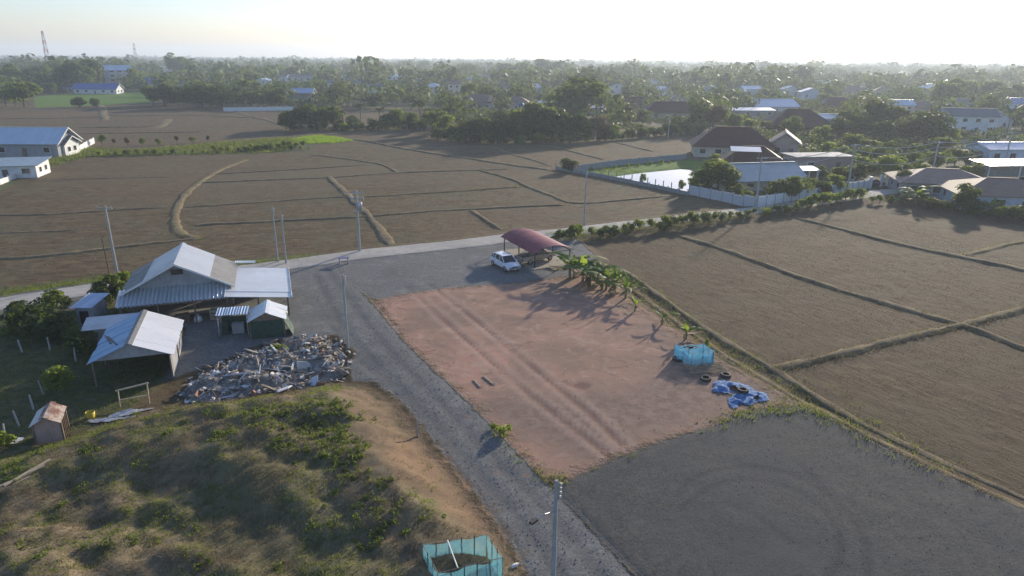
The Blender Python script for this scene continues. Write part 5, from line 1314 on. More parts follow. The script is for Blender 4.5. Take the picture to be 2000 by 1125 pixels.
# ---------------------------------------------------------------- houses of the village
HOUSES = []                                     # (short name, x, y, radius) for placing and describing trees
def windows(parent, xs, y, z, w, h, frame=M_WHITE, side=None):
    for x in xs:
        fr_ = MB()
        if side is None: fr_.box((x, y - 0.02, z), (w + 0.2, 0.1, h + 0.2))
        else: fr_.box((side + (0.02 if side > 0 else -0.02), x, z), (0.1, w + 0.2, h + 0.2))
        f = fr_.build('window', frame, parent)
        pn = MB()
        if side is None: pn.box((x, y - 0.06, z), (w, 0.06, h))
        else: pn.box((side + (0.06 if side > 0 else -0.06), x, z), (0.06, w, h))
        pn.build('pane', M_GLASS, f)
def house(name, label, short, u, v, L, W, h, rise, rot=0, roof='gable', rm=R_RED, wm=M_CREAM, nwin=3, ov=0.6, cat='house', open_front=False, storeys=1, porch=None):
    x, y = g(u, v); z = ground_z(x, y)
    o = T(name, label, cat, (x, y, z), rad(rot))
    x0, x1, y0, y1 = -L / 2, L / 2, 0.0, W
    b = MB()
    if roof == 'gablef': prof = [(x0, h), (0, h + rise * (L / 2) / (L / 2 + ov)), (x1, h)]
    if open_front:
        for px_ in np.linspace(x0 + 0.2, x1 - 0.2, max(3, int(L / 4))): MB().box((px_, 0.2, h / 2), (0.2, 0.2, h)).build('post', M_WHITE, o)
        MB().box((0, W - 0.1, h / 2), (L, 0.15, h)).build('wall', wm, o)
        for s_ in (x0, x1): MB().box((s_, W / 2, h / 2), (0.15, W - 0.3, h)).build('wall', wm, o)
    else:
        P = [(x0, y0), (x1, y0), (x1, y1), (x0, y1)]
        for i in range(4):
            a, c = P[i], P[(i + 1) % 4]; b.poly([(*a, -0.3), (*c, -0.3), (*c, h), (*a, h)])
        if roof == 'gable':
            for xs in (x0, x1): b.poly([(xs, y0, h), (xs, y1, h), (xs, W / 2, h + rise * (W / 2) / (W / 2 + ov) - 0.05)])
        if roof == 'gablef':
            for ys in (y0, y1): b.poly([(x0, ys, h), (x1, ys, h), (0, ys, prof[1][1] - 0.05)])
        if roof == 'shed': 
            b.poly([(x0, y1, h), (x1, y1, h), (x1, y1, h + rise - 0.1), (x0, y1, h + rise - 0.1)])
            for xs in (x0, x1): b.poly([(xs, y0, h), (xs, y1, h), (xs, y1, h + rise - 0.1)])
        b.build('wall', wm, o)
    e0 = h - rise * ov / (W / 2 + ov) * 0.0
    if roof == 'gable':
        zr, ze = h + rise, h
        for s_, ye in ((-1, y0 - ov), (1, y1 + ov)):
            MB().slab([(x0 - ov, ye, ze), (x1 + ov, ye, ze), (x1 + ov, W / 2, zr), (x0 - ov, W / 2, zr)], 0.12).build('roof_slope', rm, o)
        MB().bar((x0 - ov, W / 2, zr + 0.04), (x1 + ov, W / 2, zr + 0.04), 0.35, 0.12).build('ridge_cap', rm, o)
        bbm = MB()
        for xs in (x0 - ov - 0.03, x1 + ov + 0.03):
            for ye in (y0 - ov, y1 + ov): bbm.bar((xs, ye, ze - 0.05), (xs, W / 2, zr - 0.05), 0.06, 0.22)
        bbm.build('barge_board', M_WHITE, o)
    elif roof == 'gablef':
        zr, ze = h + rise, h
        for s_ in (-1, 1): MB().slab([(s_ * (L / 2 + ov), y0 - ov, ze), (0, y0 - ov, zr), (0, y1 + ov, zr), (s_ * (L / 2 + ov), y1 + ov, ze)], 0.12).build('roof_slope', rm, o)
        MB().bar((0, y0 - ov, zr + 0.04), (0, y1 + ov, zr + 0.04), 0.35, 0.12).build('ridge_cap', rm, o)
        bbm = MB()
        for s_ in (-1, 1): bbm.bar((s_ * (L / 2 + ov), y0 - ov - 0.03, ze - 0.05), (0, y0 - ov - 0.03, zr - 0.05), 0.06, 0.22)
        bbm.build('barge_board', M_WHITE, o)
    elif roof == 'hip':
        zr = h + rise; a = (x0 - ov, y0 - ov, h); bq = (x1 + ov, y0 - ov, h); c = (x1 + ov, y1 + ov, h); d = (x0 - ov, y1 + ov, h)
        k_ = min(W / 2 + ov, L / 2) * 0.95; r0 = (x0 - ov + k_, W / 2, zr); r1 = (x1 + ov - k_, W / 2, zr)
        if r1[0] - r0[0] < 0.2: r0 = (-0.1, W / 2, zr); r1 = (0.1, W / 2, zr)
        for f in ((a, bq, r1, r0), (c, d, r0, r1)): MB().slab(f, 0.12).build('roof_slope', rm, o)
        for f in ((bq, c, r1), (d, a, r0)): MB().slab(f, 0.12).build('roof_slope', rm, o)
        MB().bar(r0, r1, 0.3, 0.14).build('ridge_cap', rm, o)
    elif roof == 'shed':
        MB().slab([(x0 - ov, y0 - ov, h), (x1 + ov, y0 - ov, h), (x1 + ov, y1 + ov, h + rise), (x0 - ov, y1 + ov, h + rise)], 0.1).build('roof_slope', rm, o)
    else:
        MB().box((0, W / 2, h + 0.1), (L + 2 * ov, W + 2 * ov, 0.2)).build('roof_slab', rm, o)
    if nwin and not open_front:
        hs_ = h / storeys
        for st in range(storeys):
            n = nwin; xs = [x0 + L * (i + 0.5) / n for i in range(n)]
            di = n // 2 if st == 0 else -1
            windows(o, [q for i, q in enumerate(xs) if i != di], 0.0, st * hs_ + hs_ * 0.55, min(1.4, L / n * 0.5), hs_ * 0.38)
            if di >= 0:
                dd = MB().box((xs[di], -0.03, hs_ * 0.35), (1.0, 0.1, hs_ * 0.7)).build('door', M_WOOD, o); MB().box((xs[di] + 0.35, -0.1, hs_ * 0.35), (0.06, 0.06, 0.15)).build('handle', M_GALV, dd)
            if W > 4: windows(o, [W * 0.3, W * 0.7], 0, st * hs_ + hs_ * 0.55, 1.0, hs_ * 0.38, side=x0)
            if W > 4: windows(o, [W * 0.3, W * 0.7], 0, st * hs_ + hs_ * 0.55, 1.0, hs_ * 0.38, side=x1)
    if porch:
        pw, pd, ph = porch
        MB().slab([(-pw / 2, -pd, ph), (pw / 2, -pd, ph), (pw / 2, -0.02, ph + 0.35), (-pw / 2, -0.02, ph + 0.35)], 0.1).build('porch_roof', rm, o)
        for s_ in (-1, 1): MB().box((s_ * (pw / 2 - 0.2), -pd + 0.2, ph / 2), (0.18, 0.18, ph)).build('porch_column', wm, o)
    HOUSES.append((short, x, y + W / 2, max(L, W) / 2 + 1.0))
    return o
# near right: the compound behind the pond and beyond the road
h14 = house('maroon_farmhouse', 'large house with long dark maroon gable roof and cream end wall behind the pond', 'long maroon roof house', 1432, 306, 19, 11, 2.8, 4.4, -10, 'hip', R_RED, M_CREAM, 5, 1.0)
house('maroon_wing', 'lower maroon-roofed wing with a pale roof-light panel in front of the long maroon house', 'maroon wing', 1470, 332, 12, 8, 2.2, 3.0, -14, 'hip', R_RED, M_BRICK, 3, 0.8)
o = T('roof_light', 'pale translucent roof panel between the maroon house and its wing', 'roof panel', (*g(1458, 294, 4.4), 4.0), rad(-12)); MB().slab([(-3.2, 0, 0.2), (3.2, 0, 0.2), (3.2, 3.0, 0.9), (-3.2, 3.0, 0.9)], 0.05).build('sheet', R_WHITE, o)
for x in (-2.8, 2.8): MB().box((x, 0.4, -1.9), (0.12, 0.12, 4.2)).build('post', M_WOOD, o)
house('gable_barn', 'tall brown house with sunlit gable front beside the maroon roofs', 'brown gable house', 1530, 306, 6.5, 8, 3.6, 2.8, -20, 'gablef', R_RED, M_PINK, 2, 0.7)
house('metal_roof_house', 'house with pale grey-green metal roof behind the compound wall', 'grey-green metal roof', 1505, 368, 13, 9, 2.0, 2.6, 12, 'gable', R_GREYGREEN, M_CREAM, 3, 1.0)
house('metal_roof_porch', 'small hipped grey-green metal porch left of the metal roofed house', 'metal porch', 1448, 369, 7, 6, 2.2, 1.4, 12, 'hip', R_GREYGREEN, M_CREAM, 2, 0.7)
house('flat_annexe', 'pinkish flat roofed building with white roof edge left of the wires', 'flat pink annexe', 1608, 336, 13, 6, 3.6, 0.3, 8, 'flat', M_GREYWALL, M_PINK, 2, 0.5)
house('curved_canopy', 'small white canopy behind the grey-green metal roof', 'white canopy', 1580, 352, 4, 3, 2.4, 0.4, 8, 'shed', R_WHITE, M_GREYWALL, 0, 0.3, 'canopy', True)
house('brown_roof_house', 'low house with sunlit brown hipped roof right of the gate', 'left brown roof', 1850, 384, 15, 10, 2.7, 2.0, -14, 'hip', R_TAN, M_GREYWALL, 4, 1.0)
house('brown_roof_house', 'low house with brown hipped roof and pale eaves at the right picture edge', 'right brown roof', 1975, 410, 15, 11, 2.7, 2.1, -12, 'hip', R_BROWN, M_PALEBLUE, 4, 1.1)
house('white_sheet_shelter', 'open shelter with long white sheet roof at the right edge above the brown roofs', 'white shelter', 1990, 350, 15, 5, 3.2, 0.6, 8, 'shed', R_WHITE, M_GREYWALL, 0, 0.4, 'shelter', True)
house('grey_blue_store', 'grey-blue store building at the right edge behind the white shelter', 'grey-blue store', 1990, 318, 16, 8, 3.6, 1.2, 4, 'gable', R_PALEBLUE, M_PALEBLUE, 4, 0.5)
house('maroon_hip_house', 'big dark maroon hipped roof among the trees right of the brown gable house', 'maroon hipped roof', 1565, 262, 20, 14, 2.8, 5.2, -6, 'hip', R_RED, M_BRICK, 4, 1.2)
house('pale_wall_house', 'pale blue-white house glimpsed between the maroon hip roof and round trees', 'pale blue house', 1622, 254, 7, 7, 4.2, 1.4, -10, 'gable', R_WHITE, M_PALEBLUE, 2, 0.4)
house('white_modern_house', 'white two-storey house with grey roof and dark windows on the right', 'white modern house', 1893, 258, 16, 9, 5.6, 2.4, -14, 'gable', R_GREYTILE, M_WHITE, 4, 0.6, storeys=2)
house('white_gable_house', 'white house front with pointed gable and round vent on the right', 'white gable front', 1944, 252, 10, 8, 3.8, 2.7, -14, 'gablef', R_GREYTILE, M_WHITE, 2, 0.6)
o = [q for q in bpy.data.objects if q.name.startswith('white_gable_house')][0]
MB().lathe([(0.01, 0.02), (0.55, 0.02), (0.6, 0.0)], 14, M=Matrix.Translation((0, -0.08, 4.8)) @ Matrix.Rotation(math.pi / 2, 4, 'X')).build('round_vent', M_GLASS, o)
house('sheet_roof_hall', 'hall with pale blue-white roof left of the maroon hipped house', 'pale blue roof hall', 1516, 222, 20, 14, 3.4, 3.0, 6, 'gable', R_PALEBLUE, M_WHITE, 3, 0.8)
house('long_white_store', 'long low store with white roof edge in front of the pale blue hall', 'long white store', 1470, 228, 19, 6, 3.0, 0.8, 4, 'shed', R_WHITE, M_GREYWALL, 4, 0.5)
house('maroon_cottage', 'dark maroon roofed cottage hidden behind trees left of the pale hall', 'maroon cottage', 1318, 230, 24, 10, 2.6, 4.0, 4, 'hip', R_RED, M_CREAM, 3, 1.0)
house('tan_cottage', 'cottage with tan roof right behind the maroon cottage', 'tan cottage', 1335, 208, 15, 10, 3.0, 3.0, -6, 'hip', R_TAN, M_CREAM, 2, 0.8)
house('brown_timber_house', 'brown timber house with dark roof left of the maroon cottage', 'brown timber house', 1232, 216, 14, 9, 3.2, 3.0, 10, 'gable', R_RED, M_BRICK, 3, 0.8)
house('white_roof_shed', 'small shed with slanting white roof in the middle trees', 'slanting white roof', 1174, 222, 8, 6, 3.0, 1.6, 12, 'shed', R_WHITE, M_GREYWALL, 1, 0.4)
house('grey_roof_cottage', 'cottage with pale grey roof behind the central tree belt', 'pale grey cottage', 1070, 212, 9, 8, 3.0, 1.8, -4, 'hip', R_WHITE, M_GREYWALL, 2, 0.6)
h9 = house('villa_with_dormers', 'cream villa with brown-red roof and two small gables behind the shrubs', 'dormer villa', 936, 216, 17, 10, 3.8, 3.4, 3, 'hip', R_BROWN, M_CREAM, 5, 0.9, porch=(5, 2.5, 2.9))
for x in (-4.5, 4.5):
    for s_ in (-1, 1): MB().slab([(x, -1.2, 6.0), (x + s_ * 2.0, -1.2, 4.4), (x + s_ * 2.0, 3.5, 4.4), (x, 3.5, 6.0)], 0.12).build('gable_roof', R_BROWN, h9)
    MB().poly([(x - 1.7, -0.9, 4.3), (x + 1.7, -0.9, 4.3), (x, -0.9, 5.8)]).build('gable_panel', M_CREAM, h9)
house('villa', 'smaller cream villa with brown-red roof right of the dormered villa', 'small cream villa', 1008, 217, 12, 9, 3.6, 3.0, -4, 'hip', R_BROWN, M_CREAM, 3, 0.8)
house('far_cream_house', 'far narrow cream house with pinkish roof above the dormered villa', 'far narrow cream house', 887, 182, 8, 8, 6.0, 2.6, 3, 'gable', R_BROWN, M_CREAM, 2, 0.6, storeys=2)
house('far_white_house', 'far white house with dark roof in the left-centre trees', 'far white house', 731, 184, 11, 8, 4.4, 2.2, -3, 'gable', R_GREYTILE, M_WHITE, 2, 0.5)
house('far_white_hall', 'far hall with bright white roof above the centre trees', 'far white hall', 770, 158, 22, 12, 4.5, 2.0, 3, 'gable', R_WHITE, M_WHITE, 3, 0.5)
house('grey_shelter', 'open shelter with grey-blue sheet roof behind the long white fence', 'grey-blue shelter', 583, 197, 15, 8, 4.4, 2.4, 2, 'gable', R_PALEBLUE, M_WHITE, 0, 0.6, 'shelter', True)
house('blue_roof_cottage', 'white cottage with bright blue roof behind the green field', 'blue roofed cottage', 289, 170, 16, 9, 4.4, 2.8, -4, 'hip', R_BRIGHTBLUE, M_WHITE, 3, 0.8)
house('long_blue_hall', 'long low hall with bright blue roof in front of the apartment block', 'long blue hall', 186, 182, 26, 9, 2.8, 3.2, 2, 'gable', R_BRIGHTBLUE, M_WHITE, 5, 0.6)
house('short_blue_hall', 'shorter blue roofed hall left of the long blue hall', 'short blue hall', 130, 178, 10, 9, 2.8, 3.2, 2, 'gable', R_BRIGHTBLUE, M_PALEBLUE, 2, 0.6)
house('far_cream_block', 'far cream flat building in the upper left trees', 'far cream block', 322, 142, 30, 14, 8, 0.4, 0, 'flat', M_WHITE, M_CREAM, 4, 0.4, storeys=2)
house('far_pale_row', 'far pale row building in the left-centre trees', 'far pale row', 590, 160, 28, 9, 5, 1.6, 0, 'gable', R_GREYTILE, M_CREAM, 5, 0.5)
house('far_pale_cottage', 'far small pale cottage left of the pale row', 'far pale cottage', 548, 160, 12, 9, 5, 1.6, 0, 'gable', R_GREYTILE, M_WHITE, 2, 0.5)
house('cream_blue_house', 'cream two-storey house with light blue roof behind the round trees', 'cream house with blue roof', 1762, 228, 9, 8, 5.2, 2.0, -5, 'gable', R_PALEBLUE, M_CREAM, 2, 0.5, storeys=2)
house('red_gable_house', 'red roofed house with small gables right of the cream blue-roofed house', 'red gabled house', 1812, 226, 15, 9, 3.4, 3.0, -5, 'hip', R_BROWN, M_CREAM, 3, 0.8)
house('grey_roof_white_house', 'white house with blue-grey roof above the white modern house', 'blue-grey roofed white house', 1893, 218, 13, 9, 3.6, 2.6, -6, 'gable', R_GREYTILE, M_WHITE, 4, 0.6)
house('edge_blue_house', 'bluish house at the right picture edge in the far trees', 'bluish edge house', 1993, 216, 10, 8, 3.8, 2.4, -6, 'gable', R_BRIGHTBLUE, M_PALEBLUE, 2, 0.5)
house('far_small_white_house', 'far small white house right of the tall dark tree', 'far small white house', 1606, 174, 14, 9, 5, 2.0, 0, 'gable', R_PALEBLUE, M_WHITE, 3, 0.5)
house('far_red_house', 'far red roofed house above the round trees', 'far red roofed house', 1670, 186, 16, 10, 3.0, 3.4, 0, 'hip', R_BROWN, M_CREAM, 2, 0.7)
house('far_tan_house', 'far tan roofed house in the hazy right trees', 'far tan roofed house', 1775, 172, 18, 11, 4.0, 3.4, 0, 'hip', R_TAN, M_CREAM, 2, 0.7)
house('far_dark_house', 'dark roofed house below the far red roof', 'dark roofed house', 1640, 214, 16, 9, 3.0, 3.0, 0, 'hip', R_RED, M_BRICK, 2, 0.7)
# left: blue-roofed house at the field edge and its neighbour
hb = house('blue_roof_house', 'long white house with pale blue metal roof at the left edge of the fields', 'long blue roof house', 28, 304, 21, 9, 3.2, 3.4, 2, 'gable', R_BLUE, M_GREYWALL, 4, 0.8)
house('blue_porch_house', 'lower grey-blue roofed porch with white gable beside the long blue roof', 'grey-blue porch', 96, 302, 8, 6, 2.8, 1.8, 2, 'gable', R_GREYTILE, M_WHITE, 2, 0.6)
p = at(122, 300); o = T('white_flagpole', 'thin white pole in front of the grey-blue porch', 'pole', p, 0); MB().tube([(0, 0, 0), (-0.5, 0, 6.4)], [0.12, 0.09], 6).build('shaft', M_WHITE, o); MB().lathe([(0.01, 6.5), (0.12, 6.45), (0.01, 6.35)], 7, M=Matrix.Translation((-0.5, 0, 0))).build('finial', M_WHITE, o)
house('low_white_house', 'low white house with grey sheet roof and pink fascia at the left edge', 'low white house', 12, 345, 11, 7, 2.5, 0.7, 14, 'shed', R_GREYGREEN, M_WHITE, 3, 0.6)
# apartment block
x, y = g(211, 170); ap = T('apartment_block', 'white four-storey apartment block with red and blue gable roof in the upper left', 'apartment block', (x, y, ground_z(x, y)), rad(-50))
HOUSES.append(('apartment block', x, y, 14))
AW, AL, AH = 10.0, 16.0, 12.5
m = MB()
for a, c in (((-AW / 2, 0), (AW / 2, 0)), ((AW / 2, 0), (AW / 2, AL)), ((AW / 2, AL), (-AW / 2, AL)), ((-AW / 2, AL), (-AW / 2, 0))): m.poly([(*a, -0.5), (*c, -0.5), (*c, AH), (*a, AH)])
for ys in (0, AL): m.poly([(-AW / 2, ys, AH), (AW / 2, ys, AH), (0, ys, AH + 3.0)])
m.build('wall', M_WHITE, ap)
MB().slab([(-AW / 2 - 1, -1, AH - 0.4), (0, -1, AH + 3.2), (0, AL + 1, AH + 3.2), (-AW / 2 - 1, AL + 1, AH - 0.4)], 0.2).build('roof_slope', R_RED, ap)
MB().slab([(AW / 2 + 1.2, -1, AH - 0.5), (0, -1, AH + 3.2), (0, AL + 1, AH + 3.2), (AW / 2 + 1.2, AL + 1, AH - 0.5)], 0.2).build('roof_slope', R_PALEBLUE, ap)
for fl_ in range(4):
    z = 0.4 + fl_ * 3.1
    for j in range(3):
        yy = 1.2 + j * 5.0
        bq = MB().box((AW / 2 + 0.7, yy + 2.0, z), (1.4, 4.2, 0.2)); bq.box((AW / 2 + 1.35, yy + 2.0, z + 0.6), (0.12, 4.2, 1.1)); f = bq.build('balcony', M_WHITE, ap)
        MB().box((AW / 2 + 0.05, yy + 2.0, z + 1.25), (0.12, 2.4, 2.0)).build('balcony_door', M_GLASS, ap)
    windows(ap, [-2.6, 2.6], 0.0, z + 1.5, 1.1, 1.2)
# small houses further back, half hidden by the trees
_rn = random.Random(77)
_far = []
for u, v in ((352, 176), (398, 160), (436, 172), (470, 158), (512, 170), (640, 172), (668, 158), (700, 166), (818, 166), (846, 186), (862, 160), (918, 166), (955, 158), (985, 178), (1046, 182), (1075, 168), (1205, 186), (1272, 172), (1300, 190), (1385, 182), (1438, 176), (1470, 190), (1545, 190), (1585, 196), (1700, 178), (1730, 192), (1820, 186), (1848, 172), (1925, 186), (1960, 178)):
    _far.append((u, v, _rn.choice((('white', R_WHITE), ('grey', R_GREYTILE), ('brown', R_BROWN), ('red', R_RED), ('pale blue', R_PALEBLUE), ('tan', R_TAN))), _rn.choice((('white', M_WHITE), ('cream', M_CREAM), ('pale blue', M_PALEBLUE)))))
_cnt = {}
for u, v, (rn_, rm_), (wn_, wm_) in _far:
    i = _cnt.get((rn_, wn_), 0); _cnt[(rn_, wn_)] = i + 1
    house('small_far_house', f'small far house, {rn_} roof, {wn_} walls, {ORD[i]} such from the left', '*', u, v, _rn.uniform(9, 15), _rn.uniform(7, 10), _rn.uniform(3.0, 5.4), _rn.uniform(1.8, 3.2), _rn.uniform(-25, 25), _rn.choice(('gable', 'hip', 'gablef')), rm_, wm_, 2, 0.6)['group'] = 'small far houses among the trees'
# telecom masts, street lamp, water tank
M_MASTR = pm('mast_red_paint', (0.42, 0.10, 0.07), (0.33, 0.08, 0.06), 2); M_MASTW = M_WHITE
def mast(label, u, vb, vt, w):
    x, y = g(u, vb); h = hgt(u, vt, vb); z0 = ground_z(x, y)
    o = T('telecom_mast', label, 'mast', (x, y, z0), 0.3)
    n = 10
    for i in range(n):
        m = MB(); z_0, z_1 = h * i / n, h * (i + 1) / n; w0, w1 = w * (1 - 0.75 * i / n), w * (1 - 0.75 * (i + 1) / n)
        c0 = [(sx * w0, sy * w0, z_0) for sx, sy in ((-1, -1), (1, -1), (1, 1), (-1, 1))]; c1 = [(sx * w1, sy * w1, z_1) for sx, sy in ((-1, -1), (1, -1), (1, 1), (-1, 1))]
        for j in range(4):
            m.bar(c0[j], c1[j], 0.32); m.bar(c0[j], c1[(j + 1) % 4], 0.2); m.bar(c1[j], c1[(j + 1) % 4], 0.2)
        m.build('lattice_section', M_MASTR if i % 2 else M_MASTW, o)
    for a in range(3):
        for zz in (h * 0.93, h * 0.72, h * 0.62): MB().box((1.1 * math.cos(a * 2.1), 1.1 * math.sin(a * 2.1), zz), (0.4, 0.4, 2.2)).build('antenna_panel', M_WHITE, o)
    MB().tube([(0, 0, h), (0, 0, h + 3)], 0.08, 5).build('lightning_rod', M_GALV, o)
mast('tall red and white lattice mast at the upper left', 99, 146, 60, 2.6)
mast('fainter far lattice mast right of the tall mast', 268, 130, 84, 3.0)
p = at(69, 168); o = T('park_lamp', 'pale lamp post with two heads before the left trees', 'lamp post', p, 0); hh = hgt(69, 138, 168)
MB().tube([(0, 0, 0), (0, 0, hh)], [0.3, 0.2], 6).build('shaft', M_WHITE, o)
for s_ in (-1, 1): MB().box((s_ * 1.1, 0, hh), (1.6, 0.6, 0.35)).build('lamp_head', M_WHITE, o)
p = at(1018, 228); o = T('water_tank_stand', 'blue water tank on a thin stand right of the villas', 'water tank', p, 0)
M_TANK = pm('blue_tank_plastic', (0.04, 0.13, 0.42), (0.03, 0.10, 0.33), 2, 0.4)
MB().lathe([(0.02, 3.6), (1.0, 3.6), (1.05, 5.4), (0.6, 5.9), (0.02, 6.0)], 12).build('tank', M_TANK, o, True)
for a in range(4): MB().tube([(0.9 * math.cos(a * 1.57 + .8), 0.9 * math.sin(a * 1.57 + .8), 0), (0.8 * math.cos(a * 1.57 + .8), 0.8 * math.sin(a * 1.57 + .8), 3.6)], 0.07, 5).build('leg', M_GALV, o)
MB().box((0, 0, 3.55), (1.9, 1.9, 0.1)).build('platform', M_GALV, o)
# cars at the gate and far ones
def small_car(label, u, v, rz, mat):
    p = at(u, v); o = T('parked_car', label, 'car', p, rz, 'cars parked in the compounds')
    loft([(-2.0, half(0.72, 0.4, 0.7, 0.78)), (-1.8, half(0.82, 0.3, 0.82, 0.9)), (-0.5, half(0.84, 0.26, 0.84, 0.9)), (0.8, half(0.84, 0.26, 0.82, 0.88)), (1.7, half(0.80, 0.28, 0.72, 0.8)), (2.0, half(0.70, 0.36, 0.58, 0.66))], mat, 'body', o)
    loft([(-1.75, [(0.0, 0.86), (0.72, 0.86), (0.70, 0.88), (0.0, 0.88)]), (-1.1, [(0.0, 0.86), (0.76, 0.86), (0.58, 1.38), (0.0, 1.40)]), (0.1, [(0.0, 0.86), (0.76, 0.86), (0.58, 1.40), (0.0, 1.42)]), (0.95, [(0.0, 0.86), (0.72, 0.86), (0.70, 0.88), (0.0, 0.88)])], M_CARG, 'window_glass', o, False)
    MB().slab([(-1.15, -0.56, 1.42), (0.15, -0.56, 1.44), (0.15, 0.56, 1.44), (-1.15, 0.56, 1.42)], 0.05).build('roof', mat, o)
    for s_ in (-1, 1):
        for x in (-1.25, 1.3): wheel(o, x, s_ * 0.74, 0.31, 0.2)
        MB().box((1.92, s_ * 0.5, 0.6), (0.14, 0.28, 0.12)).build('headlight', M_LAMP, o)
k = NT('dark_blue_car_paint'); M_CARD = k.fin(k.bsdf((0.05, 0.06, 0.10), 0.25, 0.5))
small_car('dark car parked inside the gate of the white wall', 1708, 360, rad(10), M_CARD)
small_car('white car beside the flat pink annexe', 1660, 352, rad(60), M_CARW)
# pale bags along the foot of the tree belt
for i, (u, v) in enumerate(((682, 250), (705, 250), (720, 249), (731, 249), (742, 250), (813, 250), (824, 250), (775, 239))):
    p = at(u, v); o = T('feed_bag', f'white bag lying at the foot of the tree belt, {ORD[i]} from the left', 'bag', p, random.uniform(0, 3), 'white bags along the tree belt')
    m = MB().lathe([(0.02, 0.0), (0.5, 0.02), (0.6, 0.25), (0.45, 0.5), (0.02, 0.6)], 9); m.build('sack', M_WHITE, o, True); o.scale = (1.3, 0.8, 0.8)
    MB().lathe([(0.05, 0.58), (0.12, 0.66), (0.02, 0.7)], 7).build('knot', M_WHITE, o)

# ---------------------------------------------------------------- trees: prototypes
def rhombi(P, N, size, aspect=0.55, rng=RN):
    """leaf-sized rhombic faces at points P with normals N"""
    n = len(P)
    t = np.cross(N, rng.normal(size=(n, 3))); t /= np.linalg.norm(t, axis=1, keepdims=True) + 1e-9
    b = np.cross(N, t)
    s = (size * rng.uniform(0.6, 1.4, n))[:, None]
    V = np.stack([P - t * s, P + b * s * aspect, P + t * s, P - b * s * aspect], 1).reshape(-1, 3)
    V[1::4] += N * s * 0.15; V[3::4] += N * s * 0.15
    return V, np.arange(4 * n).reshape(n, 4)
def crown_points(rng, lobes, n, rx, rz, zc, lobe_r, up=0.25, shell=0.3):
    C = []
    while len(C) < lobes:
        p = rng.uniform(-1, 1, 3)
        if (p ** 2).sum() < 1: C.append(p)
    C = np.array(C) * np.array([rx, rx, rz]) * 0.72; C[:, 2] += zc
    R = lobe_r * rng.uniform(0.6, 1.25, lobes)
    w = R ** 2 / (R ** 2).sum()
    k = rng.choice(lobes, n, p=w)
    d = rng.normal(size=(n, 3)); d[:, 2] += up; d /= np.linalg.norm(d, axis=1, keepdims=True)
    P = C[k] + d * (R[k] * rng.uniform(shell, 1.0, n) ** 0.5)[:, None] * np.array([1, 1, 0.85])
    N = d + 0.5 * rng.normal(size=(n, 3)); N /= np.linalg.norm(N, axis=1, keepdims=True)
    return P, N, C
def limbs(rng, C, h0, r0, lean=0.05):
    m = MB(); tip = (rng.uniform(-lean, lean) * h0, rng.uniform(-lean, lean) * h0, h0)
    m.tube([(0, 0, -0.3), (tip[0] * 0.5, tip[1] * 0.5, h0 * 0.5), tip], [r0 * 1.25, r0, r0 * 0.75], 7)
    for c in C[:7]:
        mid = [(tip[i] + c[i]) / 2 + rng.uniform(-0.2, 0.2) for i in range(3)]
        m.tube([tip, mid, tuple(c)], [r0 * 0.55, r0 * 0.35, r0 * 0.12], 5)
    return m
L_DARK = leaf_mat('dark_foliage', (0.024, 0.042, 0.017), (0.050, 0.074, 0.026), 0.34, (0.19, 0.26, 0.045))
L_BROAD = leaf_mat('mid_foliage', (0.038, 0.064, 0.020), (0.082, 0.112, 0.034), 0.45, (0.30, 0.38, 0.06))
L_LIGHT = leaf_mat('light_foliage', (0.085, 0.120, 0.030), (0.135, 0.165, 0.045), 0.48, (0.42, 0.52, 0.07))
L_DRY = leaf_mat('brownish_foliage', (0.085, 0.062, 0.036), (0.115, 0.090, 0.045), 0.32, (0.24, 0.19, 0.07))
L_PALM = leaf_mat('palm_foliage', (0.050, 0.075, 0.028), (0.085, 0.105, 0.04), 0.30, (0.22, 0.26, 0.07))
L_BANANA = leaf_mat('banana_leaf', (0.060, 0.120, 0.026), (0.105, 0.175, 0.042), 0.42, (0.36, 0.48, 0.05), 0.4, yellow=0.1)
PROTO = {}                                     # kind -> list of (crown mesh, trunk mesh, nominal height, nominal width)
def make_proto(kind, seed, lobes, n, rx, rz, zc, lobe_r, leaf, mat, h0, r0, up=0.25, shell=0.3):
    rng = np.random.default_rng(seed)
    P, N, C = crown_points(rng, lobes, n, rx, rz, zc, lobe_r, up, shell)
    V, F = rhombi(P, N, np.full(n, leaf), rng=rng)
    cm = np_mesh('crown', V, F, mat); tm = limbs(rng, C, h0, r0).mesh('trunk', M_BARK, True)
    PROTO.setdefault(kind, []).append((cm, tm, zc + rz * 1.1, rx * 2))
for s in range(4):
    make_proto('broad', 100 + s, 17, 2100, 3.2, 3.1, 4.1, 1.35, 0.30, L_BROAD, 3.2, 0.2)
    make_proto('dark', 200 + s, 17, 2500, 3.5, 2.9, 3.6, 1.6, 0.30, L_DARK, 2.2, 0.26, shell=0.55)
    make_proto('light', 300 + s, 14, 1400, 2.6, 2.9, 3.9, 1.1, 0.28, L_LIGHT, 2.6, 0.13)
    make_proto('tall', 400 + s, 18, 2100, 2.9, 5.2, 7.2, 1.4, 0.34, L_BROAD, 5.5, 0.24)
    make_proto('shrub', 500 + s, 8, 520, 1.15, 0.95, 1.2, 0.6, 0.16, L_BROAD, 0.8, 0.06)
    make_proto('darkshrub', 600 + s, 9, 620, 1.3, 1.0, 1.15, 0.65, 0.16, L_DARK, 0.7, 0.07)
    make_proto('lightshrub', 700 + s, 8, 480, 1.2, 0.9, 1.05, 0.55, 0.16, L_LIGHT, 0.7, 0.05)
for s in range(2): make_proto('brownish', 800 + s, 12, 1300, 2.8, 2.2, 4.6, 1.2, 0.28, L_DRY, 3.0, 0.18)
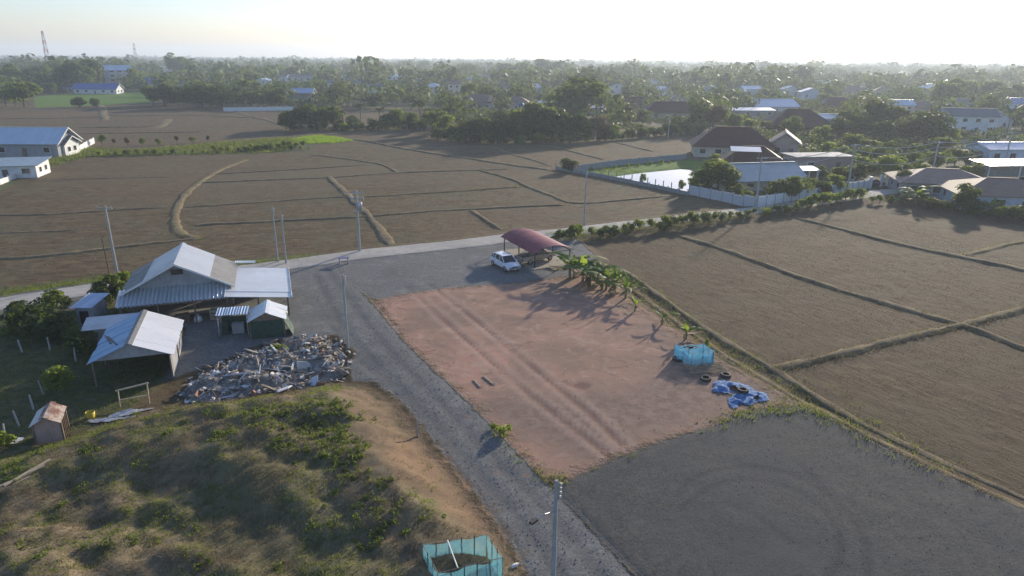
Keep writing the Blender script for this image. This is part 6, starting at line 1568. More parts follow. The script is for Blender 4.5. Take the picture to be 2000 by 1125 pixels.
def palm_proto(seed, h, fr, n):
    rng = np.random.default_rng(seed)
    bend = rng.uniform(-0.6, 0.6, 2)
    trunk = MB().tube([(bend[0] * t * t, bend[1] * t * t, h * t - 0.3 * (t == 0)) for t in (0, 0.25, 0.5, 0.75, 1)], [0.22, 0.17, 0.15, 0.14, 0.13], 7).mesh('trunk', M_BARK, True)
    top = np.array([bend[0], bend[1], h]); V = []; F = []
    for i in range(n):
        az = 2 * math.pi * i / n + rng.uniform(-0.2, 0.2); el = rng.uniform(-0.2, 1.2)
        L = fr * rng.uniform(0.8, 1.1); hd = np.array([math.cos(az), math.sin(az), 0]); sd = np.array([-math.sin(az), math.cos(az), 0])
        seg = 9; prev = None
        for k_ in range(seg + 1):
            t = k_ / seg
            p = top + hd * L * (t * math.cos(el * 0.6) ) + np.array([0, 0, L * (math.sin(el) * t - 0.75 * t * t)])
            if prev is not None:
                w = 0.75 * math.sin(math.pi * min(1, t * 0.9 + 0.1)) + 0.08
                for s_ in (-1, 1):
                    b0 = len(V); tip = (prev + p) / 2 + s_ * sd * w + hd * 0.3 + np.array([0, 0, -w * 0.75])
                    V += [prev, p, tip]; F.append((b0, b0 + 1, b0 + 2))
            prev = p
    return np_mesh('crown', np.array(V), np.array(F), L_PALM), trunk, h + 1.0, fr * 1.6
for s in range(3): PROTO.setdefault('palm', []).append(palm_proto(900 + s, 7.5 + s, 3.2, 18))

KINDNAME = {'broad': ('broadleaf_tree', 'mid-green broadleaf tree', 'tree'), 'dark': ('dark_round_tree', 'dark round-crowned tree', 'tree'), 'light': ('light_green_tree', 'light yellow-green loose tree', 'tree'),
            'tall': ('tall_tree', 'tall narrow tree', 'tree'), 'shrub': ('green_shrub', 'mid-green shrub', 'shrub'), 'darkshrub': ('dark_shrub', 'dark rounded shrub', 'shrub'),
            'lightshrub': ('light_green_shrub', 'light yellow-green shrub', 'shrub'), 'palm': ('palm_tree', 'palm with drooping fronds', 'palm'), 'brownish': ('brownish_tree', 'brownish dry-leaved tree', 'tree')}
_used = {}
PLANTED = []
def plant(kind, x, y, h, label=None, group=None, wide=1.0):
    lst = PROTO[kind]; i = _used.get(kind, 0); _used[kind] = i + 1
    cm, tm, hn, wn = lst[i % len(lst)]
    nm, ph, cat = KINDNAME[kind]
    o = T(nm, label, cat, (x, y, ground_z(x, y) - 0.05), random.uniform(0, 6.28), group)
    s = h / hn; o.scale = (s * wide * random.uniform(0.9, 1.1), s * wide * random.uniform(0.9, 1.1), s)
    link(bpy.data.objects.new('trunk', tm), o); link(bpy.data.objects.new('crown', cm), o)
    PLANTED.append([o, kind, x, y, h, label])
    return o
# trees one can point to, from the photograph: u, base v, top v, kind, width factor
EXPL = [
 (1368, 352, 312, 'broad', 1.1), (1412, 352, 318, 'dark', 1), (1440, 385, 352, 'broad', 1), (1462, 391, 355, 'light', 1), (1530, 390, 342, 'broad', 1.1), (1580, 372, 338, 'broad', 1), (1470, 312, 286, 'broad', 1), (1395, 322, 292, 'light', 1), (1655, 322, 285, 'light', 1.2), (1600, 350, 318, 'broad', 1), (1575, 346, 322, 'light', 1),
 (1640, 356, 318, 'broad', 1.2), (1672, 352, 312, 'dark', 1.1), (1770, 372, 330, 'dark', 1), (1800, 345, 300, 'light', 1.2), (1830, 330, 285, 'broad', 1.2), (1865, 318, 280, 'broad', 1.1), (1900, 300, 262, 'dark', 1), (1930, 312, 270, 'broad', 1), (1720, 322, 280, 'broad', 1.2), (1620, 332, 300, 'broad', 1),
 (12, 207, 166, 'light', 1.1), (48, 207, 148, 'broad', 1), (30, 206, 172, 'light', 1), (76, 172, 128, 'dark', 1.1), (28, 172, 122, 'broad', 1.2), (120, 178, 134, 'tall', 1.3), (152, 178, 113, 'dark', 1.1), (172, 172, 112, 'dark', 1),
 (156, 208, 187, 'dark', 1.2), (186, 207, 189, 'dark', 1), (258, 172, 128, 'broad', 1), (240, 168, 140, 'light', 1), (300, 204, 160, 'broad', 1), (322, 206, 158, 'dark', 1), (350, 205, 165, 'dark', 1), (393, 208, 160, 'dark', 1.4), (432, 208, 163, 'dark', 1.2),
 (462, 209, 166, 'palm', 1), (412, 208, 188, 'light', 1), (455, 209, 185, 'light', 1), (490, 209, 170, 'broad', 1.1), (515, 210, 176, 'light', 1), (545, 210, 168, 'dark', 1), (530, 196, 160, 'broad', 1), (505, 200, 158, 'palm', 1), (475, 195, 148, 'broad', 1.1),
 (560, 250, 212, 'dark', 1), (575, 251, 205, 'broad', 1), (590, 251, 208, 'palm', 1), (603, 251, 200, 'dark', 1), (620, 251, 199, 'broad', 1.1), (638, 250, 198, 'light', 1), (655, 250, 203, 'broad', 1.1), (672, 249, 210, 'palm', 1), (688, 249, 222, 'dark', 1.2),
 (705, 240, 197, 'palm', 1), (742, 249, 206, 'palm', 1), (728, 249, 226, 'light', 1), (760, 250, 218, 'dark', 1.3), (776, 249, 204, 'light', 1), (800, 251, 212, 'broad', 1), (822, 243, 188, 'palm', 1), (838, 254, 212, 'light', 1), (852, 260, 206, 'broad', 1.1),
 (868, 266, 214, 'light', 1), (884, 270, 232, 'light', 1), (900, 272, 238, 'dark', 1.3), (920, 273, 228, 'dark', 1.1), (943, 272, 224, 'dark', 1.2), (964, 275, 226, 'dark', 1.2), (985, 276, 228, 'dark', 1.1), (1006, 275, 232, 'broad', 1), (1030, 273, 196, 'broad', 1.1), (1055, 273, 190, 'broad', 1.2),
 (1078, 274, 206, 'dark', 1.1), (1097, 274, 214, 'dark', 1.1), (1126, 273, 214, 'dark', 1), (1146, 273, 226, 'light', 1), (1166, 272, 222, 'brownish', 1.1), (1184, 272, 238, 'dark', 1.1), (1136, 240, 132, 'tall', 1.5), (1108, 232, 150, 'tall', 1.3), (1165, 232, 150, 'tall', 1.3),
 (1090, 228, 165, 'light', 1.2), (1205, 263, 238, 'light', 1.2), (1226, 262, 244, 'light', 1.3), (1248, 260, 236, 'light', 1.2), (1268, 262, 246, 'shrub', 1.3), (1302, 262, 236, 'dark', 1.2), (1342, 262, 238, 'dark', 1.2), (1322, 258, 240, 'light', 1.1), (1362, 256, 228, 'broad', 1),
 (1392, 256, 202, 'brownish', 1.2), (1362, 246, 204, 'brownish', 1), (1256, 240, 205, 'broad', 1.1), (1220, 238, 200, 'dark', 1.1), (1195, 240, 208, 'broad', 1),
 (1112, 332, 304, 'dark', 1.3), (1374, 372, 322, 'broad', 1), (1402, 368, 298, 'broad', 1.2), (1352, 374, 336, 'light', 1), (1388, 352, 308, 'light', 1.1), (1424, 372, 340, 'broad', 1),
 (1256, 352, 322, 'light', 0.6), (1328, 372, 344, 'light', 0.8), (1515, 392, 348, 'broad', 1.1), (1545, 390, 336, 'broad', 1), (1568, 386, 346, 'broad', 1), (1488, 392, 356, 'palm', 0.8), (1600, 380, 348, 'dark', 1.2), (1632, 374, 330, 'light', 1.1), (1560, 330, 292, 'broad', 1),
 (1590, 302, 272, 'light', 1.1), (1614, 308, 268, 'light', 1.1), (1636, 316, 276, 'light', 1.1), (1682, 340, 296, 'light', 1.1), (1706, 344, 300, 'light', 1.2), (1732, 348, 292, 'light', 1.1), (1752, 340, 300, 'broad', 1.2), (1780, 330, 290, 'broad', 1.2),
 (1660, 270, 210, 'dark', 1.1), (1712, 262, 187, 'dark', 1.2), (1640, 276, 224, 'dark', 1), (1808, 280, 213, 'dark', 1.3), (1772, 276, 224, 'dark', 1.1), (1722, 278, 228, 'dark', 1.1), (1662, 298, 252, 'broad', 1.2), (1696, 302, 262, 'broad', 1.2), (1600, 282, 236, 'light', 1), (1545, 268, 222, 'broad', 1),
 (1740, 312, 268, 'broad', 1.2), (1790, 312, 272, 'broad', 1.1), (1840, 300, 258, 'broad', 1.2), (1855, 286, 240, 'light', 1), (1888, 350, 303, 'light', 1.4), (1880, 408, 350, 'broad', 0.9), (1846, 408, 384, 'darkshrub', 1.1), (1812, 402, 376, 'darkshrub', 1.2), (1908, 412, 386, 'darkshrub', 1.2), (1960, 420, 392, 'darkshrub', 1.2), (1990, 424, 395, 'darkshrub', 1.2),
 (1566, 172, 126, 'dark', 1.2), (1530, 178, 138, 'dark', 1.1), (1510, 180, 142, 'broad', 1.1), (1862, 206, 138, 'tall', 1.4), (1838, 208, 150, 'broad', 1.2), (1882, 200, 146, 'broad', 1), (1930, 200, 155, 'dark', 1.1), (1972, 205, 160, 'dark', 1.1), (1415, 185, 138, 'broad', 1.1), (1360, 176, 132, 'broad', 1.1), (1330, 180, 138, 'palm', 1.2), (1310, 182, 140, 'palm', 1.2),
 (1060, 150, 112, 'dark', 1.3), (1020, 152, 115, 'broad', 1.2), (985, 150, 116, 'broad', 1.2), (1090, 155, 118, 'tall', 1.2), (340, 150, 98, 'tall', 1.3), (360, 150, 108, 'broad', 1.2), (375, 148, 112, 'palm', 1.2), (882, 176, 138, 'palm', 1.2), (1430, 256, 214, 'broad', 1.1), (1460, 262, 224, 'light', 1.1), (1490, 262, 228, 'broad', 1.1), (1520, 300, 270, 'light', 1.0),
]
for u, vb, vt, kind, wd in EXPL:
    x, y = g(u, vb); h = max(1.0, hgt(u, vt, vb))
    if kind == 'palm': wd *= 1.0
    wd *= 1.15
    plant(kind, x, y, h, wide=wd)
# the rest of the individually visible village trees
def blocked(x, y, r):
    for _, hx0, hy0, hr in HOUSES:
        if (x - hx0) ** 2 + (y - hy0) ** 2 < (hr + r) ** 2: return True
    return False
def sight(x, y, h):
    """tree heights that leave the houses the photograph shows in view"""
    for _, hx0, hy0, hr in HOUSES:
        line = CAM_H - (CAM_H - 1.4) * y / (hy0 - 4.0)
        m = (np.abs(x - hx0 * y / hy0) < hr * 0.8 * y / hy0 + 0.5) & (y < hy0) & (y > hy0 * 0.5)
        h = np.where(m, np.minimum(h, line), h)
    return h
vill_poly = VILLAGE_EDGE + [(900, 130), (900, 900), (-900, 900), (-900, VILLAGE_EDGE[0][1])]
patch_clear = [FARGREEN, PATCH, POND, PONDBANK]
taken = [(q[2], q[3]) for q in PLANTED]
tries = 0; n_fill = 0
N_FILL = 300 - len([1 for q in PLANTED if q[1] not in ('shrub', 'darkshrub', 'lightshrub')])
while n_fill < N_FILL and tries < 20000:
    tries += 1
    y = 205 + 330 * random.random() ** 1.25; x = random.uniform(-0.80, 0.80) * y
    if sdf(vill_poly, np.array([x]), np.array([y]))[0] < 1.5: continue
    if any(sdf(pc, np.array([x]), np.array([y]))[0] > -2 for pc in patch_clear): continue
    if blocked(x, y, 2.5): continue
    md = 7.0 + (y - 150) * 0.012
    if any((x - a) ** 2 + (y - b) ** 2 < md * md for a, b in taken): continue
    if sight(np.array([x]), np.array([y]), np.array([9.0]))[0] < 8.9: continue
    kind = random.choices(['broad', 'dark', 'light', 'tall', 'palm', 'brownish'], [36, 20, 24, 10, 6, 4])[0]
    h = {'broad': 8, 'dark': 7.5, 'light': 6.0, 'tall': 11.5, 'palm': 9, 'brownish': 7}[kind] * random.uniform(0.7, 1.25)
    plant(kind, x, y, h, wide=random.uniform(0.95, 1.3)); taken.append((x, y)); n_fill += 1
# describe every tree by its kind and by the house it stands next to
def size_word(h): return 'big ' if h > 10 else ('small ' if h < 4.5 else '')
groups = {}
for q in PLANTED:
    o, kind, x, y, h, lb = q
    if lb: continue
    best = min([t for t in HOUSES if t[0] != '*'], key=lambda t: (t[1] - x) ** 2 + (0.6 * (t[2] - y)) ** 2)
    dx = x - best[1] * y / best[2]; dy = y - best[2]
    if abs(dx) > best[3]: rel = 'right of' if dx > 0 else 'left of'
    else: rel = 'behind' if dy > 0 else 'in front of'
    groups.setdefault((kind, rel, best[0], size_word(h)), []).append(q)
for (kind, rel, short, sw), lst in groups.items():
    ph = KINDNAME[kind][1]; lst.sort(key=lambda q: q[2] / q[3])
    for i, q in enumerate(lst):
        if len(lst) == 1: lb = f'{sw}{ph} {rel} the {short}'
        else: lb = f'{sw}{ph} {rel} the {short}, {ORD[i]} from the left'
        q[0]['label'] = lb.strip(); q[0]['group'] = {'shrub': 'shrubs of the village edge', 'palm': 'palms of the village'}.get(KINDNAME[kind][2], 'trees of the village')

# ---------------------------------------------------------------- shrubs along the road, in the yard and along the strip
def row(px_pts, n, kinds, hmin, hmax, where, grp, jit=1.0):
    P = [Vector(p) for p in G(px_pts)]; seg = [(b - a).length for a, b in zip(P[:-1], P[1:])]; tot = sum(seg)
    for i in range(n):
        s = tot * (i + 0.5) / n; j = 0
        while j < len(seg) - 1 and s > seg[j]: s -= seg[j]; j += 1
        q = P[j].lerp(P[j + 1], min(1, s / seg[j])); kd = random.choice(kinds)
        x, y = q.x + random.uniform(-jit, jit) * 0.5, q.y + random.uniform(-jit, jit) * 0.5
        plant(kd, x, y, random.uniform(hmin, hmax), f'{KINDNAME[kd][1]} {where}, {ordw(i)} from the left', grp, random.uniform(0.8, 1.15))
row([(1085, 470), (1150, 463), (1250, 450), (1330, 438), (1410, 428)], 20, ['shrub', 'darkshrub'], 1.3, 2.1, 'in the road hedge right of the carport', 'hedge shrubs along the road')
row([(1420, 427), (1500, 418), (1560, 410)], 9, ['shrub', 'darkshrub', 'lightshrub'], 1.0, 1.7, 'in the road hedge below the wall corner', 'hedge shrubs along the road')
row([(1562, 407), (1610, 398), (1685, 386)], 13, ['lightshrub', 'shrub'], 1.7, 2.2, 'in the clipped row below the white wall', 'clipped shrubs below the white wall', 0.4)
row([(1700, 394), (1760, 392), (1830, 402)], 7, ['darkshrub', 'shrub'], 1.3, 2.4, 'below the gate', 'shrubs below the gate')
row([(1860, 408), (1930, 420), (2030, 432)], 8, ['darkshrub', 'shrub'], 1.3, 2.6, 'below the brown roofs', 'shrubs below the brown roofs')
row([(180, 302), (300, 299), (420, 294), (560, 290), (612, 288)], 24, ['shrub', 'darkshrub', 'lightshrub'], 0.8, 1.9, 'on the grassy strip between the fields', 'shrubs on the grassy strip')
row([(470, 292), (530, 288), (600, 284)], 10, ['lightshrub', 'shrub'], 1.5, 2.2, 'at the reedy end of the grassy strip', 'shrubs on the grassy strip')
row([(185, 280), (250, 283), (330, 279), (420, 274)], 8, ['brownish', 'shrub'], 1.8, 3.0, 'at the back of the grassy strip', 'shrubs on the grassy strip')
row([(1350, 372), (1380, 376), (1470, 396)], 8, ['darkshrub', 'shrub'], 1.2, 1.9, 'behind the grey-white panel wall', 'shrubs behind the compound wall')
row([(1500, 396), (1600, 378), (1690, 360)], 12, ['darkshrub', 'shrub', 'lightshrub'], 1.3, 2.3, 'behind the white panel wall', 'shrubs behind the compound wall')
row([(840, 268), (900, 276), (1000, 279), (1100, 277), (1190, 272), (1290, 264), (1370, 264)], 40, ['darkshrub', 'shrub', 'lightshrub'], 1.6, 3.8, 'along the front of the tree belt', 'shrubs before the tree belt')
row([(560, 253), (650, 253), (740, 252), (830, 252)], 30, ['darkshrub', 'shrub', 'lightshrub'], 1.6, 4.2, 'along the front of the left tree belt', 'shrubs before the left tree belt')
row([(1140, 331), (1220, 324), (1320, 314)], 8, ['lightshrub'], 0.7, 1.3, 'on the bank behind the pond', 'shrubs around the pond')
# yard on the left
for u, vb, vt, kd, wd, lb in (
    (218, 588, 528, 'broad', 1.2, 'dense green tree hiding the left end of the farmhouse'), (245, 572, 520, 'light', 0.9, 'light green tree rising behind the farmhouse eave'), (200, 600, 556, 'dark', 1.0, 'dark leafy tree right beside the tool hut'),
    (110, 768, 698, 'light', 1.25, 'single light green round tree standing in the shaded yard'), (118, 612, 562, 'shrub', 1.3, 'green shrub left of the tool hut roof'), (95, 630, 578, 'darkshrub', 1.3, 'dark shrub in the shade left of the tool hut'),
    (75, 650, 592, 'darkshrub', 1.3, 'dark shrub in the middle of the shaded yard'), (45, 640, 588, 'dark', 1.2, 'dark tree in the shaded yard beside the road'), (125, 660, 602, 'darkshrub', 1.4, 'dark shrub below the tool hut'), (40, 610, 590, 'lightshrub', 1.3, 'light shrub beside the road at the left edge'),
    (20, 655, 632, 'lightshrub', 1.3, 'sunlit yellow-green shrub at the left picture edge'), (150, 690, 640, 'darkshrub', 1.3, 'dark shrub between tool hut and open barn'), (180, 690, 650, 'shrub', 1.2, 'green shrub left of the open barn'),
    (235, 645, 600, 'darkshrub', 1.2, 'dark shrub squeezed behind the low lean-to'), (545, 690, 662, 'lightshrub', 1.5, 'yellow-green shrub growing out of the rubble heap'), (600, 690, 668, 'darkshrub', 1.2, 'dark shrub growing on the back of the rubble heap'),
    (8, 870, 838, 'lightshrub', 1.2, 'small light shrub beside the fence posts at the left edge'), (984, 850, 826, 'lightshrub', 1.0, 'yellow-green weed bush at the right edge of the gravel drive'), (965, 838, 822, 'lightshrub', 0.9, 'smaller weed bush above the one at the gravel drive edge'),
    (1380, 676, 655, 'lightshrub', 0.6, 'thin yellow-green plant behind the blue enclosure')):
    x, y = g(u, vb); plant(kd, x, y, max(0.5, hgt(u, vt, vb)), lb, 'plants of the farm yard', wd)

# ---------------------------------------------------------------- banana plants
def banana_leaf(seed, L, W):
    rng = np.random.default_rng(seed); n = 12; V = []; F = []
    el = rng.uniform(0.7, 1.35); droop = rng.uniform(0.5, 1.05)
    for i in range(n + 1):
        t = i / n
        x = L * t * math.cos(el) * (1 + 0.5 * t); z = L * (math.sin(el) * t - droop * 0.75 * t ** 2.2)
        w = W * (math.sin(math.pi * min(1, 0.06 + t * 0.94)) ** 0.55) * (0.15 if t < 0.12 else 1.0)
        V += [(x, -w / 2 * rng.uniform(0.75, 1), z - 0.16 * w), (x, 0, z), (x, w / 2 * rng.uniform(0.75, 1), z - 0.16 * w)]
    for i in range(n):
        a = i * 3
        for c in (0, 1):
            if rng.random() < 0.12 and i > 3: continue          # tear in the blade
            F.append((a + c, a + c + 1, a + c + 4, a + c + 3))
    return np_mesh('leaf', np.array(V, float), np.array(F), L_BANANA, True)
BLEAF = [banana_leaf(30 + i, 3.0, 0.85) for i in range(6)]
M_BSTEM = pm('banana_stem', (0.17, 0.17, 0.075), (0.22, 0.16, 0.09), 4, 0.7, streak=(6, 6, 0.6))
M_BDEAD = leaf_mat('dead_banana_leaf', (0.16, 0.115, 0.065), (0.23, 0.17, 0.10), 0.3, (0.3, 0.22, 0.12))
BDEAD = [bpy.data.meshes.new_from_object(bpy.data.objects.new('tmp', m)) if False else m.copy() for m in BLEAF[:3]]
for m in BDEAD: m.materials[0] = M_BDEAD; m.name = 'leaf'
def banana(x, y, h, nl, label, grp, stems=1):
    o = T('banana_plant', label, 'banana plant', (x, y, ground_z(x, y)), 0, grp)
    for s in range(stems):
        a = random.uniform(0, 6.28); ox, oy = (0.45 * math.cos(a), 0.45 * math.sin(a)) if s else (0, 0)
        hh = h * (0.38 if s == 0 else random.uniform(0.18, 0.36)); r = 0.12 * min(1.2, h / 3)
        MB().tube([(ox, oy, -0.1), (ox * 1.1, oy * 1.1, hh * 0.6), (ox * 1.2, oy * 1.2, hh)], [r * 1.2, r, r * 0.7], 8).build('stem', M_BSTEM, o, True)
        n = nl if s == 0 else max(4, nl // 2)
        for i in range(n):
            dead = i >= n - 2
            e = link(bpy.data.objects.new('leaf', random.choice(BDEAD if dead else BLEAF)), o)
            e.location = (ox * 1.2, oy * 1.2, hh * (0.96 if not dead else 0.8)); sc = h / 3.6 * random.uniform(0.8, 1.15) * (0.75 if s else 1)
            e.scale = (sc, sc, sc * (1.0 if not dead else -0.35) * (1.25 if i < 2 else 1.0)); e.rotation_euler = (random.uniform(-0.2, 0.2), random.uniform(-0.25, 0.2), 2 * math.pi * (i * 0.382) + random.uniform(-0.3, 0.3))
BAN = [(1121, 543, 4.3, 11, 3, 'tallest banana plant, at the right corner of the carport'), (1138, 550, 3.9, 10, 2, 'bushy banana plant just right of the tallest one'), (1152, 558, 3.6, 9, 2, 'leafy banana plant in the middle of the banana clump'),
       (1168, 552, 4.0, 10, 2, 'tall banana plant at the back of the banana clump'), (1184, 566, 3.6, 10, 2, 'banana plant with upright leaf right of the clump middle'), (1200, 572, 3.2, 9, 2, 'drooping banana plant near the right end of the clump'), (1222, 582, 3.0, 9, 1, 'banana plant with arching leaves at the right end of the clump'),
       (1240, 607, 1.9, 7, 1, 'small dry banana plant below the right end of the clump'), (1293, 634, 2.0, 8, 1, 'young banana plant alone on the brown earth by the ditch'), (1340, 661, 2.0, 9, 1, 'young bushy banana plant behind the blue enclosure'),
       (1790, 396, 5.2, 10, 3, 'bright banana plant beside the left brown roof'), (1936, 414, 3.6, 8, 2, 'bright banana plant in front of the right brown roof'), (1592, 303, 3.6, 8, 2, 'banana plant right of the brown gable house'), (1640, 318, 4.0, 8, 2, 'banana plant behind the flat pink annexe'),
       (1745, 352, 4.4, 8, 2, 'banana plant behind the gate'), (890, 274, 4.6, 9, 3, 'bright banana plant at the front of the tree belt'), (905, 276, 4.0, 8, 2, 'lower banana plant at the front of the tree belt')]
for u, v, h, nl, st, lb in BAN:
    x, y = g(u, v); banana(x, y, h * 0.9, nl, lb, 'banana plants', st)

# ---------------------------------------------------------------- grass, weeds and undergrowth nobody could count
def blades(x, y, h, w, mat, name, lean=0.5, per=1, spread=0.1):
    n = len(x)
    X_ = np.repeat(x, per) + RN.normal(0, spread, n * per); Y_ = np.repeat(y, per) + RN.normal(0, spread, n * per); Hh = np.repeat(h, per) * RN.uniform(0.6, 1.25, n * per)
    Z_ = gz_arr(X_, Y_) - 0.02
    a = RN.uniform(0, 2 * np.pi, n * per); l = RN.normal(0, lean, (n * per, 2)) * Hh[:, None]
    W_ = np.repeat(w, per) if hasattr(w, '__len__') else w
    dx, dy = np.cos(a) * W_, np.sin(a) * W_
    V = np.stack([np.stack([X_ - dx, Y_ - dy, Z_], -1), np.stack([X_ + dx, Y_ + dy, Z_], -1), np.stack([X_ + l[:, 0], Y_ + l[:, 1], Z_ + Hh], -1)], 1).reshape(-1, 3)
    o = link(bpy.data.objects.new(name, np_mesh(name, V, np.arange(len(V)).reshape(-1, 3), mat)))
    return tag(o, kind='stuff')
L_STRAW = leaf_mat('straw_grass', (0.16, 0.125, 0.075), (0.26, 0.21, 0.13), 0.35, (0.30, 0.24, 0.14), 0.8)
L_GRASS = leaf_mat('green_grass', (0.075, 0.10, 0.026), (0.13, 0.155, 0.04), 0.42, (0.30, 0.36, 0.06), 0.7)
L_YGRASS = leaf_mat('yellow_grass', (0.19, 0.155, 0.05), (0.28, 0.225, 0.07), 0.42, (0.40, 0.33, 0.09), 0.7)
L_WEED = leaf_mat('weed_leaves', (0.060, 0.092, 0.026), (0.12, 0.16, 0.04), 0.42, (0.30, 0.38, 0.06), 0.6)
def sample_poly(poly, n, edge=0.2):
    xs = [p[0] for p in poly]; ys = [p[1] for p in poly]
    x = RN.uniform(max(min(xs), -60), min(max(xs), 60), n * 3); y = RN.uniform(max(min(ys), 20), max(ys), n * 3)
    k_ = sdf(poly, x, y) > edge
    return x[k_][:n], y[k_][:n]
mx, my = sample_poly(MOUND, 15000)
bare_s = sdf(BARE, mx, my) + 2.0 * fbm(mx / 1.5, my / 1.5, 61); keep = (bare_s < -0.2) | (RN.uniform(0, 1, len(mx)) < 0.08)
mx, my = mx[keep], my[keep]; nn = fbm(mx / 2.2, my / 2.2, 63)
kd = nn > 0.02
blades(mx[kd], my[kd], RN.uniform(0.06, 0.2, kd.sum()) * (1 + 1.6 * np.clip(nn[kd], 0, 1)), 0.018, L_STRAW, 'dry_grass', 0.7, 4, 0.14)
kg = nn < 0.12
blades(mx[kg], my[kg], RN.uniform(0.06, 0.2, kg.sum()), 0.024, L_GRASS, 'green_grass', 0.5, 6, 0.14)
# leafy weeds in patches
GP = G([(470, 815), (560, 785), (640, 775), (700, 800), (735, 870), (745, 930), (690, 925), (620, 915), (560, 870), (480, 840)], 1.7)
GP2 = G([(690, 1010), (780, 1000), (790, 1050), (720, 1070)], 0.6)
wx, wy = sample_poly(MOUND, 5200)
pg = np.maximum(sdf(GP, wx, wy), sdf(GP2, wx, wy)) + 2.2 * fbm(wx / 1.6, wy / 1.6, 67)
scat = (pg > 0.15) | ((fbm(wx / 1.3, wy / 1.3, 69) > 0.34) & (sdf(BARE, wx, wy) < -0.5))
wx, wy = wx[scat], wy[scat]
nl = 26
def weed_clumps(wx, wy, name, r=0.22, h=0.34, leaf=0.075, mat=L_WEED, nl=26):
    n = len(wx)
    d = RN.normal(size=(n * nl, 3)); d /= np.linalg.norm(d, axis=1, keepdims=True); d[:, 2] = np.abs(d[:, 2])
    s = np.repeat(RN.uniform(0.6, 1.5, n), nl)
    P = np.stack([np.repeat(wx, nl), np.repeat(wy, nl), np.repeat(gz_arr(wx, wy), nl)], -1) + d * (s * RN.uniform(0.4, 1, n * nl))[:, None] * np.array([r, r, h])
    N = d + 0.5 * RN.normal(size=d.shape); N /= np.linalg.norm(N, axis=1, keepdims=True)
    V, F = rhombi(P, N, np.full(n * nl, leaf))
    return tag(link(bpy.data.objects.new(name, np_mesh(name, V, F, mat))), kind='stuff')
weed_clumps(wx, wy, 'leafy_weeds', 0.2, 0.26, 0.06)
# grass on bunds and verges
bx, by, bh, byl = [], [], [], []
for out, w, h, style in bund_lines:
    for p in out:
        dist = math.hypot(p.x, p.y)
        if dist > 210 or abs(p.x) > 0.85 * p.y: continue
        for _ in range({'e': 2, 'g': 6, 'y': 9}[style] * (2 if dist < 90 else 1)):
            bx.append(p.x + random.gauss(0, w * 0.33)); by.append(p.y + random.gauss(0, w * 0.33)); bh.append((h * 0.75 + random.uniform(0.05, 0.3)) * (1 if style != 'e' else 0.85)); byl.append(style == 'y' or random.random() < 0.35)
bx, by, bh, byl = map(np.array, (bx, by, bh, byl))
blades(bx[byl], by[byl], bh[byl], 0.03, L_YGRASS, 'bund_dry_grass', 0.5, 3, 0.15); blades(bx[~byl], by[~byl], bh[~byl], 0.03, L_STRAW, 'bund_grass', 0.5, 3, 0.15)
# verge of the road, shaded yard, edge of the dirt lot
vx, vy = [], []
for L, n, sg in ((VERGE_L, 1500, 1.0), (G([(1085, 462), (1250, 445), (1420, 424), (1560, 405), (1690, 380)]), 1500, 1.2), (DITCH[:8], 420, 1.1), (G([(1390, 835), (1480, 800), (1560, 795), (1650, 830)]), 160, 0.6), (G([(960, 832), (1015, 890), (1062, 937), (1100, 940)]), 60, 0.3), (G([(1130, 329), (1220, 330), (1320, 345)]), 500, 1.5)):
    P = [Vector(p) for p in L]
    for _ in range(n):
        j = random.randrange(len(P) - 1); q = P[j].lerp(P[j + 1], random.random()); vx.append(q.x + random.gauss(0, sg)); vy.append(q.y + random.gauss(0, sg))
vx, vy = np.array(vx), np.array(vy)
ok_ = (vy > 20)
blades(vx[ok_], vy[ok_], RN.uniform(0.12, 0.4, ok_.sum()), 0.03, L_GRASS, 'verge_grass', 0.5, 4, 0.2)
lx, ly = sample_poly(LEFTYARD, 5000)
blades(lx, ly, RN.uniform(0.08, 0.3, len(lx)), 0.03, L_GRASS, 'yard_grass', 0.5, 4, 0.2)
ex, ey = [], []
for _ in range(45):
    q = random.choice([((1400, 765), (1500, 800)), ((1300, 850), (1480, 800)), ((1480, 800), (1620, 800)), ((1500, 760), (1600, 815)), ((1560, 770), (1700, 850)), ((1160, 915), (1280, 865))]); t = random.random()
    p = g(q[0][0] + (q[1][0] - q[0][0]) * t, q[0][1] + (q[1][1] - q[0][1]) * t); ex.append(p[0] + random.gauss(0, 0.45)); ey.append(p[1] + random.gauss(0, 0.45))
weed_clumps(np.array(ex), np.array(ey), 'lot_edge_weeds', 0.18, 0.16, 0.05, L_WEED, 16)
sx, sy = sample_poly(STRIP, 10) if False else (RN.uniform(-140, -60, 20000), RN.uniform(150, 235, 20000))
k_ = sdf(STRIP, sx, sy) > 0.2; sx, sy = sx[k_], sy[k_]
blades(sx, sy, RN.uniform(0.2, 0.8, len(sx)), 0.09, L_GRASS, 'strip_grass', 0.5, 3, 0.4)
px_, py_ = RN.uniform(-75, -30, 9000), RN.uniform(190, 225, 9000); k_ = sdf(PADDY, px_, py_) > 0.1
L_RICE = leaf_mat('young_rice', (0.14, 0.25, 0.02), (0.2, 0.33, 0.035), 0.5, (0.42, 0.6, 0.05), 0.6)
if k_.sum(): blades(px_[k_], py_[k_], RN.uniform(0.3, 0.5, k_.sum()), 0.1, L_RICE, 'young_rice', 0.3, 4, 0.4)

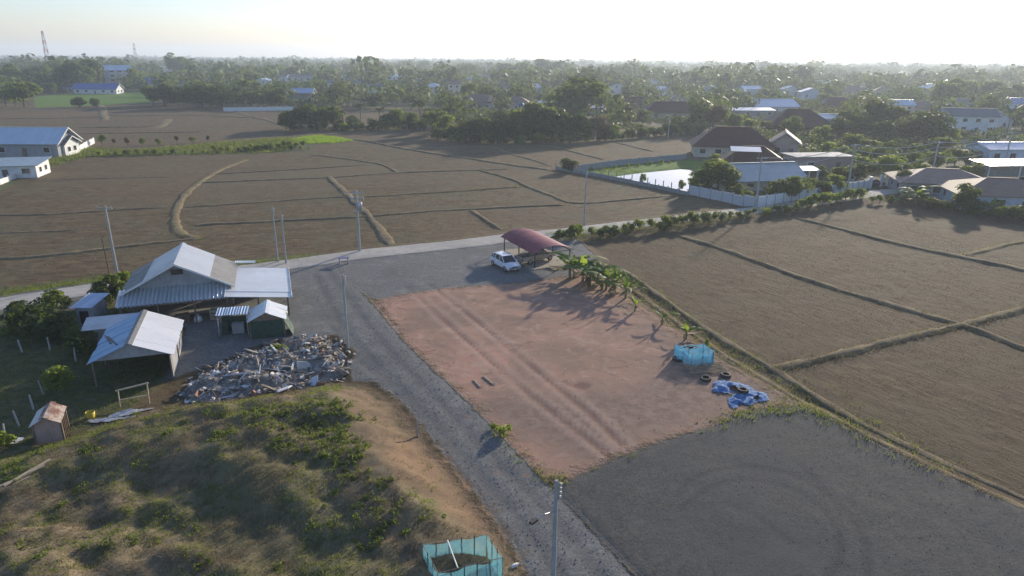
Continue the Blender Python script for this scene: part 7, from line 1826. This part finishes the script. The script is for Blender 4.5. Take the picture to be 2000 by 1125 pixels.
# stubble and straw left on the near fields, loose stones on gravel and fill
fx, fy = RN.uniform(6, 62, 52000), RN.uniform(26, 105, 52000)
k_ = (sdf(RED, fx, fy) < -1.2) & (sdf(LOT, fx, fy) < -1.5) & (fx < fy * 0.85) & (line_dist(ROAD, fx, fy) > 4) & (sdf(UPLOT, fx, fy) < -2) & (fbm(fx / 3, fy / 3, 141) > -0.15)
fx, fy = fx[k_], fy[k_]
blades(fx, fy, RN.uniform(0.04, 0.13, len(fx)), 0.035, L_STRAW, 'field_stubble', 0.9, 1, 0.05)
fx, fy = RN.uniform(-75, 0, 42000), RN.uniform(74, 130, 42000)
k_ = (sdf(LEFTYARD, fx, fy) < -1) & (line_dist(ROAD, fx, fy) > 3) & (sdf(UPLOT, fx, fy) < -1) & (sdf(YARD, fx, fy) < -1) & (np.interp(fx, [p[0] for p in ROAD], [p[1] for p in ROAD]) < fy) & (fbm(fx / 3, fy / 3, 143) > -0.1)
fx, fy = fx[k_], fy[k_]
blades(fx, fy, RN.uniform(0.05, 0.16, len(fx)), 0.05, L_STRAW, 'field_stubble', 0.9, 1, 0.05)
M_STONE = leaf_mat('loose_stone', (0.10, 0.10, 0.098), (0.34, 0.335, 0.32), 0.0, rough=0.9)
def stones(poly, n, name, smin, smax):
    x, y = sample_poly(poly, n, 0.3); n = len(x); s = RN.uniform(smin, smax, n); z = gz_arr(x, y)
    base = np.array([[1, 0, -0.2], [0, 1, -0.2], [-1, 0, -0.2], [0, -1, -0.2], [0, 0, 0.8]])
    a = RN.uniform(0, 6.28, n); B = base[None] * s[:, None, None] * RN.uniform(0.6, 1.3, (n, 5, 1))
    V = np.stack([B[..., 0] * np.cos(a)[:, None] - B[..., 1] * np.sin(a)[:, None] + x[:, None], B[..., 0] * np.sin(a)[:, None] + B[..., 1] * np.cos(a)[:, None] + y[:, None], B[..., 2] + z[:, None]], -1).reshape(-1, 3)
    F = (np.arange(n)[:, None, None] * 5 + np.array([[0, 1, 4], [1, 2, 4], [2, 3, 4], [3, 0, 4]])[None]).reshape(-1, 3)
    tag(link(bpy.data.objects.new(name, np_mesh(name, V, F, M_STONE))), kind='stuff')
stones(DRIVE, 5000, 'loose_gravel', 0.03, 0.08); stones(LOT, 2200, 'loose_gravel', 0.02, 0.055); stones(RED, 700, 'loose_stones', 0.02, 0.07); stones(UPLOT, 1200, 'loose_gravel', 0.03, 0.07)

# far wood and undergrowth: reads as one mass
def mass(name, pts, heights, nleaf, leaf, mat, flat=0.75):
    n = len(pts); nl = nleaf
    d = RN.normal(size=(n * nl, 3)); d /= np.linalg.norm(d, axis=1, keepdims=True)
    H = np.repeat(heights, nl); wd = np.repeat(RN.uniform(0.45, 0.8, n), nl) * H
    lob = RN.normal(size=(n, 4, 3)) * 0.45; pick = RN.integers(0, 4, n * nl); L = lob[np.repeat(np.arange(n), nl), pick]
    P = np.stack([np.repeat(pts[:, 0], nl), np.repeat(pts[:, 1], nl), H * 0.6], -1) + (d * 0.74 + L * 0.55) * np.stack([wd, wd, H * 0.36], -1)
    P[:, 2] = np.maximum(P[:, 2], 0.2) - 0.35
    N = d + 0.28 * RN.normal(size=d.shape); N /= np.linalg.norm(N, axis=1, keepdims=True)
    V, F = rhombi(P, N, leaf * H, 0.95)
    me = np_mesh(name, V, F, mat); a_ = me.attributes.new('tv', 'FLOAT', 'POINT'); a_.data.foreach_set('value', np.repeat(RN.uniform(0, 1, n), nl * 4).astype(np.float32))
    return tag(link(bpy.data.objects.new(name, me)), kind='stuff')
n0 = 12500
yy = 470 * np.exp(RN.uniform(0, 1, n0) * math.log(4400 / 470)); xx = RN.uniform(-1.0, 1.0, n0) * yy
dens = vnoise(xx / 90, yy / 140, 5) * 0.6 + vnoise(xx / 300, yy / 420, 6) * 0.4
kp_ = (dens > 0.30) & (RN.uniform(0, 1, n0) < np.clip(1.2 * (1300 / yy) ** 0.4, 0.35, 1))
xx, yy = xx[kp_], yy[kp_]
clear = np.zeros(len(xx), bool)
for _, hx0, hy0, hr in HOUSES:
    clear |= ((xx - hx0) ** 2 + (yy - hy0) ** 2 < (hr + 3) ** 2)
xx, yy = xx[~clear], yy[~clear]
L_WOOD = leaf_mat('far_wood_foliage', (0.018, 0.034, 0.015), (0.095, 0.116, 0.040), 0.28, (0.20, 0.26, 0.055), per_tree=True)
hgts = sight(xx, yy, (0.55 + 0.95 * vnoise(xx / 55, yy / 80, 25)) * RN.uniform(6.5, 12, len(xx)) * (1 + 0.45 * (RN.uniform(0, 1, len(xx)) > 0.93)))
xx, yy, hgts = xx[hgts > 1.2], yy[hgts > 1.2], hgts[hgts > 1.2]
mass('far_wood', np.stack([xx, yy], -1), hgts, 50, 0.112, L_WOOD)
n1 = 6500
y1_ = RN.uniform(160, 520, n1); x1_ = RN.uniform(-0.82, 0.82, n1) * y1_
k_ = (sdf(vill_poly, x1_, y1_) > 1.0) & (vnoise(x1_ / 25, y1_ / 25, 15) > 0.36)
for pc in patch_clear: k_ &= sdf(pc, x1_, y1_) < -1.5
for _, hx0, hy0, hr in HOUSES: k_ &= ((x1_ - hx0) ** 2 + (y1_ - hy0) ** 2 > (hr + 1.0) ** 2)
x1_, y1_ = x1_[k_], y1_[k_]
h1_ = RN.uniform(1.6, 4.2, len(x1_)); _b = (RN.uniform(0, 1, len(x1_)) > 0.6) & (y1_ > 240); h1_ = np.where(_b, RN.uniform(6.0, 11.5, len(x1_)), h1_)
h1_ = sight(x1_, y1_, h1_); x1_, y1_, h1_ = x1_[h1_ > 0.7], y1_[h1_ > 0.7], h1_[h1_ > 0.7]
mass('undergrowth', np.stack([x1_, y1_], -1), h1_, 76, 0.088, L_WOOD)

# ---------------------------------------------------------------- haze: still air full of dust, closed box round everything
hz = MB().box((0, 2500, 33.0), (8600, 5700, 72.0))
o = hz.build('haze', [])
k = bpy.data.materials.new('haze_air'); k.use_nodes = True; t = k.node_tree; t.nodes.clear()
out = t.nodes.new('ShaderNodeOutputMaterial'); pv = t.nodes.new('ShaderNodeVolumePrincipled')
pv.inputs['Color'].default_value = (0.78, 0.89, 1.0, 1); pv.inputs['Density'].default_value = 0.00031; pv.inputs['Anisotropy'].default_value = 0.35
t.links.new(pv.outputs[0], out.inputs['Volume'])
o.data.materials.append(k); tag(o, kind='stuff')
